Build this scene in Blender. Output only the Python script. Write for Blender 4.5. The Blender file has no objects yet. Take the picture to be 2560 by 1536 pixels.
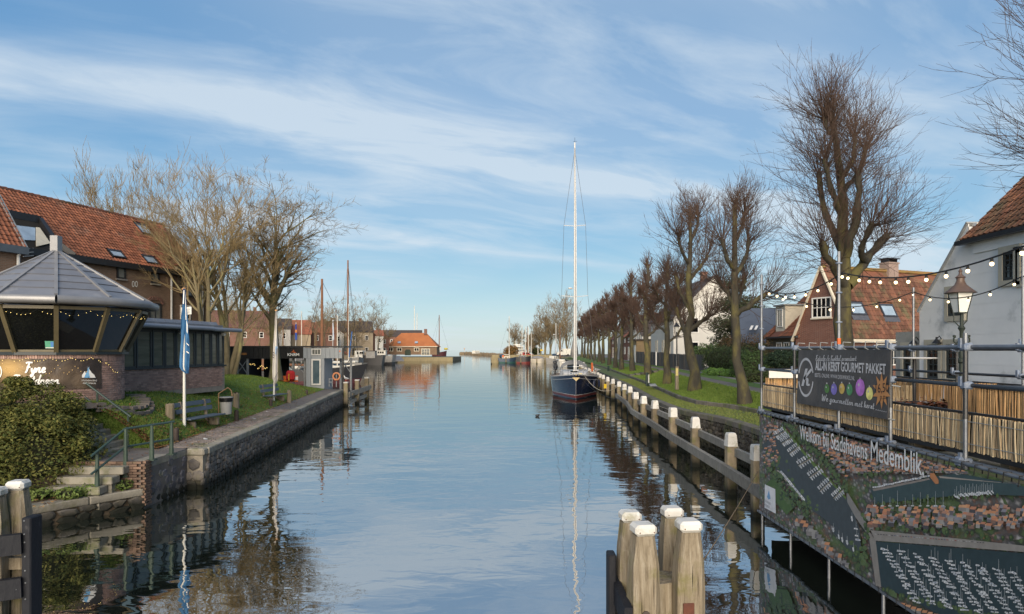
import bpy, bmesh, math, random
import numpy as np
from mathutils import Vector, Matrix

# ------------------------------------------------------------------ camera, sky, sun, exposure
SC = bpy.context.scene
COL = SC.collection
F, CX, HOR, H = 1707.0, 1280.0, 874.0, 4.0
cam_d = bpy.data.cameras.new('camera')
cam_d.sensor_width = 36.0
cam_d.lens = F / 2560.0 * 36.0
cam_d.shift_y = (HOR - 768.0) / 2560.0
cam_d.clip_start = 0.1
cam_d.clip_end = 8000.0
cam = bpy.data.objects.new('camera', cam_d)
cam.location = (0, 0, H)
cam.rotation_euler = (math.radians(90), 0, 0)
COL.objects.link(cam)
SC.camera = cam
SC.view_settings.view_transform = 'Standard'
SC.view_settings.look = 'None'
SC.view_settings.gamma = 1.0
SC.view_settings.use_curve_mapping = False
SC.view_settings.exposure = 1.0
SC.cycles.max_bounces = 6
SC.cycles.diffuse_bounces = 2
SC.cycles.glossy_bounces = 3
SC.cycles.transparent_max_bounces = 6
SC.cycles.use_denoising = True
SC.cycles.caustics_reflective = False
SC.cycles.caustics_refractive = False

SUN_EL, SUN_DIR = math.radians(20), Vector((-0.12, -1.0, 0)).normalized()   # direction towards the sun (behind the camera)

class NT:
 """tiny node-tree writer"""
 def __init__(s, tree):
  s.t = tree
  s.t.nodes.clear()

 def n(s, typ, ins=None, **props):
  nd = s.t.nodes.new(typ)
  for k, v in props.items():
   setattr(nd, k, v)
  for k, v in (ins or {}).items():
   sock = nd.inputs[k]
   if isinstance(v, bpy.types.NodeSocket):
    s.t.links.new(v, sock)
   else:
    sock.default_value = v
  return nd

 def m(s, op, a, b=0.0, c=0.0, clamp=False):
  nd = s.t.nodes.new('ShaderNodeMath')
  nd.operation = op
  nd.use_clamp = clamp
  for i, v in enumerate((a, b, c)):
   if isinstance(v, bpy.types.NodeSocket):
    s.t.links.new(v, nd.inputs[i])
   else:
    nd.inputs[i].default_value = v
  return nd.outputs[0]

 def mix(s, f, a, b, mode='MIX'):
  nd = s.t.nodes.new('ShaderNodeMix')
  nd.data_type = 'RGBA'
  nd.blend_type = mode
  nd.clamp_factor = True
  for i, v in ((0, f), (6, a), (7, b)):
   if isinstance(v, bpy.types.NodeSocket):
    s.t.links.new(v, nd.inputs[i])
   else:
    nd.inputs[i].default_value = v if i == 0 else (tuple(v) + (1,))[:4]
  return nd.outputs[2]

 def ramp(s, f, stops):
  nd = s.t.nodes.new('ShaderNodeValToRGB')
  e = nd.color_ramp.elements
  while len(e) < len(stops):
   e.new(0.5)
  for q, (p, c) in zip(e, stops):
   q.position = p
   q.color = (tuple(c) + (1,))[:4] if not isinstance(c, (int, float)) else (c, c, c, 1)
  s.t.links.new(f, nd.inputs[0])
  return nd.outputs[0]

 def noise(s, vec, scale, detail=4.0, rough=0.55, dist=0.0):
  nd = s.n('ShaderNodeTexNoise', {'Scale': scale, 'Detail': detail, 'Roughness': rough, 'Distortion': dist})
  if vec is not None:
   s.t.links.new(vec, nd.inputs['Vector'])
  return nd.outputs[0]

world = bpy.data.worlds.new('World')
SC.world = world
world.use_nodes = True
w = NT(world.node_tree)
sky = w.n('ShaderNodeTexSky', sky_type='NISHITA')
sky.sun_disc = False
sky.sun_elevation = SUN_EL
sky.sun_rotation = math.atan2(SUN_DIR.x, SUN_DIR.y)
sky.altitude = 0
sky.air_density = 1.0
sky.dust_density = 0.6
sky.ozone_density = 1.6
tc = w.n('ShaderNodeTexCoord')
sp = w.n('ShaderNodeSeparateXYZ', {0: tc.outputs['Generated']})
dz = w.m('MAXIMUM', sp.outputs[2], 0.0)
den = w.m('ADD', dz, 0.12)
cu = w.m('DIVIDE', sp.outputs[0], den)
cv = w.m('DIVIDE', sp.outputs[1], den)
ca = w.m('ADD', w.m('MULTIPLY', cu, 0.887), w.m('MULTIPLY', cv, 0.461))     # along the cirrus streaks
cb = w.m('SUBTRACT', w.m('MULTIPLY', cv, 0.887), w.m('MULTIPLY', cu, 0.461))  # across them
vs = w.n('ShaderNodeCombineXYZ', {0: w.m('MULTIPLY', ca, 0.55), 1: w.m('MULTIPLY', cb, 1.5), 2: 0.0}).outputs[0]
v2 = w.n('ShaderNodeCombineXYZ', {0: w.m('MULTIPLY', ca, 0.9), 1: w.m('MULTIPLY', cb, 2.1), 2: 3.7}).outputs[0]
v3 = w.n('ShaderNodeCombineXYZ', {0: cu, 1: w.m('MULTIPLY', cv, 1.0), 2: 1.3}).outputs[0]
nA = w.noise(vs, 1.0, 7.0, 0.55, 0.3)
nB = w.noise(v2, 1.5, 9.0, 0.6, 0.45)
nC = w.noise(v3, 0.55, 3.0, 0.5, 0.2)
wob = w.m('MULTIPLY', w.m('SUBTRACT', nA, 0.5), 0.95)

def band(c0, wd, amt):
 s_ = w.m('DIVIDE', w.m('ADD', w.m('SUBTRACT', cb, c0), wob), wd)
 g = w.m('POWER', 2.718, w.m('MULTIPLY', w.m('MULTIPLY', s_, s_), -1.0))
 return w.m('MULTIPLY', g, amt)

bands = w.m('ADD', band(2.2, 0.17, 0.72), w.m('ADD', band(3.35, 0.12, 0.42), band(1.05, 0.16, 0.2)))
bands = w.m('MULTIPLY', bands, w.ramp(nB, [(0.22, 0.35), (0.62, 1.0)]))
veil = w.m('MULTIPLY', w.ramp(nB, [(0.42, 0.0), (0.76, 0.62)]), w.ramp(nC, [(0.36, 0.0), (0.6, 1.0)]))
soft = w.ramp(nC, [(0.32, 0.05), (0.68, 0.42)])
cl = w.m('ADD', bands, w.m('ADD', veil, soft), clamp=True)
cl = w.m('MULTIPLY', cl, 0.8)
K_ = 7.6
grad = w.ramp(dz, [(0.0, (.90, .88, .82)), (0.05, (.66, .79, .84)), (0.16, (.20, .51, .76)), (0.32, (.085, .35, .68)), (0.6, (.075, .275, .56)), (1.0, (.06, .2, .46))])
grad = w.mix(1.0, grad, (K_, K_, K_), 'MULTIPLY')
skyc = w.mix(1.0, w.mix(1.0, sky.outputs[0], (.19, .20, .19), 'MULTIPLY'), w.mix(1.0, grad, (.43, .52, .58), 'MULTIPLY'), 'ADD')
fin = w.mix(cl, skyc, (.57 * K_, .65 * K_, .72 * K_))
bg = w.n('ShaderNodeBackground', {0: fin, 1: 0.08})
w.n('ShaderNodeOutputWorld', {0: bg.outputs[0]})

sun_d = bpy.data.lights.new('sun', 'SUN')
sun_d.energy = 3.3
sun_d.angle = math.radians(55)
sun_d.color = (1.0, 0.86, 0.68)
sun = bpy.data.objects.new('sun', sun_d)
sun.location = (20, -40, 40)
sd = SUN_DIR * math.cos(SUN_EL) + Vector((0, 0, math.sin(SUN_EL)))
sun.rotation_euler = sd.to_track_quat('Z', 'Y').to_euler()
COL.objects.link(sun)

# ------------------------------------------------------------------ measuring: photo pixel (2560 x 1536) -> place
def P(px, py, d):
 return Vector(((px - CX) / F * d, d, H - (py - HOR) / F * d))

def G(px, py, z):
 d = (H - z) * F / (py - HOR)
 return Vector(((px - CX) / F * d, d, z))

class Wall:
 """vertical plane through o (x,y) along unit direction a, outward normal n"""
 def __init__(s, o, a):
  s.o = Vector((o[0], o[1], 0))
  s.a = Vector((a[0], a[1], 0)).normalized()
  s.n = Vector((s.a.y, -s.a.x, 0))
  if s.n.dot(-s.o) < 0:
   s.n = -s.n

 def uv(s, px, py):
  r = Vector(((px - CX) / F, 1, -(py - HOR) / F))
  c = Vector((0, 0, H))
  t = (s.o - c).dot(s.n) / r.dot(s.n)
  q = c + r * t
  return ((q - s.o).dot(s.a), q.z)

 def pt(s, u, z, off=0.0):
  q = s.o + s.a * u + s.n * off
  return Vector((q.x, q.y, z))

 def hit(s, px, py, off=0.0):
  u, z = s.uv(px, py)
  return s.pt(u, z, off)

# ------------------------------------------------------------------ materials
MATS = {}

def mat(name, c1, c2=None, scale=6.0, rough=0.75, bump=0.0, bscale=None, spec=0.3, metal=0.0, vec=None, rnd=0.0, c3=None,
  c3scale=1.5, c3lo=0.55, c3hi=0.7, coat=0.0, emit=None, estr=0.0, bdist=0.02, stretch=None):
 """principled material: c1..c2 by noise, c3 patches of dirt/moss/lichen, rnd = variation from piece to piece"""
 if name in MATS:
  return MATS[name]
 mm = bpy.data.materials.new(name)
 mm.use_nodes = True
 t = NT(mm.node_tree)
 co = t.n('ShaderNodeTexCoord').outputs['Object'] if vec is None else t.n('ShaderNodeNewGeometry').outputs['Position']
 if stretch:
  co = t.n('ShaderNodeMapping', {'Vector': co, 'Scale': stretch}).outputs[0]
 c2 = c2 or tuple(min(1, v * 0.72) for v in c1)
 nz = t.noise(co, scale, 6.0, 0.6)
 col = t.mix(t.ramp(nz, [(0.3, 0.0), (0.7, 1.0)]), c1, c2)
 if c3:
  n3 = t.noise(co, c3scale, 7.0, 0.65)
  col = t.mix(t.ramp(n3, [(c3lo, 0.0), (c3hi, 1.0)]), col, c3)
 if rnd:
  oi = t.n('ShaderNodeObjectInfo').outputs['Random']
  gi = t.n('ShaderNodeNewGeometry').outputs['Random Per Island']
  fr = t.m('FRACT', t.m('ADD', oi, gi))
  k = t.m('ADD', t.m('MULTIPLY', fr, 2 * rnd), 1.0 - rnd)
  kk = t.n('ShaderNodeCombineColor', {0: k, 1: k, 2: k}).outputs[0]
  col = t.mix(1.0, col, kk, 'MULTIPLY')
 ins = {'Base Color': col, 'Roughness': rough, 'Metallic': metal, 'Specular IOR Level': spec}
 if coat:
  ins['Coat Weight'] = coat
 if bump:
  nb = t.noise(co, bscale or scale * 3, 6.0, 0.65)
  ins['Normal'] = t.n('ShaderNodeBump', {'Height': nb, 'Strength': bump, 'Distance': bdist}).outputs[0]
 if emit:
  ins['Emission Color'] = tuple(emit) + (1,)
  ins['Emission Strength'] = estr
 b = t.n('ShaderNodeBsdfPrincipled', ins)
 t.n('ShaderNodeOutputMaterial', {0: b.outputs[0]})
 MATS[name] = mm
 return mm

def brick_mat(name, c1, c2, mortar, bw=0.21, bh=0.065, tilt=None, bump=0.4):
 """running-bond brick for walls too far away for single bricks; uses u along the wall via UV-less mapping (x+y, z)"""
 if name in MATS:
  return MATS[name]
 mm = bpy.data.materials.new(name)
 mm.use_nodes = True
 t = NT(mm.node_tree)
 pos = t.n('ShaderNodeTexCoord').outputs['Object']
 sp_ = t.n('ShaderNodeSeparateXYZ', {0: pos})
 u = t.m('ADD', t.m('MULTIPLY', sp_.outputs[0], 0.72), t.m('MULTIPLY', sp_.outputs[1], 1.0))
 v = t.n('ShaderNodeCombineXYZ', {0: u, 1: sp_.outputs[2], 2: 0.0}).outputs[0]
 br = t.n('ShaderNodeTexBrick', {'Vector': v, 'Color1': tuple(c1) + (1,), 'Color2': tuple(c2) + (1,), 'Mortar': tuple(mortar) + (1,),
         'Scale': 1.0, 'Mortar Size': 0.007, 'Brick Width': bw, 'Row Height': bh, 'Bias': 0.0})
 nz = t.noise(pos, 0.9, 6.0, 0.6)
 col = t.mix(t.ramp(nz, [(0.35, 0.0), (0.7, 0.45)]), br.outputs[0], tuple(x * 0.55 for x in c1))
 bp = t.n('ShaderNodeBump', {'Height': br.outputs[1], 'Strength': -bump if False else bump, 'Distance': 0.01}, invert=True)
 b = t.n('ShaderNodeBsdfPrincipled', {'Base Color': col, 'Roughness': 0.85, 'Normal': bp.outputs[0], 'Specular IOR Level': 0.2})
 t.n('ShaderNodeOutputMaterial', {0: b.outputs[0]})
 MATS[name] = mm
 return mm

def attr_mat(name, rough=0.6, spec=0.3, bump=0.0):
 if name in MATS:
  return MATS[name]
 mm = bpy.data.materials.new(name)
 mm.use_nodes = True
 t = NT(mm.node_tree)
 a = t.n('ShaderNodeVertexColor', layer_name='Col')
 nz = t.noise(t.n('ShaderNodeTexCoord').outputs['Object'], 9.0, 5.0)
 col = t.mix(0.35, a.outputs[0], t.ramp(nz, [(0.3, 0.55), (0.7, 1.2)]), 'MULTIPLY')
 ins = {'Base Color': col, 'Roughness': rough, 'Specular IOR Level': spec}
 if bump:
  ins['Normal'] = t.n('ShaderNodeBump', {'Height': t.noise(t.n('ShaderNodeTexCoord').outputs['Object'], 1.1, 3.0, 0.5, 0.6), 'Strength': bump, 'Distance': 0.2}).outputs[0]
 b = t.n('ShaderNodeBsdfPrincipled', ins)
 t.n('ShaderNodeOutputMaterial', {0: b.outputs[0]})
 MATS[name] = mm
 return mm

def glass_mat(name, col=(0.01, 0.013, 0.017), rough=0.04, col2=None):
 return mat(name, col, col2 or tuple(x * 1.6 for x in col), 1.5, rough, 0.02, 2.0, spec=0.6)

# ------------------------------------------------------------------ objects, things, parts
WO = {}

def tag(o, label=None, cat=None, group=None, kind=None):
 if label: o['label'] = label
 if cat: o['category'] = cat
 if group: o['group'] = group
 if kind: o['kind'] = kind
 return o

def thing(name, loc, label, cat, group=None):
 o = bpy.data.objects.new(name, None)
 o.empty_display_size = 0.3
 COL.objects.link(o)
 o.location = loc
 WO[o.name] = Vector(loc)
 return tag(o, label, cat, group)

def place(name, me, parent=None, loc=None):
 o = bpy.data.objects.new(name, me)
 COL.objects.link(o)
 if parent is not None:
  o.parent = parent
  WO[o.name] = WO[parent.name]
 else:
  o.location = loc or (0, 0, 0)
  WO[o.name] = Vector(o.location)
 return o

def fast_mesh(name, V, Fq, mats=None, smooth=False, col=None):
 """mesh from numpy arrays: V (n,3), Fq (m,k) faces of k corners (or a list of such arrays)"""
 me = bpy.data.meshes.new(name)
 V = np.asarray(V, dtype=np.float32)
 Fl = Fq if isinstance(Fq, list) else [Fq]
 Fl = [np.asarray(f, dtype=np.int32) for f in Fl if len(f)]
 me.vertices.add(len(V))
 me.vertices.foreach_set('co', V.ravel())
 tot = np.concatenate([np.full(len(f), f.shape[1], dtype=np.int32) for f in Fl])
 idx = np.concatenate([f.ravel() for f in Fl])
 me.loops.add(len(idx))
 me.loops.foreach_set('vertex_index', idx)
 st = np.concatenate(([0], np.cumsum(tot)[:-1])).astype(np.int32)
 me.polygons.add(len(tot))
 me.polygons.foreach_set('loop_start', st)
 me.polygons.foreach_set('loop_total', tot)
 me.polygons.foreach_set('use_smooth', np.full(len(tot), bool(smooth)))
 if mats:
  for mm in (mats if isinstance(mats, (list, tuple)) else [mats]):
   me.materials.append(mm)
 if col is not None:
  ca_ = me.color_attributes.new('Col', 'FLOAT_COLOR', 'POINT')
  c4 = np.ones((len(V), 4), dtype=np.float32)
  c4[:, :3] = col
  ca_.data.foreach_set('color', c4.ravel())
 me.update(calc_edges=True)
 me.validate()
 return me

class MB:
 """collects shapes in world coordinates and links them as ONE mesh object"""
 def __init__(s):
  s.v, s.f, s.mi, s.cur, s.c, s.col = [], [], [], 0, [], None

 def add(s, vs, fs):
  o = len(s.v)
  s.v.extend([tuple(q) for q in vs])
  if s.col is not None:
   s.c.extend([s.col] * len(vs))
  for f in fs:
   s.f.append(tuple(i + o for i in f))
   s.mi.append(s.cur)
  return s

 def box(s, c, size, rz=0.0, M=None):
  hx, hy, hz_ = size[0] / 2, size[1] / 2, size[2] / 2
  vs = [Vector((x, y, z)) for x in (-hx, hx) for y in (-hy, hy) for z in (-hz_, hz_)]
  R = M or Matrix.Rotation(rz, 3, 'Z')
  c = Vector(c)
  s.add([R @ q + c for q in vs], [(0, 1, 3, 2), (4, 6, 7, 5), (0, 4, 5, 1), (2, 3, 7, 6), (0, 2, 6, 4), (1, 5, 7, 3)])
  return s

 def bbox(s, c, size, b=0.02, rz=0.0, M=None):
  """box with chamfered edges"""
  hx, hy, hz_ = size[0] / 2, size[1] / 2, size[2] / 2
  b = min(b, hx * .9, hy * .9, hz_ * .9)
  R = M or Matrix.Rotation(rz, 3, 'Z')
  c = Vector(c)
  bm = bmesh.new()
  pts = []
  for sx in (-1, 1):
   for sy in (-1, 1):
    for sz in (-1, 1):
     pts += [(sx * (hx - b), sy * (hy - b), sz * hz_), (sx * (hx - b), sy * hy, sz * (hz_ - b)), (sx * hx, sy * (hy - b), sz * (hz_ - b))]
  for q in pts:
   bm.verts.new(q)
  r = bmesh.ops.convex_hull(bm, input=bm.verts)
  bm.verts.index_update()
  vs = [R @ q.co + c for q in bm.verts]
  fs = [[q.index for q in f.verts] for f in bm.faces]
  bm.free()
  return s.add(vs, fs)

 def bar(s, a, b, w_, h_, up=(0, 0, 1), ext=0.0):
  """rectangular beam from a to b, w_ across, h_ along up"""
  a, b = Vector(a), Vector(b)
  d = (b - a).normalized()
  a, b = a - d * ext, b + d * ext
  sd_ = d.cross(Vector(up))
  if sd_.length < 1e-4:
   sd_ = d.cross(Vector((1, 0, 0)))
  sd_.normalize()
  u = sd_.cross(d).normalized()
  vs = []
  for q in (a, b):
   for i, j in ((-1, -1), (1, -1), (1, 1), (-1, 1)):
    vs.append(q + sd_ * (i * w_ / 2) + u * (j * h_ / 2))
  return s.add(vs, [(3, 2, 1, 0), (4, 5, 6, 7), (0, 1, 5, 4), (1, 2, 6, 5), (2, 3, 7, 6), (3, 0, 4, 7)])

 def tube(s, pts, r, n=8, caps=True):
  pts = [Vector(q) for q in pts]
  rr = r if isinstance(r, (list, tuple)) else [r] * len(pts)
  rings = []
  prev = None
  for i, q in enumerate(pts):
   t = (pts[min(i + 1, len(pts) - 1)] - pts[max(i - 1, 0)])
   t = t.normalized() if t.length > 1e-9 else Vector((0, 0, 1))
   ref = prev if prev is not None else (Vector((0, 0, 1)) if abs(t.z) < 0.9 else Vector((1, 0, 0)))
   x = (ref - t * ref.dot(t))
   x = x.normalized() if x.length > 1e-6 else t.orthogonal().normalized()
   prev = x
   y = t.cross(x)
   rings.append([q + (x * math.cos(2 * math.pi * k / n) + y * math.sin(2 * math.pi * k / n)) * rr[i] for k in range(n)])
  vs = [p for rg in rings for p in rg]
  fs = [(i * n + k, i * n + (k + 1) % n, (i + 1) * n + (k + 1) % n, (i + 1) * n + k) for i in range(len(pts) - 1) for k in range(n)]
  if caps:
   fs.append(tuple(range(n - 1, -1, -1)))
   fs.append(tuple((len(pts) - 1) * n + k for k in range(n)))
  return s.add(vs, fs)

 def lathe(s, c, prof, n=16):
  c = Vector(c)
  vs = [c + Vector((r * math.cos(2 * math.pi * k / n), r * math.sin(2 * math.pi * k / n), z)) for r, z in prof for k in range(n)]
  fs = [(i * n + k, i * n + (k + 1) % n, (i + 1) * n + (k + 1) % n, (i + 1) * n + k) for i in range(len(prof) - 1) for k in range(n)]
  fs.append(tuple(range(n - 1, -1, -1)))
  fs.append(tuple((len(prof) - 1) * n + k for k in range(n)))
  return s.add(vs, fs)

 def poly(s, pts):
  return s.add(pts, [tuple(range(len(pts)))])

 def prism(s, pts, ext):
  """closed polygon extruded by vector ext"""
  pts = [Vector(p) for p in pts]
  e = Vector(ext)
  n = len(pts)
  vs = pts + [p + e for p in pts]
  nrm = Vector((0, 0, 0))
  for i in range(n):
   nrm += pts[i].cross(pts[(i + 1) % n])
  fl = nrm.dot(e) > 0
  a = tuple(range(n))
  b = tuple(range(n, 2 * n))
  fs = [a[::-1] if fl else a, b if fl else b[::-1]]
  for i in range(n):
   j = (i + 1) % n
   q = (i, j, n + j, n + i)
   fs.append(q if fl else q[::-1])
  return s.add(vs, fs)

 def ball(s, c, r, n=8, sq=(1, 1, 1)):
  c = Vector(c)
  m_ = max(3, n // 2)
  vs = [c + Vector((0, 0, -r * sq[2]))]
  for i in range(1, m_):
   a = -math.pi / 2 + math.pi * i / m_
   for k in range(n):
    b = 2 * math.pi * k / n
    vs.append(c + Vector((math.cos(a) * math.cos(b) * r * sq[0], math.cos(a) * math.sin(b) * r * sq[1], math.sin(a) * r * sq[2])))
  vs.append(c + Vector((0, 0, r * sq[2])))
  fs = []
  L = len(vs) - 1
  for k in range(n):
   k2 = (k + 1) % n
   fs.append((0, 1 + k2, 1 + k))
   fs.append((L, L - n + k, L - n + k2))
   for i in range(m_ - 2):
    fs.append((1 + i * n + k, 1 + i * n + k2, 1 + (i + 1) * n + k2, 1 + (i + 1) * n + k))
  return s.add(vs, fs)

 def build(s, name, m, parent=None, smooth=False, kind=None, label=None, cat=None, group=None):
  if parent is not None:
   o0 = WO[parent.name]
  else:
   o0 = Vector((sum(q[0] for q in s.v) / len(s.v), sum(q[1] for q in s.v) / len(s.v), min(q[2] for q in s.v))) if kind != 'structure' else Vector((0, 0, 0))
  me = bpy.data.meshes.new(name)
  me.from_pydata([(q[0] - o0.x, q[1] - o0.y, q[2] - o0.z) for q in s.v], [], s.f)
  ms = m if isinstance(m, (list, tuple)) else [m]
  for q in ms:
   me.materials.append(q)
  if len(ms) > 1:
   me.polygons.foreach_set('material_index', s.mi)
  if s.c:
   a = me.color_attributes.new('Col', 'FLOAT_COLOR', 'POINT')
   a.data.foreach_set('color', np.array([tuple(q[:3]) + (1.0,) for q in s.c], dtype=np.float32).ravel())
  if smooth:
   me.polygons.foreach_set('use_smooth', [True] * len(me.polygons))
   try:
    me.set_sharp_from_angle(angle=math.radians(40))
   except Exception:
    pass
  me.update()
  o = place(name, me, parent, o0)
  return tag(o, label, cat, group, kind)

def copy_tree(o, parent=None):
 c = o.copy()
 COL.objects.link(c)
 if parent is not None:
  c.parent = parent
  WO[c.name] = WO[parent.name]
 else:
  WO[c.name] = Vector(o.location)
 for ch in list(o.children):
  copy_tree(ch, c)
 return c

def pieces(parent, name, variants, m, items, most=300):
 """separable pieces: the largest in view are objects sharing mesh data, the rest one part of kind stuff.
 variants: list of (verts, faces); items: list of (variant, Matrix 4x4 in world space)"""
 o0 = WO[parent.name]
 ms = m if isinstance(m, (list, tuple)) else [m]
 meshes = []
 for vs, fs in variants:
  me = bpy.data.meshes.new(name)
  me.from_pydata([tuple(q) for q in vs], [], fs)
  for q in ms:
   me.materials.append(q)
  me.update()
  meshes.append(me)

 def far(it):
  t = it[1].translation
  px = CX + t.x / max(t.y, .1) * F
  return (t - Vector((0, 0, H))).length + (0 if -40 < px < 2600 and t.y > 1 else 1e4)
 items = sorted(items, key=far)
 T = Matrix.Translation(-o0)
 for vi, M in items[:most]:
  o = bpy.data.objects.new(name, meshes[vi])
  COL.objects.link(o)
  o.parent = parent
  o.matrix_basis = T @ M
 rest = items[most:]
 if rest:
  V, Fd, n = [], {}, 0
  arr = [(np.array([tuple(q) for q in vs]), fs) for vs, fs in variants]
  for vi, M in rest:
   A, fs = arr[vi]
   m4 = np.array(T @ M)
   V.append(A @ m4[:3, :3].T + m4[:3, 3])
   for f in fs:
    Fd.setdefault(len(f), []).append([i + n for i in f])
   n += len(A)
  me = fast_mesh(name, np.concatenate(V), [np.array(q) for q in Fd.values()], ms)
  o = place(name, me, parent)
  o['kind'] = 'stuff'

def axes(o, x, y, z, sx=1, sy=1, sz=1):
 """matrix with columns x,y,z at o"""
 x, y, z = Vector(x) * sx, Vector(y) * sy, Vector(z) * sz
 return Matrix(((x.x, y.x, z.x, o[0]), (x.y, y.y, z.y, o[1]), (x.z, y.z, z.z, o[2]), (0, 0, 0, 1)))

BOXV = ([(x, y, z) for x in (-.5, .5) for y in (-.5, .5) for z in (-.5, .5)],
  [(0, 1, 3, 2), (4, 6, 7, 5), (0, 4, 5, 1), (2, 3, 7, 6), (0, 2, 6, 4), (1, 5, 7, 3)])

def tile_variant(tw, th):
 """pantile: an S across, lower end proud of the tile below"""
 xs = [(-.5, .25), (-.36, .02), (-.12, -.1), (.1, .1), (.3, .9), (.44, 1.0), (.58, .45)]
 vs = []
 for y, lift in ((-.06, 1.0), (1.0, .15)):
  for x, h in xs:
   vs.append((x * tw, y * th, 0.035 * lift + h * 0.04))
 n = len(xs)
 fs = [(i, i + 1, n + i + 1, n + i) for i in range(n - 1)]
 low = len(vs)
 for x, h in xs:
  vs.append((x * tw, -.06 * th, h * 0.04 - 0.01))
 fs += [(low + i, low + i + 1, i + 1, i) for i in range(n - 1)]
 return (vs, fs)

def tiles(roof, p0, ud, vd, U, V, m, tw=0.22, th=0.26, inside=None, most=300, seed=1):
 """pantiles over the slope that starts at p0, ud along the eave, vd up the slope"""
 ud, vd = Vector(ud).normalized(), Vector(vd).normalized()
 nd = ud.cross(vd)
 if nd.z < 0:
  nd = -nd
 sgn = 1 if ud.cross(vd).z > 0 else -1
 rg = random.Random(seed)
 its = []
 for r in range(int(V / th)):
  for c in range(int(U / tw)):
   u, v = (c + .5) * tw, r * th
   if inside and not inside(u, v + th * .5):
    continue
   q = Vector(p0) + ud * (u + rg.uniform(-.006, .006)) + vd * (v + rg.uniform(-.01, .01)) + nd * rg.uniform(.0, .012)
   its.append((0, axes(q, ud * sgn, vd, nd)))
 pieces(roof, 'tile', [tile_variant(tw, th)], m, its, most)

def clip_poly(pts, f):
 """keep the part of the polygon where f(p) >= 0 (f linear)"""
 out = []
 for i in range(len(pts)):
  a, b = pts[i], pts[(i + 1) % len(pts)]
  fa, fb = f(a), f(b)
  if fa >= 0:
   out.append(a)
  if (fa >= 0) != (fb >= 0):
   t = fa / (fa - fb)
   out.append(tuple(a[k] + (b[k] - a[k]) * t for k in range(len(a))))
 return out

def window(parent, W, r, fm, gm, nx=1, ny=1, fw=0.07, bw=0.03, off=0.0, sill=None, name='window', panes=False, dep=0.06, label=None):
 """window on wall W; r = (u0, z0, u1, z1). frame proud of the wall, panes set back, one pane per light if panes"""
 u0, z0, u1, z1 = r
 u0, u1, z0, z1 = min(u0, u1), max(u0, u1), min(z0, z1), max(z0, z1)
 m = MB()
 for (a0, b0, a1, b1) in ((u0, z0, u0 + fw, z1), (u1 - fw, z0, u1, z1), (u0 + fw, z0, u1 - fw, z0 + fw), (u0 + fw, z1 - fw, u1 - fw, z1)):
  m.prism([W.pt(a0, b0, off), W.pt(a1, b0, off), W.pt(a1, b1, off), W.pt(a0, b1, off)], W.n * dep)
 iu0, iu1, iz0, iz1 = u0 + fw, u1 - fw, z0 + fw, z1 - fw
 for i in range(1, nx):
  u = iu0 + (iu1 - iu0) * i / nx
  m.prism([W.pt(u - bw / 2, iz0, off + .004), W.pt(u + bw / 2, iz0, off + .004), W.pt(u + bw / 2, iz1, off + .004), W.pt(u - bw / 2, iz1, off + .004)], W.n * (dep - .014))
 for j in range(1, ny):
  z = iz0 + (iz1 - iz0) * j / ny
  m.prism([W.pt(iu0, z - bw / 2, off + .006), W.pt(iu1, z - bw / 2, off + .006), W.pt(iu1, z + bw / 2, off + .006), W.pt(iu0, z + bw / 2, off + .006)], W.n * (dep - .02))
 o = m.build(name, fm, parent, label=label)
 cells = [(i, j) for i in range(nx) for j in range(ny)] if panes else [None]
 for c in cells:
  a0, a1, b0, b1 = iu0, iu1, iz0, iz1
  if c:
   a0, a1 = iu0 + (iu1 - iu0) * c[0] / nx, iu0 + (iu1 - iu0) * (c[0] + 1) / nx
   b0, b1 = iz0 + (iz1 - iz0) * c[1] / ny, iz0 + (iz1 - iz0) * (c[1] + 1) / ny
  MB().prism([W.pt(a0, b0, off + .008), W.pt(a1, b0, off + .008), W.pt(a1, b1, off + .008), W.pt(a0, b1, off + .008)], W.n * .008).build('pane', gm, o)
 if sill:
  MB().prism([W.pt(u0 - .05, z0 - .08, off), W.pt(u1 + .05, z0 - .08, off), W.pt(u1 + .05, z0 - .002, off), W.pt(u0 - .05, z0 - .002, off)], W.n * .12).build('sill', sill, o)
 return o

def text(parent, name, body, W_o, xd, up, height, m, width=None, shear=0.0, ext=0.004, bold=0.0, align='LEFT'):
 """flat lettering: baseline start W_o, reading direction xd"""
 cu_ = bpy.data.curves.new(name, 'FONT')
 cu_.body = body
 cu_.size = 1.0
 cu_.shear = shear
 cu_.offset = bold
 cu_.align_x = align
 cu_.resolution_u = 3
 tmp = bpy.data.objects.new('lettering', cu_)
 COL.objects.link(tmp)
 dg = bpy.context.evaluated_depsgraph_get()
 me = bpy.data.meshes.new_from_object(tmp.evaluated_get(dg))
 bpy.data.objects.remove(tmp)
 n = len(me.vertices)
 co = np.zeros(n * 3, dtype=np.float32)
 me.vertices.foreach_get('co', co)
 co = co.reshape(-1, 3)
 sy = height / 0.72
 wid = co[:, 0].max() - co[:, 0].min()
 sx = width / wid if width else sy
 x0 = co[:, 0].min() if align == 'LEFT' else 0
 xd, up = Vector(xd).normalized(), Vector(up).normalized()
 nn = xd.cross(up).normalized()
 o0 = WO[parent.name] if parent is not None else Vector((0, 0, 0))
 b = Vector(W_o) - o0 + nn * ext
 new = np.array(b)[None] + (co[:, :1] - x0) * sx * np.array(xd)[None] + co[:, 1:2] * sy * np.array(up)[None]
 me.vertices.foreach_set('co', new.astype(np.float32).ravel())
 me.materials.clear()
 me.materials.append(m)
 me.update()
 return place(name, me, parent)

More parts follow.
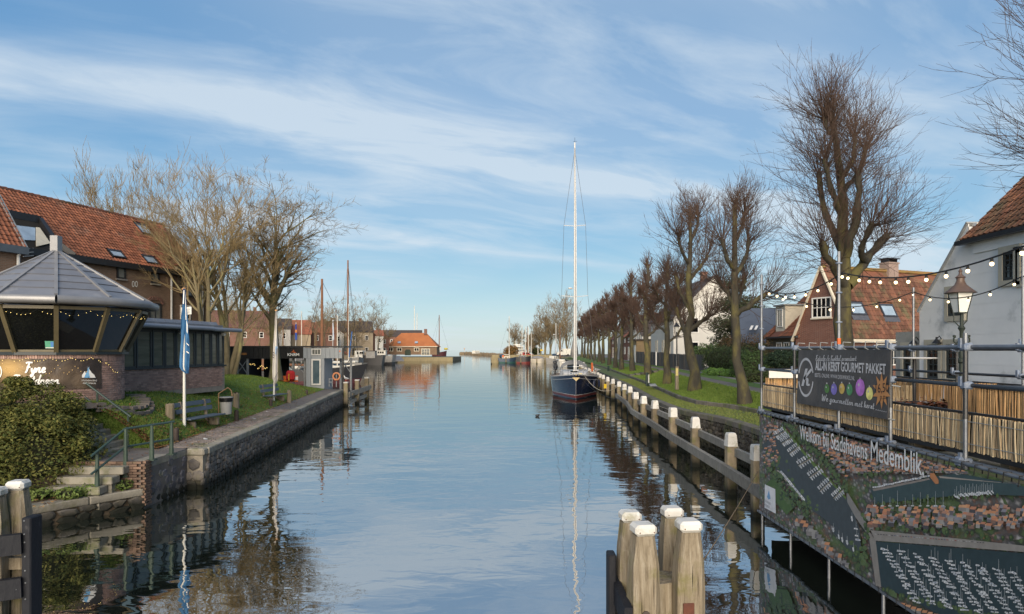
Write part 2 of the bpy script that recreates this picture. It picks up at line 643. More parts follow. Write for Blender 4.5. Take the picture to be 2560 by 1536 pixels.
def tubes_np(Pt, R, sides):
 """batch of tubes: Pt (N,K,3), R (N,K) -> verts, quads"""
 N, K, _ = Pt.shape
 T = np.empty_like(Pt)
 T[:, 1:-1] = Pt[:, 2:] - Pt[:, :-2]
 T[:, 0] = Pt[:, 1] - Pt[:, 0]
 T[:, -1] = Pt[:, -1] - Pt[:, -2]
 T /= np.linalg.norm(T, axis=2, keepdims=True) + 1e-9
 ref = np.tile(np.array([0.31, 0.74, 0.6]), (N, K, 1))
 X = ref - T * (ref * T).sum(2, keepdims=True)
 X /= np.linalg.norm(X, axis=2, keepdims=True) + 1e-9
 Y = np.cross(T, X)
 a = np.arange(sides) * 2 * np.pi / sides
 V = Pt[:, :, None, :] + (X[:, :, None, :] * np.cos(a)[None, None, :, None] + Y[:, :, None, :] * np.sin(a)[None, None, :, None]) * R[:, :, None, None]
 idx = np.arange(N * K * sides).reshape(N, K, sides)
 q = np.stack([idx[:, :-1, :], np.roll(idx, -1, 2)[:, :-1, :], np.roll(idx, -1, 2)[:, 1:, :], idx[:, 1:, :]], -1).reshape(-1, 4)
 return V.reshape(-1, 3), q

def join_np(parts):
 V, Q, n = [], [], 0
 for v, q in parts:
  V.append(v)
  Q.append(q + n)
  n += len(v)
 return np.concatenate(V), np.concatenate(Q)

def ordinal(i):
 return ['first', 'second', 'third', 'fourth', 'fifth', 'sixth', 'seventh', 'eighth', 'ninth', 'tenth', 'eleventh', 'twelfth', 'thirteenth',
   'fourteenth', 'fifteenth', 'sixteenth', 'seventeenth', 'eighteenth', 'nineteenth', 'twentieth', 'twenty-first', 'twenty-second',
   'twenty-third', 'twenty-fourth', 'twenty-fifth', 'twenty-sixth', 'twenty-seventh', 'twenty-eighth'][i]

def lerp_tab(tab):
 xs = np.array([q[0] for q in tab], float)
 ys = np.array([q[1] for q in tab], float)
 return lambda t: np.interp(t, xs, ys)

# ================================================================== SETTING: water, banks, quays
RNG = np.random.default_rng(7)
rnd = random.Random(11)

def wet_mat(name, c1, c2, scale, rough=0.85, bump=0.5, moss=None, z0=0.12, z1=0.45, rnd_=0.25, mscale=1.2, mlo=.55, bs=None):
 """stone that is dark and weedy near the waterline (a band that is really on the stone)"""
 if name in MATS:
  return MATS[name]
 mm = bpy.data.materials.new(name)
 mm.use_nodes = True
 t = NT(mm.node_tree)
 pos = t.n('ShaderNodeNewGeometry')
 p = pos.outputs['Position']
 col = t.mix(t.ramp(t.noise(p, scale, 6.0), [(.3, 0.0), (.7, 1.0)]), c1, c2)
 if moss:
  col = t.mix(t.ramp(t.noise(p, mscale, 7.0, .65), [(mlo, 0.0), (mlo + .15, .85)]), col, moss)
 oi = t.n('ShaderNodeObjectInfo').outputs['Random']
 fr = t.m('FRACT', t.m('ADD', oi, pos.outputs['Random Per Island']))
 k = t.m('ADD', t.m('MULTIPLY', fr, 2 * rnd_), 1 - rnd_)
 col = t.mix(1.0, col, t.n('ShaderNodeCombineColor', {0: k, 1: k, 2: k}).outputs[0], 'MULTIPLY')
 z = t.n('ShaderNodeSeparateXYZ', {0: p}).outputs[2]
 zz = t.m('ADD', z, t.m('MULTIPLY', t.m('SUBTRACT', t.noise(p, 2.5, 5.0), .5), .35))
 wetf = t.ramp(t.m('DIVIDE', t.m('SUBTRACT', zz, z0), z1 - z0, clamp=True), [(0, 1.0), (1, 0.0)])
 col = t.mix(wetf, col, (.012, .013, .009))
 bp = t.n('ShaderNodeBump', {'Height': t.noise(p, bs or scale * 3, 7.0, .65), 'Strength': bump, 'Distance': .03})
 b = t.n('ShaderNodeBsdfPrincipled', {'Base Color': col, 'Roughness': rough, 'Normal': bp.outputs[0], 'Specular IOR Level': .25})
 t.n('ShaderNodeOutputMaterial', {0: b.outputs[0]})
 MATS[name] = mm
 return mm

# ---- materials of the setting
m_grass = mat('turf', (.10, .165, .03), (.065, .12, .022), 2.2, .95, .5, 40, c3=(.13, .12, .04), c3scale=1.1, c3lo=.56, c3hi=.72)
m_strip = mat('mossy_strip', (.085, .10, .035), (.12, .115, .075), 3.0, .95, .5, 30, c3=(.075, .13, .025), c3scale=1.3, c3lo=.45, c3hi=.6)
m_path = mat('path_stone', (.17, .15, .135), (.12, .105, .095), 3.0, .9, .5, 20, c3=(.09, .10, .05), c3scale=.9, c3lo=.55, c3hi=.75)
m_road = mat('road_setts', (.21, .195, .195), (.15, .14, .14), 2.0, .9, .5, 18, c3=(.12, .13, .07), c3scale=.8, c3lo=.58, c3hi=.75)
m_earth = mat('earth', (.10, .075, .05), (.06, .045, .03), 3.0, .95, .6, 25)
m_cope = wet_mat('coping_stone', (.31, .285, .235), (.21, .19, .155), 5, moss=(.13, .13, .045), mscale=1.6, mlo=.52)
m_stoneL = wet_mat('quay_stone', (.20, .175, .145), (.12, .11, .11), 6, moss=(.16, .145, .10), mscale=2.2, mlo=.55, rnd_=.35)
m_mortar = wet_mat('quay_mortar', (.28, .245, .195), (.17, .15, .12), 4, moss=(.08, .085, .03), mscale=1.0, mlo=.5)
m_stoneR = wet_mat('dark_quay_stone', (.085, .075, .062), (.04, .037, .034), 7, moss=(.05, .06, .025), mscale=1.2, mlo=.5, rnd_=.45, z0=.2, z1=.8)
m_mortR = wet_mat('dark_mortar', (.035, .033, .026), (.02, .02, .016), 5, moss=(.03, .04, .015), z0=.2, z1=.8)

def water_mat():
 mm = bpy.data.materials.new('canal_water')
 mm.use_nodes = True
 t = NT(mm.node_tree)
 p = t.n('ShaderNodeNewGeometry').outputs['Position']
 ma = t.n('ShaderNodeMapping', {'Vector': p, 'Scale': (.62, 1.0, 1.0)}).outputs[0]
 n1 = t.noise(ma, .55, 2.0, .45, .3)
 n2 = t.noise(ma, 2.1, 2.0, .5, .5)
 n3 = t.noise(ma, 5.0, 2.0, .5)
 area = t.ramp(t.noise(t.n('ShaderNodeMapping', {'Vector': p, 'Scale': (.05, .025, 1.0)}).outputs[0], 1.0, 3.0), [(.4, .35), (.65, 1.0)])
 h = t.m('ADD', t.m('MULTIPLY', n1, 1.0), t.m('ADD', t.m('MULTIPLY', n2, .22), t.m('MULTIPLY', n3, t.m('MULTIPLY', area, .04))))
 bp = t.n('ShaderNodeBump', {'Height': h, 'Strength': 1.0, 'Distance': .024})
 b = t.n('ShaderNodeBsdfPrincipled', {'Base Color': (.010, .014, .010, 1), 'Roughness': .015, 'IOR': 7.0, 'Specular IOR Level': .5, 'Normal': bp.outputs[0]})
 t.n('ShaderNodeOutputMaterial', {0: b.outputs[0]})
 return mm

mb = MB()
xs = [-1500, -300, -80, -30, 0, 30, 80, 300, 1500]
ysw = [-30, 0, 30, 60, 120, 240, 600, 1500, 3500]
V = [(x, y, 0) for y in ysw for x in xs]
nx_ = len(xs)
mb.add(V, [(j * nx_ + i, j * nx_ + i + 1, (j + 1) * nx_ + i + 1, (j + 1) * nx_ + i) for j in range(len(ysw) - 1) for i in range(nx_ - 1)])
mb.build('canal_water', water_mat(), kind='structure')

def sheet(name, xa, xb, za, zb, ys, m, nsub=1):
 """strip of ground between two curves"""
 mb = MB()
 V = []
 for y in ys:
  for k in range(nsub + 1):
   f = k / nsub
   V.append((xa(y) * (1 - f) + xb(y) * f, y, za(y) * (1 - f) + zb(y) * f))
 k = nsub + 1
 mb.add(V, [(j * k + i, j * k + i + 1, (j + 1) * k + i + 1, (j + 1) * k + i) for j in range(len(ys) - 1) for i in range(nsub)])
 return mb.build(name, m, kind='structure', smooth=True)

def const(v):
 return lambda y: v

# ---------------- stones for quay walls
def stone_variants(n, seed, ratio=1.0):
 rg = random.Random(seed)
 out = []
 for _ in range(n):
  k = rg.choice((5, 6, 6, 7))
  a0 = rg.uniform(0, 6.28)
  o = []
  for i in range(k):
   a = a0 + 2 * math.pi * (i + rg.uniform(-.2, .2)) / k
   r = rg.uniform(.42, .56)
   o.append((math.cos(a) * r, math.sin(a) * r * ratio))
  vs = [(x, y, -.3) for x, y in o] + [(x, y, .25) for x, y in o] + [(x * .72, y * .72, rg.uniform(.4, .55)) for x, y in o]
  fs = [(i, (i + 1) % k, k + (i + 1) % k, k + i) for i in range(k)] + [(k + i, k + (i + 1) % k, 2 * k + (i + 1) % k, 2 * k + i) for i in range(k)] + [tuple(range(2 * k, 3 * k))]
  out.append((vs, fs))
 return out

def stone_wall(parent, pts, z0, z1, sw, sh, m, seed, towards, most=300, depth=.10, skip=None):
 """irregular masonry along a polyline (list of (x,y)); z1 may be a function of arc length"""
 rg = random.Random(seed)
 its = []
 s_tot = 0
 row_h = sh
 for (a, b) in zip(pts[:-1], pts[1:]):
  a, b = Vector((a[0], a[1], 0)), Vector((b[0], b[1], 0))
  L = (b - a).length
  d = (b - a).normalized()
  n = Vector((d.y, -d.x, 0))
  if n.dot(Vector((towards[0], towards[1], 0)) - a) < 0:
   n = -n
  r = 0
  z = z0 + row_h * .5
  while z < z1 - row_h * .3:
   u = rg.uniform(0, sw)
   while u < L:
    wd_ = sw * rg.uniform(.75, 1.35)
    q = a + d * u + n * rg.uniform(-.02, .015) + Vector((0, 0, z + rg.uniform(-.2, .2) * row_h))
    an = rg.uniform(-.25, .25)
    x = d * math.cos(an) + Vector((0, 0, 1)) * math.sin(an)
    y = n.cross(x)
    if not skip or not skip(q):
     its.append((rg.randrange(10), axes(q, x, y, n, wd_ * 1.02, row_h * rg.uniform(.95, 1.35), depth)))
    u += wd_ * .94
   z += row_h * .9
  s_tot += L
 pieces(parent, 'stone', stone_variants(10, seed), m, its, most)

def coping(parent, pts, z0, z1, wd, m, seed, towards, step=1.0, proud=.05, gap=.012, name='coping_stone'):
 """row of coping blocks along a polyline"""
 rg = random.Random(seed)
 pl = [Vector((p[0], p[1], 0)) for p in pts]
 L = [0]
 for a, b in zip(pl[:-1], pl[1:]):
  L.append(L[-1] + (b - a).length)

 def at(s):
  for i in range(len(pl) - 1):
   if s <= L[i + 1] or i == len(pl) - 2:
    return pl[i] + (pl[i + 1] - pl[i]) * ((s - L[i]) / (L[i + 1] - L[i]))
 s = 0
 cnt = 0
 while s < L[-1] - .05:
  e = min(s + step * rg.uniform(.8, 1.2), L[-1])
  a, b = at(s), at(e - gap)
  d = (b - a)
  if d.length > .1:
   d.normalize()
   n = Vector((d.y, -d.x, 0))
   if n.dot(Vector((towards[0], towards[1], 0)) - a) < 0:
    n = -n
   c = (a + b) / 2 + n * (proud - wd / 2) + Vector((0, 0, (z0 + z1) / 2 + rg.uniform(-.008, .008)))
   M = Matrix((d, n if d.cross(n).z > 0 else -n, Vector((0, 0, 1)))).transposed()
   MB().bbox(c, ((b - a).length, wd, z1 - z0), .025, M=M).build(name, m, parent)
  s = e
  cnt += 1
  if cnt > 220:
   break

# ================================================================== LEFT BANK
xq = lerp_tab([(8, -15.2), (15.1, -10.75), (17.2, -9.3), (19.6, -9.3), (19.7, -8.8), (27, -9.55), (48.6, -12.0), (52, -12.2)])

def xin(y):
 return xq(np.maximum(y, 19.72) if np.ndim(y) else max(y, 19.72)) - 1.35

bank_prof = lerp_tab([(0, 1.17), (.3, 1.32), (.9, 1.62), (2.0, 2.1), (3.0, 2.4), (4.2, 2.5), (80, 2.5)])
crest = lerp_tab([(0, 1), (41, 1), (45, .72), (49, .2), (60, .15)])

def zL(x, y):
 t = np.maximum(xin(y) - x, 0)
 t = t * (1 + .6 * np.clip((28 - y) / 6, 0, 1))
 far_in = np.clip((t - 3.5) / 5.0, 0, 1)
 c = crest(y)
 c = c + (1 - c) * far_in * 0.6
 return 1.17 + (bank_prof(t) - 1.17) * c

ys = [19.66] + list(np.arange(20.0, 49.3, .5))
tt = [0, .15, .3, .6, .9, 1.3, 1.7, 2.2, 2.8, 3.4, 4.2, 6, 10, 20, 45]
mb = MB()
V = []
for y in ys:
 for t in tt:
  x = float(xin(y)) - t
  V.append((x, y, float(zL(x, y)) + (rnd.uniform(-.02, .02) if 0 < t < 6 else 0)))
k = len(tt)
mb.add(V, [(j * k + i, j * k + i + 1, (j + 1) * k + i + 1, (j + 1) * k + i) for j in range(len(ys) - 1) for i in range(k - 1)])
mb.build('grass_bank', m_grass, kind='structure', smooth=True)
mb = MB()
mb.add([(v[0], 19.66, z) for v in V[:k] for z in (v[2] + .0, .3)], [(2 * i, 2 * i + 1, 2 * i + 3, 2 * i + 2) for i in range(k - 1)])
mb.build('bank_edge', m_grass, kind='structure')
# bank below the bush and the stairs
mb = MB()
ys2 = list(np.arange(8.0, 19.5, .4)) + [19.74]
V = []
tt2 = [0, .5, 1.0, 1.5, 2.2, 3.0, 4.0, 5.5, 8, 40]
pr = [(0, .02), (1.0, .05), (1.6, .35), (3.2, 1.3), (4.5, 2.0), (7, 2.02), (99, 2.02)]
prf = lerp_tab(pr)
for y in ys2:
 e = -9.3 - max(0, 17.2 - y) * .69
 e = e - (1.9 if y > 17.1 else 0)
 for t in tt2:
  V.append((e - t, y, (.47 if y < 17.2 else 1.16) + float(prf(t + (1.0 if y > 17.1 else 0))) * (1 if y < 17.2 else .68)))
k = len(tt2)
mb.add(V, [(j * k + i, j * k + i + 1, (j + 1) * k + i + 1, (j + 1) * k + i) for j in range(len(ys2) - 1) for i in range(k - 1)])
mb.build('earth_bank', m_earth, kind='structure', smooth=True)

MB().prism([(5.75, 3.6, -.8), (12, 3.6, -.8), (12, 4.0, -.8), (5.75, 4.0, -.8)], (0, 0, 3.55)).build('bridge_abutment', m_mortR, kind='structure')
# the path along the quay
ysp = list(np.arange(19.7, 49.6, .6))
sheet('quay_path', lambda y: xq(y) - .3, lambda y: xin(y) - .12, const(1.135), const(1.165), ysp, m_path, 2)
MB().box((-10.15, 18.45, .58), (1.75, 2.5, 1.17)).build('quay_landing', m_path, kind='structure')
MB().prism([(-9.34, 17.19, -.6), (-10.78, 15.08, -.6), (-15.2, 8.0, -.6), (-18, 8.0, -.6), (-13, 17.19, -.6)], (0, 0, 1.09)).build('lower_quay', m_earth, kind='structure')
# single pavers where they can be told apart
path_grp = thing('paving', (-10, 22, 1.15), 'strip of small worn clinker pavers along the left quay edge', 'paving')
its = []
for r in range(118):
 y = 19.75 + r * .106
 for c in range(5):
  x = float(xq(y)) - .36 - (c + .5 * (r % 2)) * .205
  if x < xin(y) - .02:
   continue
  its.append((0, Matrix.Translation((x, y, 1.15 + rnd.uniform(-.006, .008))) @ Matrix.Rotation(.09 + rnd.uniform(-.03, .03), 4, 'Z') @ Matrix.Diagonal((.19, .094, .05, 1))))
m_paver = mat('paver', (.26, .215, .19), (.18, .15, .135), 5.0, .9, .4, 30, rnd=.28, vec='pos', c3=(.09, .10, .045), c3scale=1.4, c3lo=.52, c3hi=.7)
pieces(path_grp, 'paver', [BOXV], m_paver, its)

# quay wall left: mortar core, stones, coping
qw = thing('quay_wall', (-10, 30, 0), 'long left quay wall of rough stone with pale coping along the path', 'quay wall')
lineL = [(float(xq(y)), y) for y in (19.75, 27, 34, 41, 48.6)]
mb = MB()
for a, b in zip(lineL[:-1], lineL[1:]):
 mb.prism([(a[0] - .03, a[1], -.8), (b[0] - .03, b[1], -.8), (b[0] - .5, b[1], -.8), (a[0] - .5, a[1], -.8)], (0, 0, 1.76))
mb.prism([(-12.03, 48.6, -.8), (-12.03, 49.0, -.8), (-26, 49.0, -.8), (-26, 48.6, -.8)], (0, 0, 1.9))
mb.build('wall_core', m_mortar, qw)
stone_wall(qw, lineL, -.05, .98, .25, .165, m_stoneL, 3, (0, 30), depth=.075)
coping(qw, lineL, .965, 1.16, .36, m_cope, 5, (0, 30), 1.3)
# buttress at the corner and the near stretch
qn = thing('quay_wall', (-9.3, 18.5, 0), 'short near quay wall of big grey field stones with brick pier beside the landing', 'quay wall')
mb = MB()
mb.prism([(-9.33, 17.35, -.8), (-9.33, 19.6, -.8), (-9.9, 19.6, -.8), (-9.9, 17.35, -.8)], (0, 0, 1.77))
mb.prism([(-8.83, 19.5, -.8), (-8.83, 19.95, -.8), (-9.9, 19.95, -.8), (-9.9, 19.5, -.8)], (0, 0, 1.77))
mb.build('wall_core', m_mortar, qn)
m_stoneB = wet_mat('field_stone', (.17, .16, .17), (.085, .082, .095), 5, moss=(.16, .15, .06), mscale=3.2, mlo=.56, rnd_=.4)
stone_wall(qn, [(-9.32, 17.55), (-9.32, 19.5)], -.02, 1.0, .27, .23, m_stoneB, 9, (0, 18), depth=.12)
stone_wall(qn, [(-8.82, 19.55), (-8.82, 19.95)], -.02, .9, .32, .3, m_stoneL, 8, (0, 18))
stone_wall(qn, [(-9.3, 19.49), (-8.85, 19.49)], -.02, .9, .3, .3, m_stoneL, 10, (-9, 10))
coping(qn, [(-9.32, 17.4), (-9.32, 19.45)], .965, 1.165, .4, m_cope, 6, (0, 18), 1.0)
MB().bbox((-9.1, 19.72, 1.06), (.62, .5, .21), .04).build('coping_stone', m_cope, qn)
m_brickp = mat('pier_brick', (.17, .11, .08), (.115, .078, .06), 4, .9, .4, 20, rnd=.3, vec='pos', c3=(.14, .13, .06), c3scale=2, c3lo=.55, c3hi=.7)
its = []
for r in range(17):
 for c in range(3):
  its.append((0, Matrix.Translation((-9.27, 17.22 + (c - .5 * (r % 2)) * .21 * .5 + .02, .1 + r * .066)) @ Matrix.Diagonal((.1, .1, .054, 1))))
 for c in range(8):
  its.append((0, Matrix.Translation((-9.4 - (c + .5 * (r % 2)) * .21, 17.16, .1 + r * .066)) @ Matrix.Diagonal((.198, .09, .054, 1))))
pieces(qn, 'brick', [BOXV], m_brickp, its)
# lower quay
ql = thing('quay_wall', (-11, 14.5, 0), 'low quay wall of flat stones below the green bush', 'quay wall')
ll = [(-9.3, 17.2), (-10.78, 15.08), (-15.2, 8.0)]
stone_wall(ql, ll, -.05, .34, .42, .2, m_stoneL, 13, (0, 12))
coping(ql, ll, .31, .50, .42, m_cope, 14, (0, 12), 1.5)

# ================================================================== RIGHT BANK
xw = lerp_tab([(5, 7.95), (21.4, 7.9), (25, 7.9), (28.8, 7.12), (32.5, 7.08), (37.2, 7.35), (45, 8.0), (52, 8.5), (62, 8.95), (80, 9.9), (110, 11.4), (150, 12.9), (205, 14.0)])
xk = lerp_tab([(5, 10.0), (26.3, 9.75), (29.4, 9.28), (31.4, 8.5), (35, 8.45), (52, 9.9), (74, 11.3), (97, 12.7), (150, 14.6), (205, 16.2)])
xp = lerp_tab([(5, 10.6), (29.1, 10.75), (37.7, 11.3), (50.7, 12.4), (66, 13.9), (100, 16.0), (150, 18.5), (205, 20.5)])
ysr = [5, 12, 18, 21.4, 23, 25, 26.3, 27.5, 28.8, 29.6, 30.5, 31.4, 32.5, 35, 37.5, 41, 45, 49, 52, 57, 62, 70, 80, 95, 110, 130, 150, 180, 205]
sheet('mossy_strip', lambda y: xw(y) + .3, lambda y: xk(y) + .02, const(1.44), const(1.47), ysr, m_strip, 2)
bank_r = lerp_tab([(0, 1.60), (.45, 1.66), (.8, 1.85), (1, 2.1)])
mb = MB()
V = []
for y in ysr:
 for f in (0, .15, .3, .45, .6, .8, .92, 1.0):
  V.append((xk(y) + .12 + (xp(y) - xk(y) - .12) * f, y, float(bank_r(f)) + (rnd.uniform(-.02, .02) if 0 < f < .9 else 0)))
mb.add(V, [(j * 8 + i + 1, j * 8 + i, (j + 1) * 8 + i, (j + 1) * 8 + i + 1) for j in range(len(ysr) - 1) for i in range(7)])
mb.build('grass_bank', m_grass, kind='structure', smooth=True)
sheet('footpath', xp, lambda y: xp(y) + 1.0, const(2.105), const(2.12), ysr, m_path)
sheet('grass_verge', lambda y: xp(y) + 1.0, lambda y: xp(y) + 1.0 + 1.1 * (1 if y > 28 else .2), const(2.125), const(2.14), ysr, m_grass)
sheet('brick_road', lambda y: xp(y) + 1.0 + 1.1 * (1 if y > 28 else .2), lambda y: xp(y) + 90, const(2.142), const(2.15), ysr, m_road, 2)

qr = thing('quay_wall', (8, 30, 0), 'dark mossy stone quay wall on the right behind the mooring posts', 'quay wall')
lr = [(float(xw(y)), y) for y in (8, 14, 18, 21.4, 24, 25.4, 26.6, 27.8, 29, 31, 34, 37.2, 41, 45, 52, 62)]
mb = MB()
for a, b in zip(lr[:-1], lr[1:]):
 mb.prism([(a[0] + .05, a[1], -.8), (b[0] + .05, b[1], -.8), (b[0] + .5, b[1], -.8), (a[0] + .5, a[1], -.8)], (0, 0, 2.06))
for a, b in zip([62, 80, 110, 150], [80, 110, 150, 205]):
 mb.prism([(float(xw(a)), a, -.8), (float(xw(b)), b, -.8), (float(xw(b)) + .6, b, -.8), (float(xw(a)) + .6, a, -.8)], (0, 0, 2.24))
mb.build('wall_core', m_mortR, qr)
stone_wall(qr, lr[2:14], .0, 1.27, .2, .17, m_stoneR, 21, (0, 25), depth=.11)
m_copeR = mat('worn_coping', (.15, .135, .115), (.09, .083, .07), 4, .9, .5, 24, c3=(.08, .09, .035), c3scale=1.2, c3lo=.5, c3hi=.65, vec='pos', rnd=.15)
coping(qr, lr[2:], 1.24, 1.46, .36, m_copeR, 22, (0, 25), 1.1)
kb = thing('kerb_wall', (9, 30, 1.4), 'low dark kerb of stone blocks at the foot of the right grass bank', 'kerb')
coping(kb, [(float(xk(y)) + .1, y) for y in ysr if 12 <= y <= 110], 1.40, 1.64, .2, m_copeR, 24, (0, 25), .9, name='kerb_stone')

# ================================================================== FAR SHORES
m_far = mat('far_ground', (.10, .10, .06), (.14, .12, .09), .4, .95)
MB().prism([(-26.5, 49.2, -.8), (-42, 100, -.8), (-47, 140, -.8), (-43, 175, -.8), (-40, 205, -.8), (-39, 232.9, -.8), (-53, 232.9, -.8), (-55, 262, -.8), (-120, 420, -.8), (-420, 420, -.8), (-420, 20, -.8), (-26.5, 20, -.8)], (0, 0, 2.3)).build('far_quay', m_far, kind='structure')
MB().prism([(-53, 233, -.8), (-20.2, 233, -.8), (-19.5, 262, -.8), (-55, 262, -.8)], (0, 0, 2.15)).build('harbour_pier', mat('pier_wall', (.17, .15, .10), (.10, .09, .06), 1.2, .9), kind='structure')
MB().prism([(-5, 206, -.8), (14, 206, -.8), (300, 206, -.8), (300, 330, -.8), (-2, 330, -.8), (-6, 260, -.8)], (0, 0, 2.5)).build('far_bank', m_far, kind='structure')
MB().prism([(13.9, 120, -.8), (300, 120, -.8), (300, 210, -.8), (14, 210, -.8)], (0, 0, 2.2)).build('far_verge', m_far, kind='structure')
# the harbour mole
mo = thing('breakwater', (-30, 560, 0), 'long low stone breakwater at the harbour mouth on the horizon', 'breakwater')
mb = MB()
for i in range(46):
 u = i / 45
 x, y = -42 + 38 * u + rnd.uniform(-.3, .3), 566 - 250 * max(0, u - .1) * .9
 mb.ball((x, y, .6), 1.6 + rnd.uniform(-.3, .5), 6, (1, 1, .85))
mb.build('rubble', mat('mole_stone', (.24, .18, .11), (.15, .11, .07), .7, .9, vec='pos'), mo)
mb = MB()
mb.tube([(-39, 560, 2), (-39, 560, 4.2)], .12, 6).ball((-39, 560, 4.6), .55, 8)
mb.build('light', mat('mole_light', (.6, .38, .22), (.5, .3, .18), 2, .6), mo)
mb = MB()
for i in range(3):
 mb.box((-24 + i * 1.1, 430 + i * 3, 2.3), (2.2, 2, 1.8))
mb.build('hut', mat('hut_white', (.6, .57, .5), None, 2, .7), mo)

# ================================================================== grass blades and fallen leaves
def blades(name, pts, hmin, hmax, wid, c1, c2, seed, lean=.5):
 rg = np.random.default_rng(seed)
 n = len(pts)
 a = rg.uniform(0, 2 * np.pi, n)
 h = rg.uniform(hmin, hmax, n)
 d = np.stack([np.cos(a), np.sin(a), np.zeros(n)], 1)
 ln = np.stack([rg.normal(0, lean, n), rg.normal(0, lean, n), np.ones(n)], 1) * h[:, None]
 w_ = wid * rg.uniform(.6, 1.3, n)[:, None]
 V = np.stack([pts - d * w_, pts + d * w_, pts + ln], 1).reshape(-1, 3)
 Q = np.arange(3 * n).reshape(-1, 3)
 f = rg.uniform(0, 1, n)[:, None]
 col = np.repeat(np.array(c1) * (1 - f) + np.array(c2) * f, 3, 0)
 o = place(name, fast_mesh(name, V, Q, attr_mat('grass_blade', .8, .2), col=col))
 o['kind'] = 'stuff'
 return o

def leaf_litter(name, pts, size, seed, cols=((.22, .11, .045), (.13, .06, .03), (.28, .17, .07))):
 rg = np.random.default_rng(seed)
 n = len(pts)
 a = rg.uniform(0, 2 * np.pi, n)
 s_ = size * rg.uniform(.6, 1.3, n)
 d = np.stack([np.cos(a), np.sin(a), rg.normal(0, .25, n)], 1) * s_[:, None]
 e = np.stack([-np.sin(a), np.cos(a), rg.normal(0, .25, n)], 1) * s_[:, None] * .6
 V = np.stack([pts - d, pts - e, pts + d, pts + e], 1).reshape(-1, 3)
 ci = rg.integers(0, len(cols), n)
 col = np.repeat(np.array(cols)[ci], 4, 0)
 o = place(name, fast_mesh(name, V, np.arange(4 * n).reshape(-1, 4), attr_mat('dead_leaf', .8, .2), col=col))
 o['kind'] = 'stuff'

n = 95000
y = 19.5 + 29 * RNG.uniform(0, 1, n) ** 1.35
t = RNG.uniform(0, 1, n) ** .9 * 9.5
x = xin(y) - t - RNG.uniform(-.05, .05, n)
blades('grass', np.stack([x, y, zL(x, y) - .01], 1), .03, .10, .014, (.085, .15, .022), (.17, .22, .05), 3)
n = 7000
y = RNG.uniform(19.66, 20.6, n)
x = xin(y) - RNG.uniform(0, 3, n)
zb_ = zL(x, y) - .01
y[:3200] = 19.645
zb_[:3200] -= RNG.uniform(0, 1, 3200) ** .8 * .5
blades('grass', np.stack([x, y, zb_], 1), .05, .13, .014, (.085, .15, .022), (.17, .22, .05), 6)
leaf_litter('fallen_leaves', np.stack([x, y, zL(x, y) + .05], 1)[:900], .04, 18)
n = 90000
y = 24 + 60 * RNG.uniform(0, 1, n) ** 1.6
f = RNG.uniform(0, 1, n)
x = xk(y) + .15 + (xp(y) - xk(y) - .15) * f
blades('grass', np.stack([x, y, bank_r(f) - .01], 1), .04, .12, .018, (.085, .155, .022), (.17, .22, .05), 4)
n = 26000
y = 19 + 40 * RNG.uniform(0, 1, n) ** 1.5
f = RNG.uniform(0, 1, n)
x = xw(y) + .35 + (xk(y) - xw(y) - .4) * f
blades('grass', np.stack([x, y, 1.44 + .03 * f], 1), .02, .05, .014, (.11, .16, .035), (.18, .19, .06), 5)

n = 5200
y = 19.4 + 26 * RNG.uniform(0, 1, n) ** 2.2
t = np.abs(RNG.normal(0, .85, n))
x = xin(y) - t + .12
leaf_litter('fallen_leaves', np.stack([x, y, zL(x, y) + .035], 1), .035, 8)
n = 700
leaf_litter('fallen_leaves', np.stack([RNG.uniform(-12.6, -10.2, n), RNG.uniform(14.5, 19.3, n), np.zeros(n)], 1) * np.array([1, 1, 0]) + np.array([0, 0, .56]), .04, 9)
n = 420
y = RNG.uniform(17.4, 40, n)
leaf_litter('fallen_leaves', np.stack([np.minimum(xq(y) - .4 - RNG.uniform(0, 1, n), -9.5), y, np.full(n, 1.195)], 1), .03, 10)

# ================================================================== LEFT: harbour office (round lookout and low wing)
m_brickL = mat('pale_brick', (.36, .235, .195), (.26, .165, .14), 3.0, .88, .35, 30, rnd=.25, vec='pos', c3=(.42, .36, .33), c3scale=.8, c3lo=.58, c3hi=.75)
m_joint = mat('brick_joint', (.27, .24, .21), (.2, .18, .155), 4, .95, vec='pos')
m_zinc = mat('zinc', (.19, .197, .22), (.145, .152, .175), 1.6, .45, .15, 6, spec=.5, metal=.25, rnd=.08, c3=(.25, .25, .26), c3scale=1.0)
m_zincrib = mat('zinc_rib', (.24, .24, .245), (.18, .18, .19), 2.0, .4, .1, spec=.5, metal=.3)
m_olive = mat('olive_frame', (.105, .085, .045), (.08, .065, .035), 3, .5, spec=.4)
m_dkglass = glass_mat('dark_glass', (.004, .0045, .005), .03)
m_anthr = mat('anthracite_frame', (.028, .035, .038), (.02, .026, .028), 2, .45, spec=.4)
m_blind = mat('blind_glass', (.19, .18, .135), (.11, .11, .085), 1.2, .12, spec=.6, stretch=(.6, .6, 6.0))
m_white = mat('white_paint', (.72, .70, .66), (.6, .58, .54), 5, .5)
m_cream = mat('cream_paint', (.62, .56, .44), (.52, .46, .36), 4, .6)

PC = Vector((-14.02, 21.0, 2.5))
office = thing('harbour_office', PC, 'round brick harbour office with grey pyramid roof and low glazed wing', 'building')
NS = 12
a0 = math.atan2(-PC.y, -PC.x)          # one corner faces the bridge
ang = [a0 + (i) * 2 * math.pi / NS for i in range(NS)]
RB, RG0, RG1, RGU = 1.82, 1.88, 2.5, 2.72
ZS, ZT, ZG = 3.93, 5.22, 5.3

def ring(r, z):
 return [Vector((PC.x + r * math.cos(a), PC.y + r * math.sin(a), z)) for a in ang]

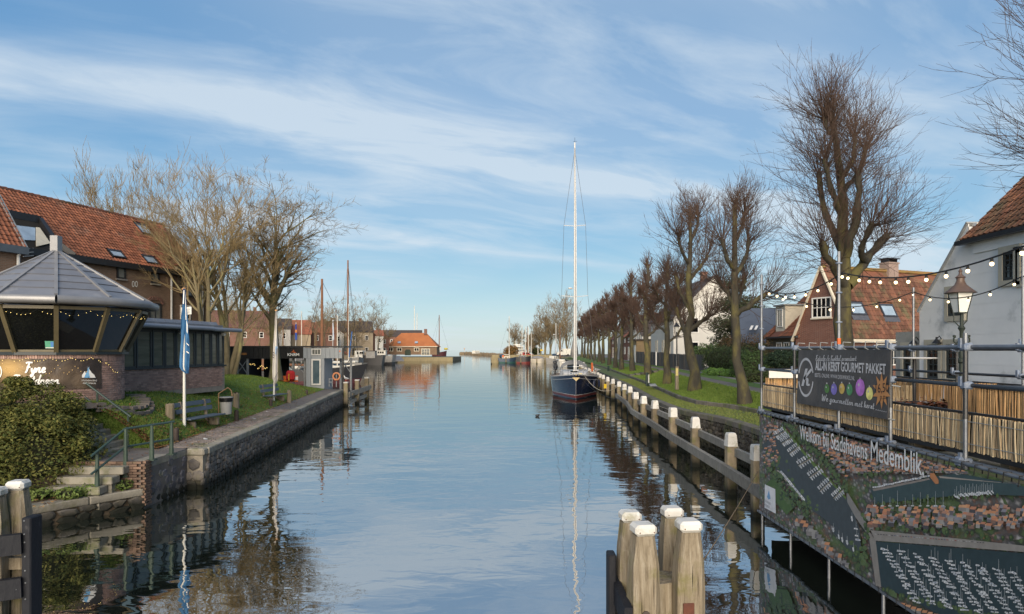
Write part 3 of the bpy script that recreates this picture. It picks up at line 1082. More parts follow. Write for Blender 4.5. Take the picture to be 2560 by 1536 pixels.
mb = MB()
mb.lathe((PC.x, PC.y, 0), [(RB - .006, 2.2), (RB - .006, 3.84)], 48)
wallp = mb.build('wall', m_joint, office)
its = []
nb = 53
for r in range(21):
 z = 2.48 + r * .066
 soldier = z > 3.66
 if z > 3.66:
  continue
 for c in range(nb):
  a = 2 * math.pi * (c + .5 * (r % 2)) / nb
  n = Vector((math.cos(a), math.sin(a), 0))
  if n.dot(-PC.normalized()) < -.35:
   continue
  q = Vector((PC.x, PC.y, z)) + n * (RB - .035 + rnd.uniform(-.002, .003))
  its.append((0, axes(q, Vector((-n.y, n.x, 0)), n, (0, 0, 1), .204, .09, .055)))
for c in range(172):                     # soldier course below the sill
 a = 2 * math.pi * c / 172
 n = Vector((math.cos(a), math.sin(a), 0))
 if n.dot(-PC.normalized()) < -.3:
  continue
 its.append((0, axes(Vector((PC.x, PC.y, 3.745)) + n * (RB - .03), Vector((-n.y, n.x, 0)), n, (0, 0, 1), .056, .09, .2)))
pieces(wallp, 'brick', [BOXV], m_brickL, its)
# sill and window band
mb = MB()
for i in range(NS):
 j = (i + 1) % NS
 b0, b1 = ring(RG0 + .08, ZS - .085), ring(RG0 - .25, ZS - .085)
 mb.prism([b0[i], b0[j], b1[j], b1[i]], (0, 0, .08))
mb.build('sill', m_anthr, office)
gb, gt = ring(RG0 + .0, ZS), ring(RG1, ZT)
for i in range(NS):
 j = (i + 1) % NS
 MB().poly([gb[i], gb[j], gt[j], gt[i]]).build('window_pane', m_dkglass, office)
for i in range(NS):
 d = Vector((math.cos(ang[i]), math.sin(ang[i]), 0)) * .015
 MB().bar(gb[i] + d, gt[i] + d, .115, .12, up=d.normalized()).build('mullion', m_olive, office)
mb = MB()
for i in range(NS):
 j = (i + 1) % NS
 n = (gb[i] + gb[j]) / 2 - Vector((PC.x, PC.y, ZS))
 mb.bar(gb[i] + Vector((0, 0, .05)), gb[j] + Vector((0, 0, .05)), .06, .1)
 mb.bar(gt[i] - Vector((0, 0, .05)), gt[j] - Vector((0, 0, .05)), .06, .09)
mb.build('window_frame', m_olive, office)
# inner core so that nobody sees through the lookout
MB().lathe((PC.x, PC.y, 0), [(1.4, 3.8), (1.4, 5.2)], 12).build('inner_wall', mat('dark_inside', (.02, .018, .015), None, 2, .9), office)
# roof: facets of horizontal zinc panels, ribs, gutter, finial
apex = Vector((PC.x, PC.y, 7.06))
er = ring(RGU - .1, 5.48)
roof = MB()
for i in range(NS):
 j = (i + 1) % NS
 roof.poly([er[i], er[j], apex])
roof = roof.build('roof', m_zinc, office)
lev = [0, .15, .29, .43, .56, .68, .79, .89, .985]
for i in range(NS):
 j = (i + 1) % NS
 nrm = (er[j] - er[i]).cross(apex - er[i]).normalized()
 if nrm.z < 0: nrm = -nrm
 for a_, b_ in zip(lev[:-1], lev[1:]):
  b_ -= .006
  q = [er[i].lerp(apex, a_), er[j].lerp(apex, a_), er[j].lerp(apex, b_), er[i].lerp(apex, b_)]
  lo, hi = nrm * .026, nrm * .008
  MB().add([q[0] + lo, q[1] + lo, q[2] + hi, q[3] + hi, q[0] + nrm * .002, q[1] + nrm * .002], [(0, 1, 2, 3), (4, 5, 1, 0)]).build('panel', m_zinc, roof)
 MB().bar(er[i] + Vector((0, 0, .03)), apex + Vector((0, 0, .0)), .085, .075).build('rib', m_zincrib, roof)
mb = MB()
gu = ring(RGU, 5.38)
mb.tube(gu + [gu[0]], .125, 10, caps=False)
mb.build('gutter', m_zincrib, office, smooth=True)
mb = MB()
g2 = ring(RGU - .17, 5.26)
g3 = ring(RG1 - .05, 5.26)
for i in range(NS):
 j = (i + 1) % NS
 mb.prism([g2[i], g2[j], g3[j], g3[i]], (0, 0, .04))
mb.build('soffit', m_zinc, office)
MB().box((PC.x, PC.y, 7.22), (.23, .23, .54)).build('finial', m_zincrib, office)

# ---- low wing
WW = Wall((-13.72, 23.6), (1.05, 6.35))
UL = 6.55
mb = MB()
mb.prism([WW.pt(-1.2, 2.2, -.006), WW.pt(UL, 2.2, -.006), WW.pt(UL, 2.2, -6), WW.pt(-1.2, 2.2, -6)], (0, 0, 1.07))
wing = mb.build('wall', m_joint, office)
its = []
for r in range(13):
 for c in range(37):
  u = (c + .5 * (r % 2)) * .207 - 1.0
  if u > UL - .1: continue
  its.append((0, axes(WW.pt(u, 2.45 + r * .066, -.035), WW.a, WW.n, (0, 0, 1), .196, .09, .055)))
WE = Wall((WW.pt(UL, 0).x, WW.pt(UL, 0).y), (-WW.n.x, -WW.n.y))
pieces(wing, 'brick', [BOXV], m_brickL, its)
mb = MB()
mb.prism([WW.pt(-1.2, 3.28, -.02), WW.pt(UL, 3.28, -.02), WW.pt(UL, 3.28, -6), WW.pt(-1.2, 3.28, -6)], (0, 0, 1.52))
mb.build('window_band', m_anthr, office)
edges = [0.05, 1.0, 1.85, 2.55, 3.2, 3.85, 4.42, 4.97, 5.5, 6.02, 6.48]
for a_, b_ in zip(edges[:-1], edges[1:]):
 window(office, WW, (a_ + .02, 3.32, b_ - .02, 4.72), m_anthr, m_blind, fw=.075, dep=.05, off=-.018)
mb = MB()
mb.prism([WW.pt(-1.2, 3.27, .0), WW.pt(UL + .05, 3.27, .0), WW.pt(UL + .05, 3.33, .0), WW.pt(-1.2, 3.33, .0)], WW.n * .07)
mb.build('sill', m_anthr, office)
mb = MB()
mb.prism([WW.pt(-1.2, 4.8, .42), WW.pt(UL + .45, 4.8, .42), WW.pt(UL + .45, 4.8, -6.2), WW.pt(-1.2, 4.8, -6.2)], (0, 0, .09))
mb.prism([WW.pt(-1.2, 4.89, .3), WW.pt(UL - .6, 4.89, .3), WW.pt(UL - .6, 4.89, -6.2), WW.pt(-1.2, 4.89, -6.2)], (0, 0, .14))
wroof = mb.build('flat_roof', m_zinc, office)
for k in range(12):
 u = -1.0 + k * .56
 MB().prism([WW.pt(u + .01, 4.9, .32), WW.pt(u + .55, 4.9, .32), WW.pt(u + .55, 5.16, .14), WW.pt(u + .01, 5.16, .14)], -WW.n * .02).build('panel', m_zinc, wroof)
MB().tube([WW.pt(-.6, 4.86, .5), WW.pt(UL - 1.6, 4.86, .5)], .085, 10).tube([WW.pt(UL - 1.55, 4.84, .46), WW.pt(UL + .5, 4.84, .46)], .085, 10).build('gutter', mat('zinc_gutter', (.22, .24, .28), (.18, .2, .24), 2, .4, spec=.5, metal=.2), office, smooth=True)
for u in (3.35, 6.2):
 MB().ball(WW.pt(u, 4.66, .17), .1, 10, (1, 1, .9)).bar(WW.pt(u, 4.76, .05), WW.pt(u, 4.7, .15), .04, .04).build('globe_lamp', m_white, office)
# small info card behind the lookout glass
q = [gb[i] for i in range(NS)]
fi = NS - 1

def facet(i, s, t, off=.012):
 j = (i + 1) % NS
 a = gb[i].lerp(gb[j], s)
 b = gt[i].lerp(gt[j], s)
 n = (gb[j] - gb[i]).cross(gt[i] - gb[i]).normalized()
 if n.dot(gb[i] - PC) < 0: n = -n
 return a.lerp(b, t) + n * off

# which facets flank the front corner: 0 and 11; the one to the left of the front corner (in the photo) holds the card
lf = 11 if facet(11, .5, .5).x < facet(0, .5, .5).x else 0
s0 = (lambda s: s) if lf == 11 else (lambda s: 1 - s)
mb = MB()
mb.col = (.12, .38, .25)
mb.poly([facet(lf, s0(.74), .08), facet(lf, s0(.95), .08), facet(lf, s0(.95), .24), facet(lf, s0(.74), .24)])
mb.col = (.10, .25, .55)
mb.poly([facet(lf, s0(.87), .11, .014), facet(lf, s0(.94), .11, .014), facet(lf, s0(.94), .23, .014), facet(lf, s0(.87), .23, .014)])
mb.col = (.75, .76, .7)
mb.poly([facet(lf, s0(.745), .085, .014), facet(lf, s0(.945), .085, .014), facet(lf, s0(.945), .105, .014), facet(lf, s0(.745), .105, .014)])
mb.build('card', attr_mat('printed_card', .5), None, label='small green and blue card at the bottom of a lookout window', cat='card')

# ---- fairy lights: bulbs on a wire
m_bulb = mat('warm_bulb', (.9, .7, .3), None, 2, .4, emit=(1.0, .70, .22), estr=1.6)
m_wire = mat('black_wire', (.012, .012, .012), None, 3, .6)

def fairy(label, pts, r=.0075, group=None, n_bulbs=True, wire=.0035):
 o = thing('fairy_lights', pts[0], label, 'fairy lights', group)
 MB().tube(pts, wire, 3).build('wire', m_wire, o)
 mb = MB()
 for q in pts[1:-1]:
  if rnd.random() < .25: continue
  mb.ball(Vector(q) + Vector((rnd.uniform(-.02, .02), rnd.uniform(-.02, .02), -.012)), r, 5)
 b = mb.build('bulb', m_bulb, o)
 b['kind'] = 'stuff'
 return o

pts = []
lf_list = [10, 11, 0, 1] if lf == 11 else [2, 1, 0, 11]
for fi_ in ([9, 10, 11, 0, 1, 2]):
 for k in range(13):
  s = k / 12
  t = .93 - .10 * math.sin(math.pi * ((s * 1.5) % 1)) - .02 * rnd.random()
  pts.append(facet(fi_, s, t, .05))
fairy('string of tiny warm lights swagged under the round lookout roof', pts)
pts = []
for k in range(60):
 a = a0 - 1.2 + 2.2 * k / 59
 zz = 3.78 - .10 * abs(math.sin(k * .42)) - (.45 * max(0, (k - 48) / 11))
 pts.append(Vector((PC.x + (RB + .07) * math.cos(a), PC.y + (RB + .07) * math.sin(a), zz)))
fairy('string of tiny warm lights along the brick base above the dark banner', pts)

# ---- dark banner "Fyne Feestdagen" on the round base
ban = thing('banner', (PC.x, PC.y - 2, 2.7), 'dark brown printed banner wishing Fyne Feestdagen on the round brick base', 'banner')

def cyl(px, z, off=.03):
 """point on the round base seen at photo column px"""
 r = Vector(((px - CX) / F, 1))
 c = Vector((PC.x, PC.y))
 R = RB + off
 A, B, Cc = r.dot(r), -2 * r.dot(c), c.dot(c) - R * R
 D = max(B * B - 4 * A * Cc, 0)
 t = (-B - math.sqrt(D)) / (2 * A)
 return Vector((r.x * t, t, z))

def zc(px, py, off=.03):
 q = cyl(px, 0, off)
 return H - (py - HOR) / F * q.y

bt, bb = 896.5, 972
mb = MB()
N = 46
V = []
for i in range(N + 1):
 px = -20 + (254 + 20) * i / N
 for j, py in enumerate((bt + (254 - px) * .004, bt + 18, bt + 38, bt + 57, bb + (254 - px) * .01)):
  V.append(cyl(px, zc(px, py), .03 + .012 * math.sin(px * .11 + j * 1.3) * (j not in (0, 4))))
mb.add(V, [(i * 5 + j, i * 5 + j + 1, (i + 1) * 5 + j + 1, (i + 1) * 5 + j) for i in range(N) for j in range(4)])

def banner_mat():
 mm = bpy.data.materials.new('dark_banner')
 mm.use_nodes = True
 t = NT(mm.node_tree)
 p = t.n('ShaderNodeNewGeometry').outputs['Position']
 s_ = t.n('ShaderNodeSeparateXYZ', {0: p})
 blot = t.ramp(t.noise(p, 1.1, 3.0, .5), [(.42, 0.0), (.62, 1.0)])
 col = t.mix(blot, (.035, .027, .024), (.12, .085, .055))
 # printed golden gleam behind the first letters
 gx = t.m('MULTIPLY', t.m('SUBTRACT', s_.outputs[0], -14.1), 1.25)
 gz = t.m('MULTIPLY', t.m('SUBTRACT', s_.outputs[2], 3.45), 2.0)
 g = t.m('POWER', 2.718, t.m('MULTIPLY', t.m('ADD', t.m('MULTIPLY', gx, gx), t.m('MULTIPLY', gz, gz)), -2.6))
 col = t.mix(g, col, (.42, .27, .10))
 bp = t.n('ShaderNodeBump', {'Height': t.noise(p, 2.3, 4.0, .6, 1.5), 'Strength': .5, 'Distance': .06})
 b = t.n('ShaderNodeBsdfPrincipled', {'Base Color': col, 'Roughness': .5, 'Normal': bp.outputs[0], 'Specular IOR Level': .35})
 t.n('ShaderNodeOutputMaterial', {0: b.outputs[0]})
 return mm

mb.build('sheet', banner_mat(), ban, smooth=True)
m_print = mat('white_print', (.80, .78, .74), (.74, .72, .68), 4, .6)

# handwriting strokes (x, y in em; baseline 0, x-height .45, ascender 1)
SCR = {
 'F': (.62, [[(.02, .86), (.2, .96), (.62, .92)], [(.33, .93), (.27, .5), (.2, .08), (.08, .02)], [(.14, .5), (.5, .52)]]),
 'y': (.48, [[(.02, .42), (.08, .12), (.2, .04), (.34, .4)], [(.36, .46), (.28, -.1), (.16, -.36), (.05, -.28), (.2, -.1), (.46, .1)]]),
 'n': (.5, [[(.04, .42), (.04, .02)], [(.05, .25), (.16, .42), (.28, .42), (.3, .1), (.36, .02), (.48, .12)]]),
 'e': (.42, [[(.02, .2), (.24, .26), (.28, .4), (.16, .46), (.06, .3), (.08, .08), (.2, .02), (.4, .12)]]),
 's': (.38, [[(.0, .08), (.2, .46), (.24, .2), (.14, .02), (.04, .08)], [(.16, .02), (.36, .1)]]),
 't': (.34, [[(.16, .85), (.1, .1), (.18, .02), (.32, .12)], [(.0, .55), (.3, .58)]]),
 'd': (.5, [[(.34, .38), (.2, .46), (.06, .3), (.06, .08), (.18, .02), (.32, .2), (.42, 1.0)], [(.36, .5), (.32, .08), (.4, .02), (.5, .12)]]),
 'a': (.48, [[(.32, .4), (.18, .46), (.05, .28), (.06, .06), (.18, .04), (.32, .36)], [(.33, .44), (.3, .08), (.36, .02), (.48, .12)]]),
 'g': (.48, [[(.32, .4), (.18, .46), (.05, .28), (.06, .06), (.18, .04), (.32, .36)], [(.34, .45), (.26, -.2), (.14, -.36), (.04, -.26), (.2, -.08), (.46, .1)]]),
 'm': (.72, [[(.04, .42), (.04, .02)], [(.05, .25), (.15, .42), (.24, .4), (.25, .02)], [(.26, .26), (.36, .42), (.46, .4), (.48, .1), (.54, .02), (.7, .12)]]),
 'r': (.36, [[(.04, .42), (.05, .02)], [(.05, .25), (.16, .44), (.3, .4)]]),
 'o': (.44, [[(.2, .45), (.05, .3), (.06, .08), (.2, .02), (.34, .16), (.32, .4), (.2, .45), (.42, .4)]]),
 'u': (.5, [[(.04, .42), (.05, .1), (.14, .02), (.28, .1), (.33, .42)], [(.34, .42), (.34, .08), (.4, .02), (.5, .1)]]),
 'k': (.46, [[(.08, .98), (.05, .02)], [(.34, .46), (.08, .22), (.22, .2), (.32, .04), (.46, .08)]]),
 'w': (.62, [[(.03, .42), (.06, .06), (.16, .02), (.26, .36), (.28, .06), (.38, .02), (.48, .42), (.6, .4)]]),
 'i': (.24, [[(.06, .42), (.06, .08), (.12, .02), (.24, .1)], [(.07, .62), (.08, .66)]]),
 'l': (.28, [[(.0, .1), (.22, .8), (.16, 1.0), (.08, .8), (.08, .1), (.14, .02), (.28, .12)]]),
 'p': (.48, [[(.05, .44), (.02, -.4)], [(.05, .3), (.18, .46), (.34, .36), (.32, .1), (.18, .02), (.06, .1)]]),
 'c': (.4, [[(.3, .4), (.18, .46), (.05, .28), (.07, .06), (.2, .02), (.4, .12)]]),
 'f': (.34, [[(.3, .85), (.22, 1.0), (.14, .8), (.1, -.3), (.04, -.38)], [(.0, .42), (.28, .44)]]),
 'E': (.56, [[(.5, .9), (.25, 1.0), (.12, .8), (.3, .56)], [(.3, .56), (.06, .4), (.06, .1), (.25, .0), (.54, .14)]]),
 'K': (.62, [[(.16, .98), (.1, .0)], [(.56, .96), (.14, .42), (.36, .4), (.44, .06), (.62, .08)]]),
 'W': (.86, [[(.04, .96), (.12, .04), (.2, .02), (.42, .8), (.44, .04), (.52, .02), (.84, .98)]]),
 ':': (.2, [[(.06, .06), (.07, .1)], [(.08, .36), (.09, .4)]]),
 '.': (.2, [[(.06, .02), (.07, .06)]]),
 ' ': (.3, []),
}

def smooth_line(p):
 if len(p) < 3:
  return p
 out = []
 q = [p[0]] + list(p) + [p[-1]]
 for i in range(1, len(q) - 2):
  for k in range(4):
   t = k / 4
   out.append(tuple(.5 * ((2 * q[i][d]) + (-q[i - 1][d] + q[i + 1][d]) * t + (2 * q[i - 1][d] - 5 * q[i][d] + 4 * q[i + 1][d] - q[i + 2][d]) * t * t + (-q[i - 1][d] + 3 * q[i][d] - 3 * q[i + 1][d] + q[i + 2][d]) * t ** 3) for d in (0, 1)))
 out.append(p[-1])
 return out

def script(parent, name, body, fn, x0, y0, size, m, wt=.09, slant=.18, width=None):
 """handwritten lettering: strokes as flat ribbons; fn(x, y) puts layout coordinates on the surface"""
 tot = sum(SCR[ch][0] for ch in body)
 sx = (width / tot) if width else size
 mb = MB()
 cx_ = 0
 for ch in body:
  wd_, st = SCR[ch]
  for ln in st:
   p = smooth_line(ln)
   V = []
   for i, (x, y) in enumerate(p):
    a, b = p[max(i - 1, 0)], p[min(i + 1, len(p) - 1)]
    dx, dy = (b[0] - a[0]) * sx, (b[1] - a[1]) * size
    L = math.hypot(dx, dy) or 1
    h = wt * size * .5 * (.75 + .35 * abs(dy / L))
    X, Y = (cx_ + x + slant * y) * sx, y * size
    V += [(X - dy / L * h, Y + dx / L * h), (X + dy / L * h, Y - dx / L * h)]
   vs = [fn(x0 + X, y0 + Y) for X, Y in V]
   mb.add(vs, [(2 * i, 2 * i + 1, 2 * i + 3, 2 * i + 2) for i in range(len(p) - 1)])
  cx_ += wd_
 return mb.build(name, m, parent)

fnb = lambda x, y: cyl(x, zc(x, -y, .05), .05)      # layout in photo columns and rows
script(ban, 'lettering', 'Fyne', fnb, 60, -932, 27, m_print, .16, .2, 54)
script(ban, 'lettering', 'Feestdagen', fnb, 30, -961, 24, m_print, .16, .2, 118)
# emblem of sails and the harbour name
mb = MB()
for pts_ in ([(205, 945), (216, 943), (217, 936), (212, 928), (208, 934), (205, 938)], [(224, 945), (239, 945), (236, 938), (229, 932), (220, 918), (222, 932)]):
 mb.poly([cyl(a, zc(a, b, .05), .05) for a, b in pts_])
mb.build('emblem', m_print, ban)
MB().poly([cyl(a, zc(a, b, .05), .052) for a, b in [(210, 945), (221, 945), (223, 917)]]).poly([cyl(a, zc(a, b, .05), .052) for a, b in [(222, 945), (225, 945), (217.5, 915.5)]]).build('emblem_sail', mat('print_blue', (.20, .45, .72), None, 3, .6), ban)
tx = (cyl(242, 0) - cyl(203, 0))
tx.z = 0
for body, py in (('STADSHAVENS', 953.5), ('MEDEMBLIK', 960.5)):
 a, b = (203, 241) if body[0] == 'S' else (206, 239)
 p0, p1 = cyl(a, zc(a, py, .05), .055), cyl(b, zc(b, py, .05), .055)
 text(ban, 'lettering', body, p0, p1 - p0, (0, 0, 1), .045, m_print, (p1 - p0).length, ext=.03)
mb = MB()
for k in range(30):
 px = 8 + k * 7.2 + rnd.uniform(-2, 2)
 py = 912 + 22 * abs(math.sin(k * .5)) + rnd.uniform(-3, 3)
 c = cyl(px, zc(px, py, .05), .046)
 mb.poly([c + Vector((.011 * math.cos(t), 0, .011 * math.sin(t))) for t in (0, 1.05, 2.1, 3.14, 4.2, 5.25)])
mb.build('printed_lights', mat('print_gold', (.75, .5, .2), None, 3, .6), ban)
# left end: white round emblem half hidden
mb = MB()
c = (-6, 930)
mb.add([fnb(c[0] + r * math.cos(t / 16 * 6.283), -c[1] + 1.6 * r * math.sin(t / 16 * 6.283)) for r in (8.5, 11) for t in range(16)], [(i, (i + 1) % 16, 16 + (i + 1) % 16, 16 + i) for i in range(16)])
mb.build('ring_emblem', m_print, ban)

# ---- round brick threshold in the grass
pv = thing('paving', (-12.3, 21.4, 2.48), 'half round brick threshold in the grass below the lookout', 'paving')
mb = MB()
for i in range(16):
 a = -1.3 + 2.3 * i / 15
 for r_, s_ in ((2.3, (.5, .24, .09)), (2.62, (.12, .38, .13))):
  x, y = PC.x + r_ * math.cos(a), PC.y + r_ * math.sin(a)
  mb.box((x, y, float(zL(x, y)) + .01), s_, a)
mb.build('edging', m_path, pv)

# ================================================================== stairs, railings
m_step = mat('step_stone', (.26, .24, .20), (.18, .165, .135), 4, .9, .4, 20, c3=(.12, .13, .05), c3scale=2.0, c3lo=.5, c3hi=.7, vec='pos')
st = thing('garden_stairs', (-11.8, 19.2, 1.2), 'upper flight of worn stone steps climbing the bank to the round lookout', 'stairs')
for k in range(9):
 x = -10.95 - k * .215
 MB().bbox((x - .2, 19.0, 1.02 + .155 * (k + 1)), (.5, 1.35, .17), .02).build('step', m_step, st)
st2 = thing('landing_stairs', (-10.2, 16.7, .5), 'three pale stone steps from the brick landing down to the low quay', 'stairs')
for k, w_ in enumerate((1.35, 1.35, 1.3)):
 MB().bbox((-10.27 - k * .1, 17.02 - k * .30, 1.0 - k * .19), (w_, .36, .19), .02).build('step', m_step, st2)
 if k: MB().box((-10.27 - k * .1, 17.02 - k * .3 + .1, .75 - k * .19), (w_ - .1, .4, .4)).build('riser', m_step, st2)
m_rail = mat('dark_green_paint', (.022, .045, .04), (.03, .055, .05), 4, .45, .1, spec=.5)
m_railp = mat('green_post_paint', (.05, .075, .055), (.035, .055, .045), 4, .55, .1)

def post(o, base, top, r0=.05, r1=.028):
 base, top = Vector(base), Vector(top)
 mb = MB().tube([base, top], [r0, r1], 8)
 mb.box(base + Vector((0, 0, .012)), (.2, .2, .024))
 return mb.build('post', m_railp, o)

rl = thing('handrail', (-12, 19.8, 1.2), 'dark green upper handrail beside the steps to the lookout', 'railing')
ru = [P(166, 929, 20.1), P(176, 929, 20.1), P(327, 1042.7, 19.65)]
MB().tube(ru, .03, 8).build('rail', m_rail, rl, smooth=True)
MB().tube([P(165, 965, 20.1), P(177, 965.5, 20.1), P(326, 1081.5, 19.65)], .028, 8).build('rail', m_rail, rl, smooth=True)
for px, yb, yt, d in ((174, 998, 929, 20.1), (243, 1056, 980, 19.9), (320, 1114, 1040, 19.66)):
 post(rl, P(px, yb, d), P(px, yt, d))
wnd = thing('marker_pole', P(174, 929, 20.1), 'thin white pole with red tip on top of the upper handrail post', 'pole')
MB().tube([P(174, 929, 20.1), P(174, 910, 20.1)], .016, 6).build('pole', m_white, wnd)
MB().tube([P(174, 909.8, 20.1), P(174, 898, 20.1)], .017, 6).build('tip', mat('red_paint', (.55, .06, .04), None, 3, .5), wnd)
rl2 = thing('handrail', (-9.5, 17.5, 1.2), 'dark green lower railing round the landing and down the quay steps', 'railing')
a, b, c = P(228, 1141, 16.2), P(313, 1072.5, 17.2), P(428.5, 1055.6, 18.2)
MB().tube([a, b], .03, 8).tube([b, c, c + (c - b).normalized() * .08], .03, 8).build('rail', m_rail, rl2, smooth=True)
MB().tube([P(228, 1186, 16.2), P(313, 1117.7, 17.2)], .028, 8).tube([P(313, 1117.7, 17.2), P(428, 1098, 18.2)], .028, 8).build('rail', m_rail, rl2, smooth=True)
for px, yb, yt, d in ((243, 1237, 1130, 16.4), (314, 1192, 1073, 17.15), (379.5, 1151, 1064, 17.5), (428.5, 1137, 1056, 18.2)):
 post(rl2, P(px, yb, d), P(px, yt, d), .065, .035)

# ================================================================== flagpoles and flags
def flagpole(base, top, label):
 o = thing('flagpole', base, label, 'flagpole', 'white flagpoles on the left bank')
 base, top = Vector(base), Vector(top)
 MB().tube([base - Vector((0, 0, .2)), base.lerp(top, .97)], [.055, .028], 10).build('pole', mat('flagpole_white', (.68, .67, .62), (.58, .57, .52), 4, .45), o, smooth=True)
 MB().lathe(base.lerp(top, .97), [(.03, 0), (.07, .03), (.07, .07), (.03, .1)], 10).build('cap', mat('pole_cap', (.5, .28, .12), None, 3, .5), o)
 return o

f1b, f1t = P(461, 1085, 22.65), P(460, 716, 22.65)
flagpole(f1b, f1t, 'white flagpole carrying the long blue flag in front of the low wing')
f2b, f2t = P(684, 1010.6, 35), P(690.5, 772, 35)
flagpole(f2b, f2t, 'leaning white flagpole carrying the white flag before the boathouse')

def hanging_flag(name, label, rows, d, m, amp, seed, z_extra=0):
 """rows: (py, px_left, px_right); cloth hanging in folds"""
 rg = random.Random(seed)
 o = thing(name, P((rows[0][1] + rows[0][2]) / 2, rows[0][0], d), label, 'flag')
 mb = MB()
 N = 14
 V = []
 for py, a, b in rows:
  ph = py * .012
  for i in range(N + 1):
   f = i / N
   V.append(P(a + (b - a) * f, py, d) + Vector((0, amp * math.sin(f * 12 + ph * 2.0) + amp * .4 * math.sin(f * 25 + ph * 5), 0)))
 mb.add(V, [(j * (N + 1) + i, j * (N + 1) + i + 1, (j + 1) * (N + 1) + i + 1, (j + 1) * (N + 1) + i) for j in range(len(rows) - 1) for i in range(N)])
 mb.build('cloth', m, o, smooth=True)
 return o

def interp_rows(tab, n):
 py = np.linspace(tab[0][0], tab[-1][0], n)
 t = np.array(tab)
 return [(p, float(np.interp(p, t[:, 0], t[:, 1])), float(np.interp(p, t[:, 0], t[:, 2]))) for p in py]

m_blue = mat('blue_cloth', (.06, .18, .36), (.045, .14, .29), 2, .75, .15, 30)
fl = hanging_flag('blue_flag', 'long blue flag with white print hanging limp from the near flagpole', interp_rows([(722, 459, 463), (755, 457, 466), (790, 453, 470), (850, 450, 471.5), (900, 448.5, 472.5), (922, 449.5, 472.5), (926, 455, 472), (934, 464, 471)], 26), 22.6, m_blue, .05, 1)
mb = MB()
for seg in ([(459, 726), (461, 726), (459.5, 760), (457, 760)], [(463, 730), (464.5, 760), (466, 800), (464, 800)], [(466, 857), (472, 863), (472, 865.5), (466, 859.5)], [(466, 878), (472, 882), (472, 884.5), (466, 880.5)], [(466, 800), (469, 812), (469, 835), (466.5, 830)]):
 mb.poly([P(x, y, 22.49) for x, y in seg])
mb.build('print', m_print, fl)
m_wflag = mat('white_cloth', (.62, .58, .54), (.54, .5, .46), 2, .8, .15, 30)
fl2 = hanging_flag('white_flag', 'white flag with blue and grey print hanging limp from the far flagpole', interp_rows([(778, 688.5, 692), (800, 687, 692.5), (840, 684, 692.5), (880, 682, 693.5), (920, 681.5, 694.5), (948, 682, 695.5), (957, 685, 692), (962, 686, 688)], 24), 34.95, m_wflag, .06, 2)
mb = MB()
mb.poly([P(x, y, 34.8) for x, y in [(688, 866), (694, 867), (694, 872), (691, 871), (690, 886), (688, 886)]])
mb.build('print', mat('print_pale_blue', (.25, .38, .58), None, 3, .7), fl2)
mb = MB()
for y in (880, 886, 892):
 mb.poly([P(x, yy, 34.8) for x, yy in [(681.8, y), (685.5, y + 1), (685.5, y + 4), (681.8, y + 3)]])
for k in range(5):
 mb.poly([P(x, yy, 34.8) for x, yy in [(685 + k * 1.8, 951 - k * 3.5), (686.3 + k * 1.8, 949 - k * 3.5), (688 + k * 1.5, 944 - k * 3.5), (686.6 + k * 1.5, 945 - k * 3.5)]])
mb.build('print_grey', mat('print_grey', (.18, .17, .17), None, 3, .7), fl2)

# ================================================================== benches, bin, stumps, bollards
m_slat = mat('grey_blue_slat', (.10, .13, .16), (.07, .09, .115), 5, .6, .3, 30, c3=(.16, .18, .2), c3scale=4, stretch=(1, .2, 1))
m_wood = mat('weathered_wood', (.24, .20, .145), (.16, .13, .095), 3.5, .85, .6, 14, c3=(.12, .12, .05), c3scale=2.5, c3lo=.55, c3hi=.7, stretch=(3, 3, .5))

def bench(x, y, zs, L, label, ang_=-.11):
 o = thing('park_bench', (x, y, zs - .42), label, 'bench', 'slatted benches on the left bank')
 R = Matrix.Rotation(ang_, 3, 'Z')
 f = lambda a, b, c: Vector((x, y, zs)) + R @ Vector((a, b, c))
 for k in range(3):
  MB().bbox(f(-.34 + k * .16, 0, .03), (.13, L, .045), .01, ang_).build('seat_slat', m_slat, o)
 for k, (dx, dz) in enumerate(((-.5, .28), (-.56, .5))):
  MB().bar(f(dx, -L / 2, dz), f(dx, L / 2, dz), .045, .15, up=(-.25, 0, 1)).build('back_slat', m_slat, o)
 for s in (-1, 1):
  MB().bar(f(-.4, s * L * .33, -.5), f(-.58, s * L * .33, .6), .09, .09, up=(1, 0, 0)).build('back_post', m_wood, o)
  MB().bbox(f(-.2, s * L * .33, -.2), (.36, .12, .26), .02, ang_).build('leg', m_wood, o)
 return o

bench(-10.62, 23.85, 1.62, 2.2, 'blue grey slatted bench beside the litter bin on the grass edge')
bench(-12.05, 35.3, 1.62, 2.0, 'slatted bench behind the white flag near the boathouse')
m_bin = mat('grey_bin', (.34, .34, .33), (.27, .27, .26), 3, .5, .1)
bn = thing('litter_bin', (-10.97, 26.2, 1.42), 'pale grey litter bin with black bag and wooden bracket', 'bin')
MB().lathe((-10.97, 26.2, 1.52), [(.19, 0), (.23, .55), (.25, .62)], 14).build('bucket', m_bin, bn, smooth=True)
MB().lathe((-10.97, 26.2, 2.0), [(.245, 0), (.26, .12), (.26, .15), (.2, .15)], 14).build('bag', mat('black_bag', (.012, .012, .013), None, 6, .3, .4, 15), bn, smooth=True)
MB().lathe((-10.97, 26.2, 2.153), [(.265, 0), (.265, .02), (.22, .03)], 14).build('rim', m_bin, bn)
MB().tube([(-11.3, 26.3, 1.35), (-11.3, 26.3, 2.3), (-11.0, 26.45, 2.52), (-10.85, 26.4, 2.4), (-10.78, 26.3, 2.2)], .025, 6).build('bracket', mat('rusty_bracket', (.28, .16, .08), (.2, .13, .07), 5, .7), bn)

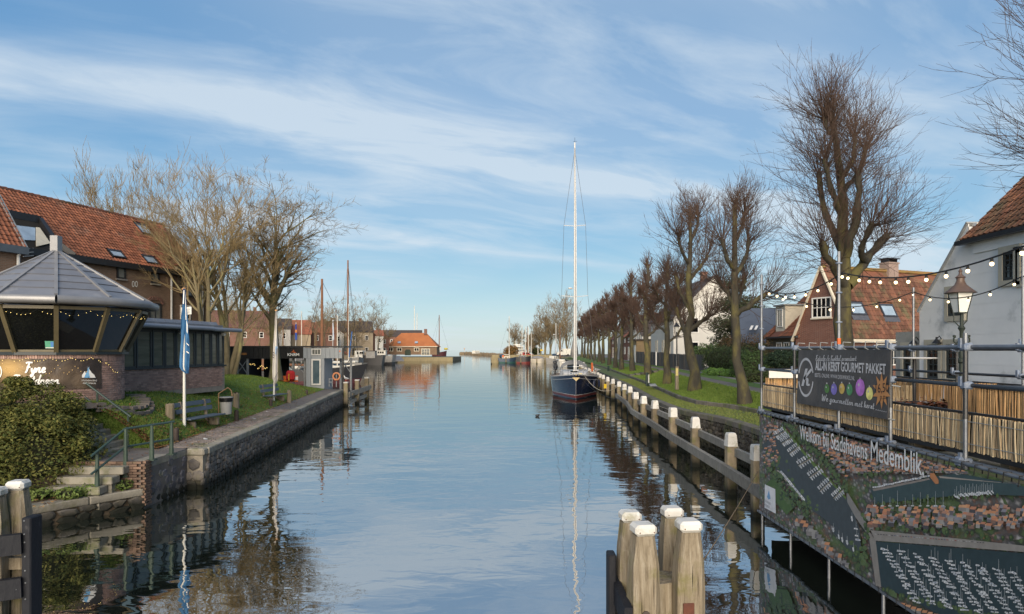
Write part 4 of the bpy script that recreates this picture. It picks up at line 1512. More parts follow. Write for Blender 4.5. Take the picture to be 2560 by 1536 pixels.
def stump(px, py, d, h, r, label, top=None, group=None, name='timber_stump'):
 b = P(px, py, d)
 o = thing(name, b, label, 'post' if name != 'timber_stump' else 'stump', group)
 rg = random.Random(int(px))
 n = 10
 pr_ = [[Vector((r * (1 + rg.uniform(-.12, .12)) * math.cos(6.283 * k / n), r * (1 + rg.uniform(-.12, .12)) * math.sin(6.283 * k / n), 0)) for k in range(n)]]
 mb = MB()
 zs_ = [-.3, 0, h * .5, h * .93, h]
 V = []
 for i, z in enumerate(zs_):
  for p in pr_[0]:
   V.append(b + p * (1.04 if i < 2 else 1.0 if i < 4 else .86) + Vector((0, 0, z + (rg.uniform(-.05, .05) if i == 4 else 0))))
 mb.add(V, [(i * n + k, i * n + (k + 1) % n, (i + 1) * n + (k + 1) % n, (i + 1) * n + k) for i in range(4) for k in range(n)] + [tuple(4 * n + k for k in range(n))])
 mb.build('shaft', m_wood, o)
 if top:
  MB().lathe(b + Vector((0, 0, h - .05)), [(r * .9, 0), (r * .8, .06), (r * .5, .09)], 8).build('char', mat('charred', (.03, .022, .018), None, 8, .9, .6), o)

stump(424.5, 1050, 22.4, .52, .14, 'sawn grey timber stump left of the near flagpole', group='timber stumps in the grass')
stump(590.5, 1009, 29.3, .44, .13, 'short charred timber stump on the slope behind the bin', True, group='timber stumps in the grass')
stump(723, 997, 36.4, .42, .12, 'timber stump just right of the far bench', group='timber stumps in the grass')
m_boll = mat('dark_bollard', (.06, .045, .038), (.04, .03, .026), 4, .7, .4, 12)
for px, py, d, h, lb in ((440, 1105, 20.9, .43, 'dark brown bollard at the foot of the near flagpole'), (591, 1054, 26.9, .46, 'dark brown bollard between the bin and the path'),
      (677, 1019, 33.2, .4, 'dark brown bollard under the white flag'), (767, 988, 42.3, .32, 'small dark bollard on the grass near the boathouse end')):
 b = P(px, py, d)
 o = thing('bollard', b, lb, 'bollard', 'dark bollards along the left path')
 MB().lathe(b - Vector((0, 0, .2)), [(.085, 0), (.085, h + .12), (.075, h + .17), (.04, h + .2)], 10).build('shaft', m_boll, o, smooth=True)
 MB().lathe(b + Vector((0, 0, -.02)), [(.13, 0), (.13, .02), (.09, .04)], 10).build('collar', m_boll, o)
# scraps of paper on the path
for i, (px, py) in enumerate(((512, 1098), (636, 1047), (668, 1030))):
 q = G(px, py, 1.2)
 mb = MB()
 mb.add([q + Vector((rnd.uniform(-.14, .14), rnd.uniform(-.2, .2), rnd.uniform(0, .03))) for _ in range(6)], [(0, 1, 2, 3), (2, 3, 4, 5)])
 mb.build('paper_scrap', m_white, label=('white scrap of litter on the path nearest the steps', 'white scrap of litter on the path beside the bin', 'white scrap of litter on the path before the far bench')[i], cat='litter')

# ================================================================== LEFT: brick warehouse with the long tiled roof
m_tileO = mat('orange_pantile', (.235, .088, .045), (.155, .058, .034), 2.5, .75, .2, 20, rnd=.32, vec='pos', c3=(.15, .085, .06), c3scale=.7, c3lo=.52, c3hi=.7)
m_tileD = mat('worn_pantile', (.18, .07, .04), (.12, .05, .034), 2.0, .8, .25, 20, rnd=.32, vec='pos', c3=(.10, .075, .04), c3scale=.9, c3lo=.5, c3hi=.68)
m_black = mat('black_trim', (.018, .019, .022), (.012, .012, .014), 4, .4, spec=.45)
m_grey = mat('grey_trim', (.30, .31, .31), (.23, .24, .24), 3, .6)
m_skyglass = glass_mat('sky_painted_glass', (.22, .28, .34), .05)  # pale blue base colour stands in for the reflected sky
m_pipe = mat('pale_pipe', (.55, .54, .52), (.45, .44, .42), 4, .5)
m_brickW = brick_mat('brown_brick', (.235, .14, .09), (.17, .10, .066), (.22, .18, .14))
m_brickR = brick_mat('red_brick', (.20, .085, .06), (.145, .06, .045), (.22, .19, .16))
m_curtain = mat('curtained_glass', (.20, .20, .18), (.07, .075, .07), 1.5, .1, spec=.6)

AW = Vector((.27, .963, 0)).normalized()
E1 = Vector((-18.7, 42, 8.5))
NW_ = Vector((AW.y, -AW.x, 0))
LW, WH = 25.0, 3.15
E0 = E1 - AW * LW
wh = thing('brick_warehouse', (-22, 32, 2.4), 'long brown brick warehouse with orange pantile roof, skylights and gable dormer', 'building')
mb = MB()
mb.prism([E1 - Vector((0, 0, 6.4)), E0 - Vector((0, 0, 6.4)), E0 - Vector((0, 0, 6.4)) - NW_ * 6.3, E1 - Vector((0, 0, 6.4)) - NW_ * 6.3], (0, 0, 6.35))
e, r_ = E1.copy(), E1 - NW_ * WH + Vector((0, 0, 3.2))
mb.prism([E1 + Vector((0, 0, -.05)), r_, E1 - NW_ * 2 * WH + Vector((0, 0, -.05))], -AW * .3)
mb.build('wall', m_brickW, wh)
wroof = MB()
ER = E0 - NW_ * WH + Vector((0, 0, 3.2))
wroof.prism([E0, E1 - AW * .25, r_ - AW * .25, ER], NW_.cross(AW) * .04 if NW_.cross(AW).z > 0 else -NW_.cross(AW) * .04)
wroof.prism([E0 - NW_ * 2 * WH, E1 - NW_ * 2 * WH, r_, ER], Vector((0, 0, -.06)))
wroof = wroof.build('roof', m_tileD, wh)
vdir = (r_ - E1).normalized()
SL = (r_ - E1).length
W_w = Wall((E0.x, E0.y), (AW.x, AW.y))
nrm_r = AW.cross(vdir) if AW.cross(vdir).z > 0 else -AW.cross(vdir)

def roof_hit(px, py, p0, ud, vd, nd):
 r = Vector(((px - CX) / F, 1, -(py - HOR) / F))
 c = Vector((0, 0, H))
 t = (p0 - c).dot(nd) / r.dot(nd)
 q = c + r * t - p0
 return q.dot(ud), q.dot(vd)

sky_px = [((339, 592), (373, 559)), ((270, 652), (308, 624)), ((354, 667), (391, 638))]
sky_uv = []
for (l, lo), (r, hi) in sky_px:
 u0, v0 = roof_hit((l + r) / 2 + (r - l) * .28, lo - 4, E0, AW, vdir, nrm_r)
 u1, v1 = roof_hit((l + r) / 2 - (r - l) * .28, hi + 4, E0, AW, vdir, nrm_r)
 um = (u0 + u1) / 2
 sky_uv.append((um - .42, v0, um + .42, v1))
dA, dB, dC = (roof_hit(96, 554, E0, AW, vdir, nrm_r), roof_hit(131, 606, E0, AW, vdir, nrm_r), roof_hit(-10, 538, E0, AW, vdir, nrm_r))

def in_roof(u, v):
 for a, b, c, d in sky_uv:
  if a - .1 < u < c + .1 and b - .1 < v < d + .1:
   return False
 if u < dA[0] + .1 and v < dA[1] + .1:
  return False
 if abs(u - dorm_u) < .75 and v < 1.0:
  return False
 return True

dorm_u = W_w.uv(463, 700)[0]
tiles(wroof, E0 + nrm_r * .045 + vdir * .05, AW, vdir, LW - .3, SL - .05, m_tileO, .21, .245, inside=in_roof, seed=3)
mb = MB()
for i in range(72):
 a = ER + AW * (i * .345)
 mb.tube([a + Vector((0, 0, .03)), a + AW * .33 + Vector((0, 0, .05))], [.11, .125], 7)
rt = mb.build('ridge_tile', m_tileD, wroof)
rt['kind'] = 'stuff'
for (u0, v0, u1, v1) in sky_uv:
 f = lambda u, v, o: E0 + AW * u + vdir * v + nrm_r * o
 m = MB()
 for a in ((u0, v0, u1, v0 + .07), (u0, v1 - .12, u1, v1), (u0, v0 + .07, u0 + .06, v1 - .12), (u1 - .06, v0 + .07, u1, v1 - .12)):
  m.prism([f(a[0], a[1], .04), f(a[2], a[1], .04), f(a[2], a[3], .04), f(a[0], a[3], .04)], nrm_r * .1)
 sk = m.build('skylight', m_black, wroof)
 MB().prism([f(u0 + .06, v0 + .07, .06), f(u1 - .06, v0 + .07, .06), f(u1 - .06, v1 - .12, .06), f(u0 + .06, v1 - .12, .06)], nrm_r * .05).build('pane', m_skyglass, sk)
# gutter board, gable coping
MB().bar(E0 + NW_ * .14 - Vector((0, 0, .1)), E1 + NW_ * .14 - Vector((0, 0, .1)), .3, .3).build('gutter_board', m_black, wh)
MB().bar(E1 + Vector((0, 0, .06)) + NW_ * .1, r_ + Vector((0, 0, .12)), .32, .14).bar(r_ + Vector((0, 0, .12)), E1 - NW_ * 2 * WH, .32, .14).build('gable_coping', m_grey, wroof)
MB().box(E1 + Vector((0, 0, -.25)) + NW_ * .06, (.5, .4, .5), math.atan2(AW.y, AW.x)).build('corner_box', m_black, wh)

def wpx(W, l, t, r, b):
 u0, z1 = W.uv(l, t)
 u1, z0 = W.uv(r, b)
 return (u0, z0, u1, z1)

window(wh, W_w, wpx(W_w, 291, 667, 313, 699), m_black, m_curtain, fw=.08, sill=m_stoneL)
window(wh, W_w, wpx(W_w, 377, 680, 397, 711), m_black, m_curtain, fw=.08, sill=m_cope)
window(wh, W_w, wpx(W_w, 372, 757, 402, 800), m_black, m_curtain, 2, fw=.07)
window(wh, W_w, wpx(W_w, 450, 762, 475, 800), m_white, m_dkglass, fw=.06)
# arch brick over the low window
u0, z0, u1, z1 = wpx(W_w, 372, 757, 402, 800)
mb = MB()
for i in range(9):
 a = math.pi * (i + .5) / 9
 um, R = (u0 + u1) / 2, (u1 - u0) / 2 + .08
 q = W_w.pt(um + R * math.cos(a), z1 + .28 * math.sin(a), .02)
 mb.box(q, (.12, .12, .2), math.atan2(AW.y, AW.x))
mb.build('brick_arch', m_brickR, wh)
# gable dormer with tall glass door
du, dz0 = W_w.uv(463, 742)
dz1 = W_w.uv(463, 669)[1]
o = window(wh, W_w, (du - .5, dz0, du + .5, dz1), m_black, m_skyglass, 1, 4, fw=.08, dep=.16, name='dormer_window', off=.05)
mb = MB()
q = [W_w.pt(du - .62, dz1, .0), W_w.pt(du + .62, dz1, .0), W_w.pt(du + .62, dz1 - 1.0, .0), W_w.pt(du - .62, dz1 - 1.0, .0)]
mb.prism(q, -W_w.n * 1.6)
mb.build('dormer_cheek', m_cream, wh)
mb = MB()
a, b, c = W_w.pt(du - .82, dz1 + .02, .4), W_w.pt(du, dz1 + .62, .4), W_w.pt(du + .82, dz1 + .02, .4)
for p, q in ((a, b), (b, c)):
 mb.prism([p, q, q - W_w.n * 2.0, p - W_w.n * 2.0], (0, 0, .09))
mb.build('dormer_roof', m_tileD, wh)
mb = MB()
mb.bar(a + W_w.n * .03 - Vector((0, 0, .03)), b + W_w.n * .03 - Vector((0, 0, .03)), .06, .14).bar(b + W_w.n * .03 - Vector((0, 0, .03)), c + W_w.n * .03 - Vector((0, 0, .03)), .06, .14)
mb.prism([W_w.pt(du - .6, dz1 + .04, .3), W_w.pt(du + .6, dz1 + .04, .3), W_w.pt(du, dz1 + .5, .3)], -W_w.n * .1)
mb.build('dormer_gable', m_black, wh)
for px in (425, 503):
 u, z = W_w.uv(px, 690)
 MB().tube([W_w.pt(u, 8.2, .1), W_w.pt(u, 4.2, .1)], .055, 8).build('drain_pipe', m_pipe, wh)
p0, p1 = W_w.hit(328, 718, .04), W_w.hit(342, 718, .04)
text(wh, 'year_digits', '00', p0, p1 - p0, (0, 0, 1), .34, m_white, (p1 - p0).length * 1.05)
# cut-in loft balcony in the roof on the left: black frame, glass, pale cheek
f = lambda u, v, o: E0 + AW * u + vdir * v + nrm_r * o
uA, vA = dA
mb = MB()
mb.bar(f(0, vA, .1), f(uA, vA, .1), .22, .34).bar(f(uA, vA, .1), f(dB[0], dB[1], .1), .2, .3).bar(f(dB[0], dB[1], .1), f(dB[0] + .5, -.1, .1), .2, .3)
lo = mb.build('loft_frame', m_black, wh)
mb = MB()
back = -NW_ * .55
mb.prism([f(0, 0, .02), f(uA + .3, 0, .02), f(uA + .3, vA, .02), f(0, vA, .02)], nrm_r * .03)
mb.build('loft_shade_sheet', mat('dark_inside', (.02, .018, .015), None, 2, .9), lo)  # flat dark sheet painted as the shaded inside of the recess
glu = [W_w.uv(18, 600)[0], W_w.uv(36, 600)[0], W_w.uv(85, 600)[0]]
for i, (a, b, tpp, bpp) in enumerate(((14, 34, 563, 600), (36, 86, 567, 603))):
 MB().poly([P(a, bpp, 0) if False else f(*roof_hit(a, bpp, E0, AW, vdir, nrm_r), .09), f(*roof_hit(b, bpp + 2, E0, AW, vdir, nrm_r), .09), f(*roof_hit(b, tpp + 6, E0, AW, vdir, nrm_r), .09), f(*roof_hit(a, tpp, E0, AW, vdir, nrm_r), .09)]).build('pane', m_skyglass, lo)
rh = lambda a, b, o=.1: f(*roof_hit(a, b, E0, AW, vdir, nrm_r), o)
MB().prism([rh(87, 573), rh(87, 621), rh(123, 613), rh(96, 574)], nrm_r * .02).build('loft_cheek', m_cream, lo)
for y in (632, 641, 650):
 MB().tube([rh(52, y, .2), rh(78, y - 2, .2)], .02, 5).build('balcony_rail', m_grey, lo)

# brick annex in front of it on the far left
an = thing('brick_annex', (-22.5, 26, 2.4), 'brown brick annex with steep tiled roof and white downpipe at the left edge', 'building')
AX = Wall((P(50, 640, 27).x, P(50, 640, 27).y), (-AW.x, -AW.y))
zE = H + (HOR - 620) / F * 27
mb = MB()
mb.prism([AX.pt(0, 2.3), AX.pt(9, 2.3), AX.pt(9, 2.3, -5), AX.pt(0, 2.3, -5)], (0, 0, zE - 2.32))
mb.build('wall', m_brickW, an)
mb = MB()
q0, q1 = AX.pt(-.1, zE, .15), AX.pt(9, zE, .15)
up_ = Vector((-AX.n.x, -AX.n.y, 1.5)).normalized()
mb.prism([q0, q1, q1 + up_ * 3.2, q0 + up_ * 3.2 + AX.a * .0], Vector((0, 0, -.08)))
ar = mb.build('roof', m_tileD, an)
tiles(ar, q0 + Vector((0, 0, .02)), AX.a, up_, 6, 3.2, m_tileO, .21, .245, seed=8, most=200)
MB().bar(q0, q0 + up_ * 3.25, .16, .12).build('verge_board', m_grey, an)
MB().bar(AX.pt(-.15, zE - .12, .18), AX.pt(9, zE - .12, .18), .2, .3).build('gutter_board', mat('lead_gutter', (.10, .12, .14), None, 3, .5), an)
u = AX.uv(41, 640)[0]
MB().tube([AX.pt(u - .05, zE - .1, .2), AX.pt(u, zE - .35, .1), AX.pt(u, 2.6, .1)], .06, 8).build('drain_pipe', m_pipe, an)

# notice board before the warehouse
nb_ = thing('notice_board', P(467, 800, 36), 'white notice board on posts in front of the brick warehouse', 'sign')
a, b = P(453, 788, 36), P(478.5, 767, 36)
MB().prism([P(453, 788, 36), P(478.5, 786, 36), P(478.5, 767, 36), P(453, 769, 36)], (0, .04, 0)).build('board', m_white, nb_)
mb = MB()
for k, y in enumerate((772.5, 776.5, 780, 783)):
 mb.poly([P(456, y + 1, 35.97), P(474 - 3 * (k % 2), y + 1, 35.97), P(474 - 3 * (k % 2), y, 35.97), P(456, y, 35.97)])
mb.build('print', m_grey, nb_)
for px in (457, 474):
 MB().tube([P(px, 787, 36.06), P(px, 835, 36.06)], .03, 6).build('post', m_wood, nb_)

# ================================================================== lifeboat boathouse
BH = Wall((-20.9, 49.0), (1, 0))
bh = thing('boathouse', (-16.5, 51, 1.1), 'open steel lifeboat boathouse, black cladding left and grey cladding right', 'building')
m_clad = mat('black_cladding', (.012, .012, .013), (.008, .008, .009), 3, .5, .2, 9, spec=.4, stretch=(6, 1, .3))
m_cladg = mat('grey_cladding', (.33, .35, .37), (.27, .29, .31), 3, .55, .2, 9, stretch=(6, 1, .3))
m_steel = mat('galvanised_steel', (.30, .31, .32), (.22, .23, .24), 4, .45, metal=.3)
ub = lambda px: (px - CX) / F * 49 + 20.9
zb = lambda py: H - (py - HOR) / F * 49

def clad(parent, u0, u1, z0, z1, m, step=.30, th=.06, off=0.0):
 n = max(1, int(round((u1 - u0) / step)))
 for i in range(n):
  a, b = u0 + (u1 - u0) * i / n + .008, u0 + (u1 - u0) * (i + 1) / n - .008
  MB().prism([BH.pt(a, z0, off), BH.pt(b, z0, off), BH.pt(b, z1, off), BH.pt(a, z1, off)], BH.n * th).build('cladding_board', m, parent)

uM, uR, uL = ub(758), ub(858), ub(590)
MB().prism([BH.pt(uL, zb(895), -.02), BH.pt(uM, zb(895), -.02), BH.pt(uM, zb(869.5), -.02), BH.pt(uL, zb(869.5), -.02)], -BH.n * .12).prism([BH.pt(ub(562), .9, -.02), BH.pt(uL, .9, -.02), BH.pt(uL, zb(866), -.02), BH.pt(ub(569), zb(866), -.02)], -BH.n * 5).build('black_beam', m_clad, bh)
clad(bh, uL, uM, zb(897), zb(869), m_clad, .32)
MB().prism([BH.pt(uM, zb(895), -.02), BH.pt(uR, zb(895), -.02), BH.pt(uR, zb(870.5), -.02), BH.pt(uM, zb(870.5), -.02)], -BH.n * .12).build('grey_beam', m_cladg, bh)
clad(bh, uM + .01, ub(778), zb(896), zb(870), m_cladg, .3)
clad(bh, ub(803.5), uR, zb(896), zb(870), m_cladg, .3)
clad(bh, ub(765.5), ub(777.5), zb(972), zb(896.5), m_cladg, .3)
clad(bh, ub(803.5), ub(811), zb(972), zb(896.5), m_cladg, .3)
MB().prism([BH.pt(ub(765.5), .9, -.03), BH.pt(ub(811), .9, -.03), BH.pt(ub(811), zb(870), -.03), BH.pt(ub(765.5), zb(870), -.03)], -BH.n * 2.2).build('cabin_wall', m_cladg, bh)
window(bh, BH, (ub(779), zb(888), ub(803), zb(872.5)), m_white, m_curtain, 3, 1, fw=.06, bw=.03)
window(bh, BH, (ub(779), zb(963), ub(802.5), zb(898)), m_white, glass_mat('blue_glass', (.05, .085, .105), .06, (.11, .15, .17)), 1, 1, fw=.1, name='door')
MB().prism([BH.pt(ub(592), zb(868.5), .1), BH.pt(uR + .1, zb(869), .1), BH.pt(uR + .1, zb(869), -6), BH.pt(ub(592), zb(868.5), -6)], (0, 0, .1)).build('roof_edge', m_black, bh)
# steel frames with crossed braces
for (a, b, d_) in ((592, 618, 0), (728, 757, -.4), (829, 856, -2.5)):
 for px in (a, b):
  MB().bar(BH.pt(ub(px), .9, d_ - .1), BH.pt(ub(px), zb(896), d_ - .1), .14, .14, up=(0, 1, 0)).build('steel_post', m_steel, bh)
 z0, z1 = zb(935), zb(898)
 MB().tube([BH.pt(ub(a), z0, d_ - .08), BH.pt(ub(b), z1, d_ - .08)], .035, 6).build('brace', m_steel, bh)
 MB().tube([BH.pt(ub(b), z0, d_ - .02), BH.pt(ub(a), z1, d_ - .02)], .035, 6).build('brace', m_steel, bh)
MB().bar(BH.pt(ub(858), .6, .05), BH.pt(ub(858), zb(870), .05), .12, .12, up=(0, 1, 0)).build('corner_post', m_black, bh)
MB().prism([BH.pt(uL, .9, -5.5), BH.pt(ub(660), .9, -5.5), BH.pt(ub(660), zb(870), -5.5), BH.pt(uL, zb(870), -5.5)], -BH.n * .1).build('back_wall', m_clad, bh)
p0, p1 = BH.hit(719.5, 890, .08), BH.hit(749, 890, .08)
text(bh, 'lettering', 'KNRM', p0, (1, 0, 0), (0, 0, 1), .19, m_print, (p1 - p0).length, bold=.035)
m_logo = mat('orange_print', (.75, .16, .03), None, 3, .6)
hb = lambda a, b: BH.hit(a, b, .075)
MB().poly([hb(727, 882), hb(732, 878.5), hb(737.5, 880.5), hb(742, 882), hb(737, 882.8), hb(732, 880.6)]).poly([hb(732, 878), hb(735, 874.5), hb(736.8, 879)]).build('emblem', m_logo, bh)
MB().poly([hb(848, 880), hb(850, 875), hb(852.5, 880)]).build('emblem', m_logo, bh)
p0 = BH.hit(846.5, 886, .08)
text(bh, 'lettering', 'KNRM', p0, (1, 0, 0), (0, 0, 1), .06, mat('pale_print', (.45, .46, .47), None, 3, .6), .2)
MB().prism([hb(597, 887.5), hb(618, 887.5), hb(618.5, 885), hb(617, 882.5), hb(598, 882.5), hb(596.5, 885)], (0, -.03, 0)).build('name_board', mat('orange_wood', (.40, .17, .05), None, 6, .6), bh)
fairy('string of tiny warm lights in the dark bay of the boathouse', [BH.pt(ub(605 + k * 3.4), zb(905 + 14 * min(1, k / 6) + 4 * math.sin(k * 1.1)), -1.2) for k in range(16)], .022)
# deck and things by it
MB().box((-14.2, 49.8, .78), (5.6, 1.7, .14)).build('deck', m_wood, bh)
lb_ = thing('life_ring', (-13.2, 48.7, 1.8), 'orange life ring hanging on the open end of the boathouse', 'life ring')
mb = MB()
c = P(841, 941.5, 48.6)
mb.tube([c + Vector((.24 * math.cos(t), 0, .24 * math.sin(t))) for t in np.linspace(0, 6.283, 25)], .065, 8, caps=False)
mb.build('ring', mat('orange_ring', (.6, .25, .12), (.5, .2, .1), 4, .6), lb_, smooth=True)
MB().tube([P(841, 935, 48.7), P(841, 968, 48.7)], .035, 6).build('stand', m_steel, lb_)
mb = MB()
for px in (823, 831):
 mb.tube([P(px, 967, 48.5), P(px, 946, 48.5)], .03, 6)
for py in (948, 956):
 mb.tube([P(823, py, 48.5), P(831, py, 48.5)], .025, 6)
mb.build('ladder_rail', m_steel, None, label='small steel ladder rail beside the life ring at the boathouse', cat='ladder')
rc = thing('rescue_cabinet', P(727, 940, 47.6), 'bright red rescue equipment cabinet with yellow strap at the boathouse', 'cabinet')
a, b = P(716, 952, 47.6), P(737, 927, 47.6)
MB().bbox((a + b) / 2, (b.x - a.x, .4, b.z - a.z), .12).build('body', mat('rescue_red', (.55, .03, .03), (.45, .025, .025), 3, .5), rc)
MB().box(((a + b) / 2) + Vector((-.05, -.22, -.1)), (.07, .04, b.z - a.z - .25)).build('strap', mat('yellow_strap', (.7, .4, .04), None, 3, .5), rc)
sb_ = thing('warning_sign', P(735, 950, 47.9), 'white and orange warning board low beside the red cabinet', 'sign')
a, b = P(700, 955, 47.9), P(745, 940, 47.9)
MB().box((a + b) / 2, (b.x - a.x, .05, b.z - a.z)).build('board', m_logo, sb_)
p = P(737, 951, 47.85)
text(sb_, 'print', 'LET OP', p, (1, 0, 0), (0, 0, 1), .1, m_print, .24) if False else MB().poly([P(736, 951, 47.85), P(745, 951, 47.85), P(745, 942, 47.85), P(736, 942, 47.85)]).build('panel', m_print, sb_)

# ================================================================== generic boats
def hull_mesh(o, x, y, L, B, D, ang_, m, m2=None, sheer=.35, raked=.12, stern=.75, z0=-.15, deckm=None, name='hull', tumble=.86):
 """boat hull; bow at +x of its own axis, heading ang_"""
 R = Matrix.Rotation(ang_, 3, 'Z')
 ts = np.linspace(0, 1, 11)
 prof = []
 for t in ts:                      # 0 stern, 1 bow
  hb_ = B / 2 * (stern + (1 - stern) * math.sin(min(1, t / .55) * math.pi / 2)) if t < .55 else B / 2 * math.cos(((t - .55) / .45) ** 1.5 * math.pi / 2 * .985)
  zt = D + sheer * (2 * abs(t - .4)) ** 2 * (.5 if t < .4 else .7)
  prof.append((t, hb_, zt))
 mb = MB()
 V = []
 lv = (0, .25, .3, 1.0)
 for t, hb_, zt in prof:
  for sgn in (-1, 1):
   for l in lv:
    wd_ = hb_ * (tumble + (1 - tumble) * l)
    xx = (t - .5) * L * (1 - raked * (1 - l) * 1.0)
    V.append(Vector((x, y, 0)) + R @ Vector((xx, sgn * wd_, z0 + (zt - z0) * l)))
 n = len(lv)
 fs = []
 for i in range(len(prof) - 1):
  for s_ in (0, 1):
   for k in range(n - 1):
    a = i * 2 * n + s_ * n + k
    b = a + 2 * n
    fs.append((a, b, b + 1, a + 1) if s_ == 0 else (a, a + 1, b + 1, b))
 fs.append((0, 1, n + 1, n)); fs.append((1, 2, n + 2, n + 1)); fs.append((2, 3, n + 3, n + 2))
 mb.cur = 0
 mb.add(V, fs)
 if m2:
  for i, f_ in enumerate(mb.f):
   zc_ = max(mb.v[k][2] for k in f_)
   mb.mi[i] = 1 if zc_ < z0 + D * .5 else 0
 hl = mb.build(name, [m, m2] if m2 else m, o, smooth=True)
 dk = MB()
 Vd = []
 for t, hb_, zt in prof:
  for sgn in (-1, 1):
   Vd.append(Vector((x, y, 0)) + R @ Vector(((t - .5) * L, sgn * hb_ * .97, zt - .06)))
 dk.add(Vd, [(2 * i, 2 * i + 2, 2 * i + 3, 2 * i + 1) for i in range(len(prof) - 1)])
 dk.build('deck', deckm or m_wood, o)
 return lambda a, b, c: Vector((x, y, 0)) + R @ Vector((a, b, c))

def mast(o, f, a, h, r, m, b=0.0, boom=None, stays=True, z=1.0, spread=(), name='mast'):
 q0, q1 = f(a, b, z), f(a, b, h)
 mo_ = MB().tube([q0, q1], [r, r * .65], 8).build(name, m, o, smooth=True)
 mb = MB()
 if stays:
  for (aa, bb, zz) in stays:
   mb.tube([f(a, b, h * .98), f(aa, bb, zz)], max(.010, r * .12), 3)
  mb.build('rigging', m_wire, o)
 if boom:
  MB().tube([f(a, b, z + 1.1), f(boom, b, z + 1.3)], r * .75, 6).build('boom', m, o)
 return mo_

m_mastw = mat('pale_mast', (.62, .58, .5), (.5, .46, .4), 2, .4)
m_mastb = mat('varnished_mast', (.22, .10, .05), (.15, .07, .035), 3, .5)
m_hgrey = mat('grey_hull', (.30, .29, .27), (.22, .21, .2), 2, .6)
m_hdark = mat('dark_hull', (.02, .02, .024), (.03, .028, .026), 3, .45, spec=.5)
m_hblue = mat('deep_blue_hull', (.02, .04, .07), (.03, .05, .08), 3, .35, spec=.5)
m_hcream = mat('cream_hull', (.58, .52, .42), (.5, .44, .36), 2, .5)
m_red = mat('signal_red', (.40, .035, .028), (.32, .03, .025), 3, .45)
m_plum = mat('plum_hull', (.10, .03, .035), (.07, .025, .03), 3, .5)
m_cover = mat('grey_cover', (.22, .22, .23), (.16, .16, .17), 4, .85, .4, 12)
m_wheel = mat('wheelhouse_white', (.66, .64, .58), (.55, .53, .48), 3, .5)

def at_px(px, d):
 return (px - CX) / F * d

# old sailing ship left of the barge
o = thing('sailing_ship', (at_px(878, 152), 152, 0), 'old grey wooden sailing ship with very tall brown mast beyond the boathouse', 'boat')
f = hull_mesh(o, at_px(876, 158), 158, 20, 4.6, 1.5, -1.15, m_hgrey, None, .9)
mast(o, f, -3, 25, .26, m_mastb, boom=-9, stays=[(9.4, 0, 2), (-5, 2.2, 1.5), (-5, -2.2, 1.5), (-2, 2.2, 1.5), (-9.5, 0, 3)])
MB().bbox(f(-4, 0, 2.0), (4.5, 2.6, 1.2), .1, -1.15).build('deckhouse', m_wood, o)
MB().tube([f(-3.3, 0, 3.0), f(-8.5, 0, 3.3)], .32, 7).build('furled_sail', mat('brown_sail', (.20, .09, .06), (.14, .07, .05), 3, .8), o)
MB().tube([f(3.5, -1, 2), f(4.5, -.5, 8)], .14, 6).build('blue_roll', mat('tarp_blue', (.05, .15, .4), None, 3, .7), o)
for q in (-1, 1):
 MB().prism([f(-2, q * 2.35, .4), f(.5, q * 2.35, .3), f(1, q * 2.35, 1.4), f(-1.8, q * 2.35, 2.2)], f(0, .15, 0) - f(0, 0, 0)).build('leeboard', m_wood, o)
# second ship behind the boathouse: only its masts show
o = thing('sailing_ship', (at_px(776, 95), 95, 0), 'dark sailing ship behind the boathouse with brown mast and black hull', 'boat')
f = hull_mesh(o, at_px(735, 80), 80, 17, 4.4, 1.5, .12, m_hdark, m_plum, .8)
mast(o, f, 3.2, 12.3, .2, m_mastb, boom=-4, stays=[(8, 0, 2), (1, 2, 1.5), (1, -2, 1.5)])
mast(o, f, -2.6, 10.4, .15, m_mastb, stays=[(-5, 1.6, 1.5), (-5, -1.6, 1.5)])
MB().bbox(f(-4, 0, 2.2), (3.5, 2.4, 1.3), .1, .12).build('deckhouse', m_mastb, o)
MB().tube([f(2.8, 0, 2.8), f(-3.6, 0, 3.1)], .25, 7).build('furled_sail', m_cover, o)
# pale leaning mast further right, a yacht
o = thing('moored_yacht', (at_px(846, 120), 120, 0), 'white yacht with raking pale mast and small violet pennant', 'boat')
f = hull_mesh(o, at_px(838, 120), 120, 9, 2.8, 1.1, -.5, m_wheel, None, .3)
mast(o, f, .5, 10, .1, m_mastw, stays=[(4.3, 0, 1.2), (-4.3, 0, 1.2)])
# slim yachts lying behind the boathouse: mostly their masts show
for i, (px, d, top, lb) in enumerate(((704, 92, 806, 'slim yacht behind the black boathouse beam, mast left of the blue flag'), (752, 104, 778, 'slim yacht behind the boathouse with thin mast right of the blue flag'), (790, 110, 800, 'slim yacht behind the grey boathouse cabin with leaning mast'),
  (806, 128, 786, 'slim yacht with thin mast left of the white and pale blue flag'), (842, 140, 772, 'slim yacht with thin mast just left of the tall brown mast'), (874, 146, 760, 'slim yacht with thin mast just right of the tall brown mast'))):
 o = thing('moored_yacht', (at_px(px, d), d, 0), lb, 'boat')
 f = hull_mesh(o, at_px(px, d), d, 8, 2.5, 1.1, 1.2 + .3 * i, (m_wheel, m_hblue, m_hgrey)[i % 3], None, .3)
 mast(o, f, .3, H + (HOR - top) / F * d, .075, m_mastw if i % 2 else m_mastb, stays=[(3.8, 0, 1.2), (-3.8, 0, 1.2), (0, 1.1, 1.1), (0, -1.1, 1.1)], boom=-2.8, z=1.1)
 MB().bbox(f(-.4, 0, 1.35), (3, 1.4, .5), .15, 1.2 + .3 * i).build('cabin', m_wheel, o)
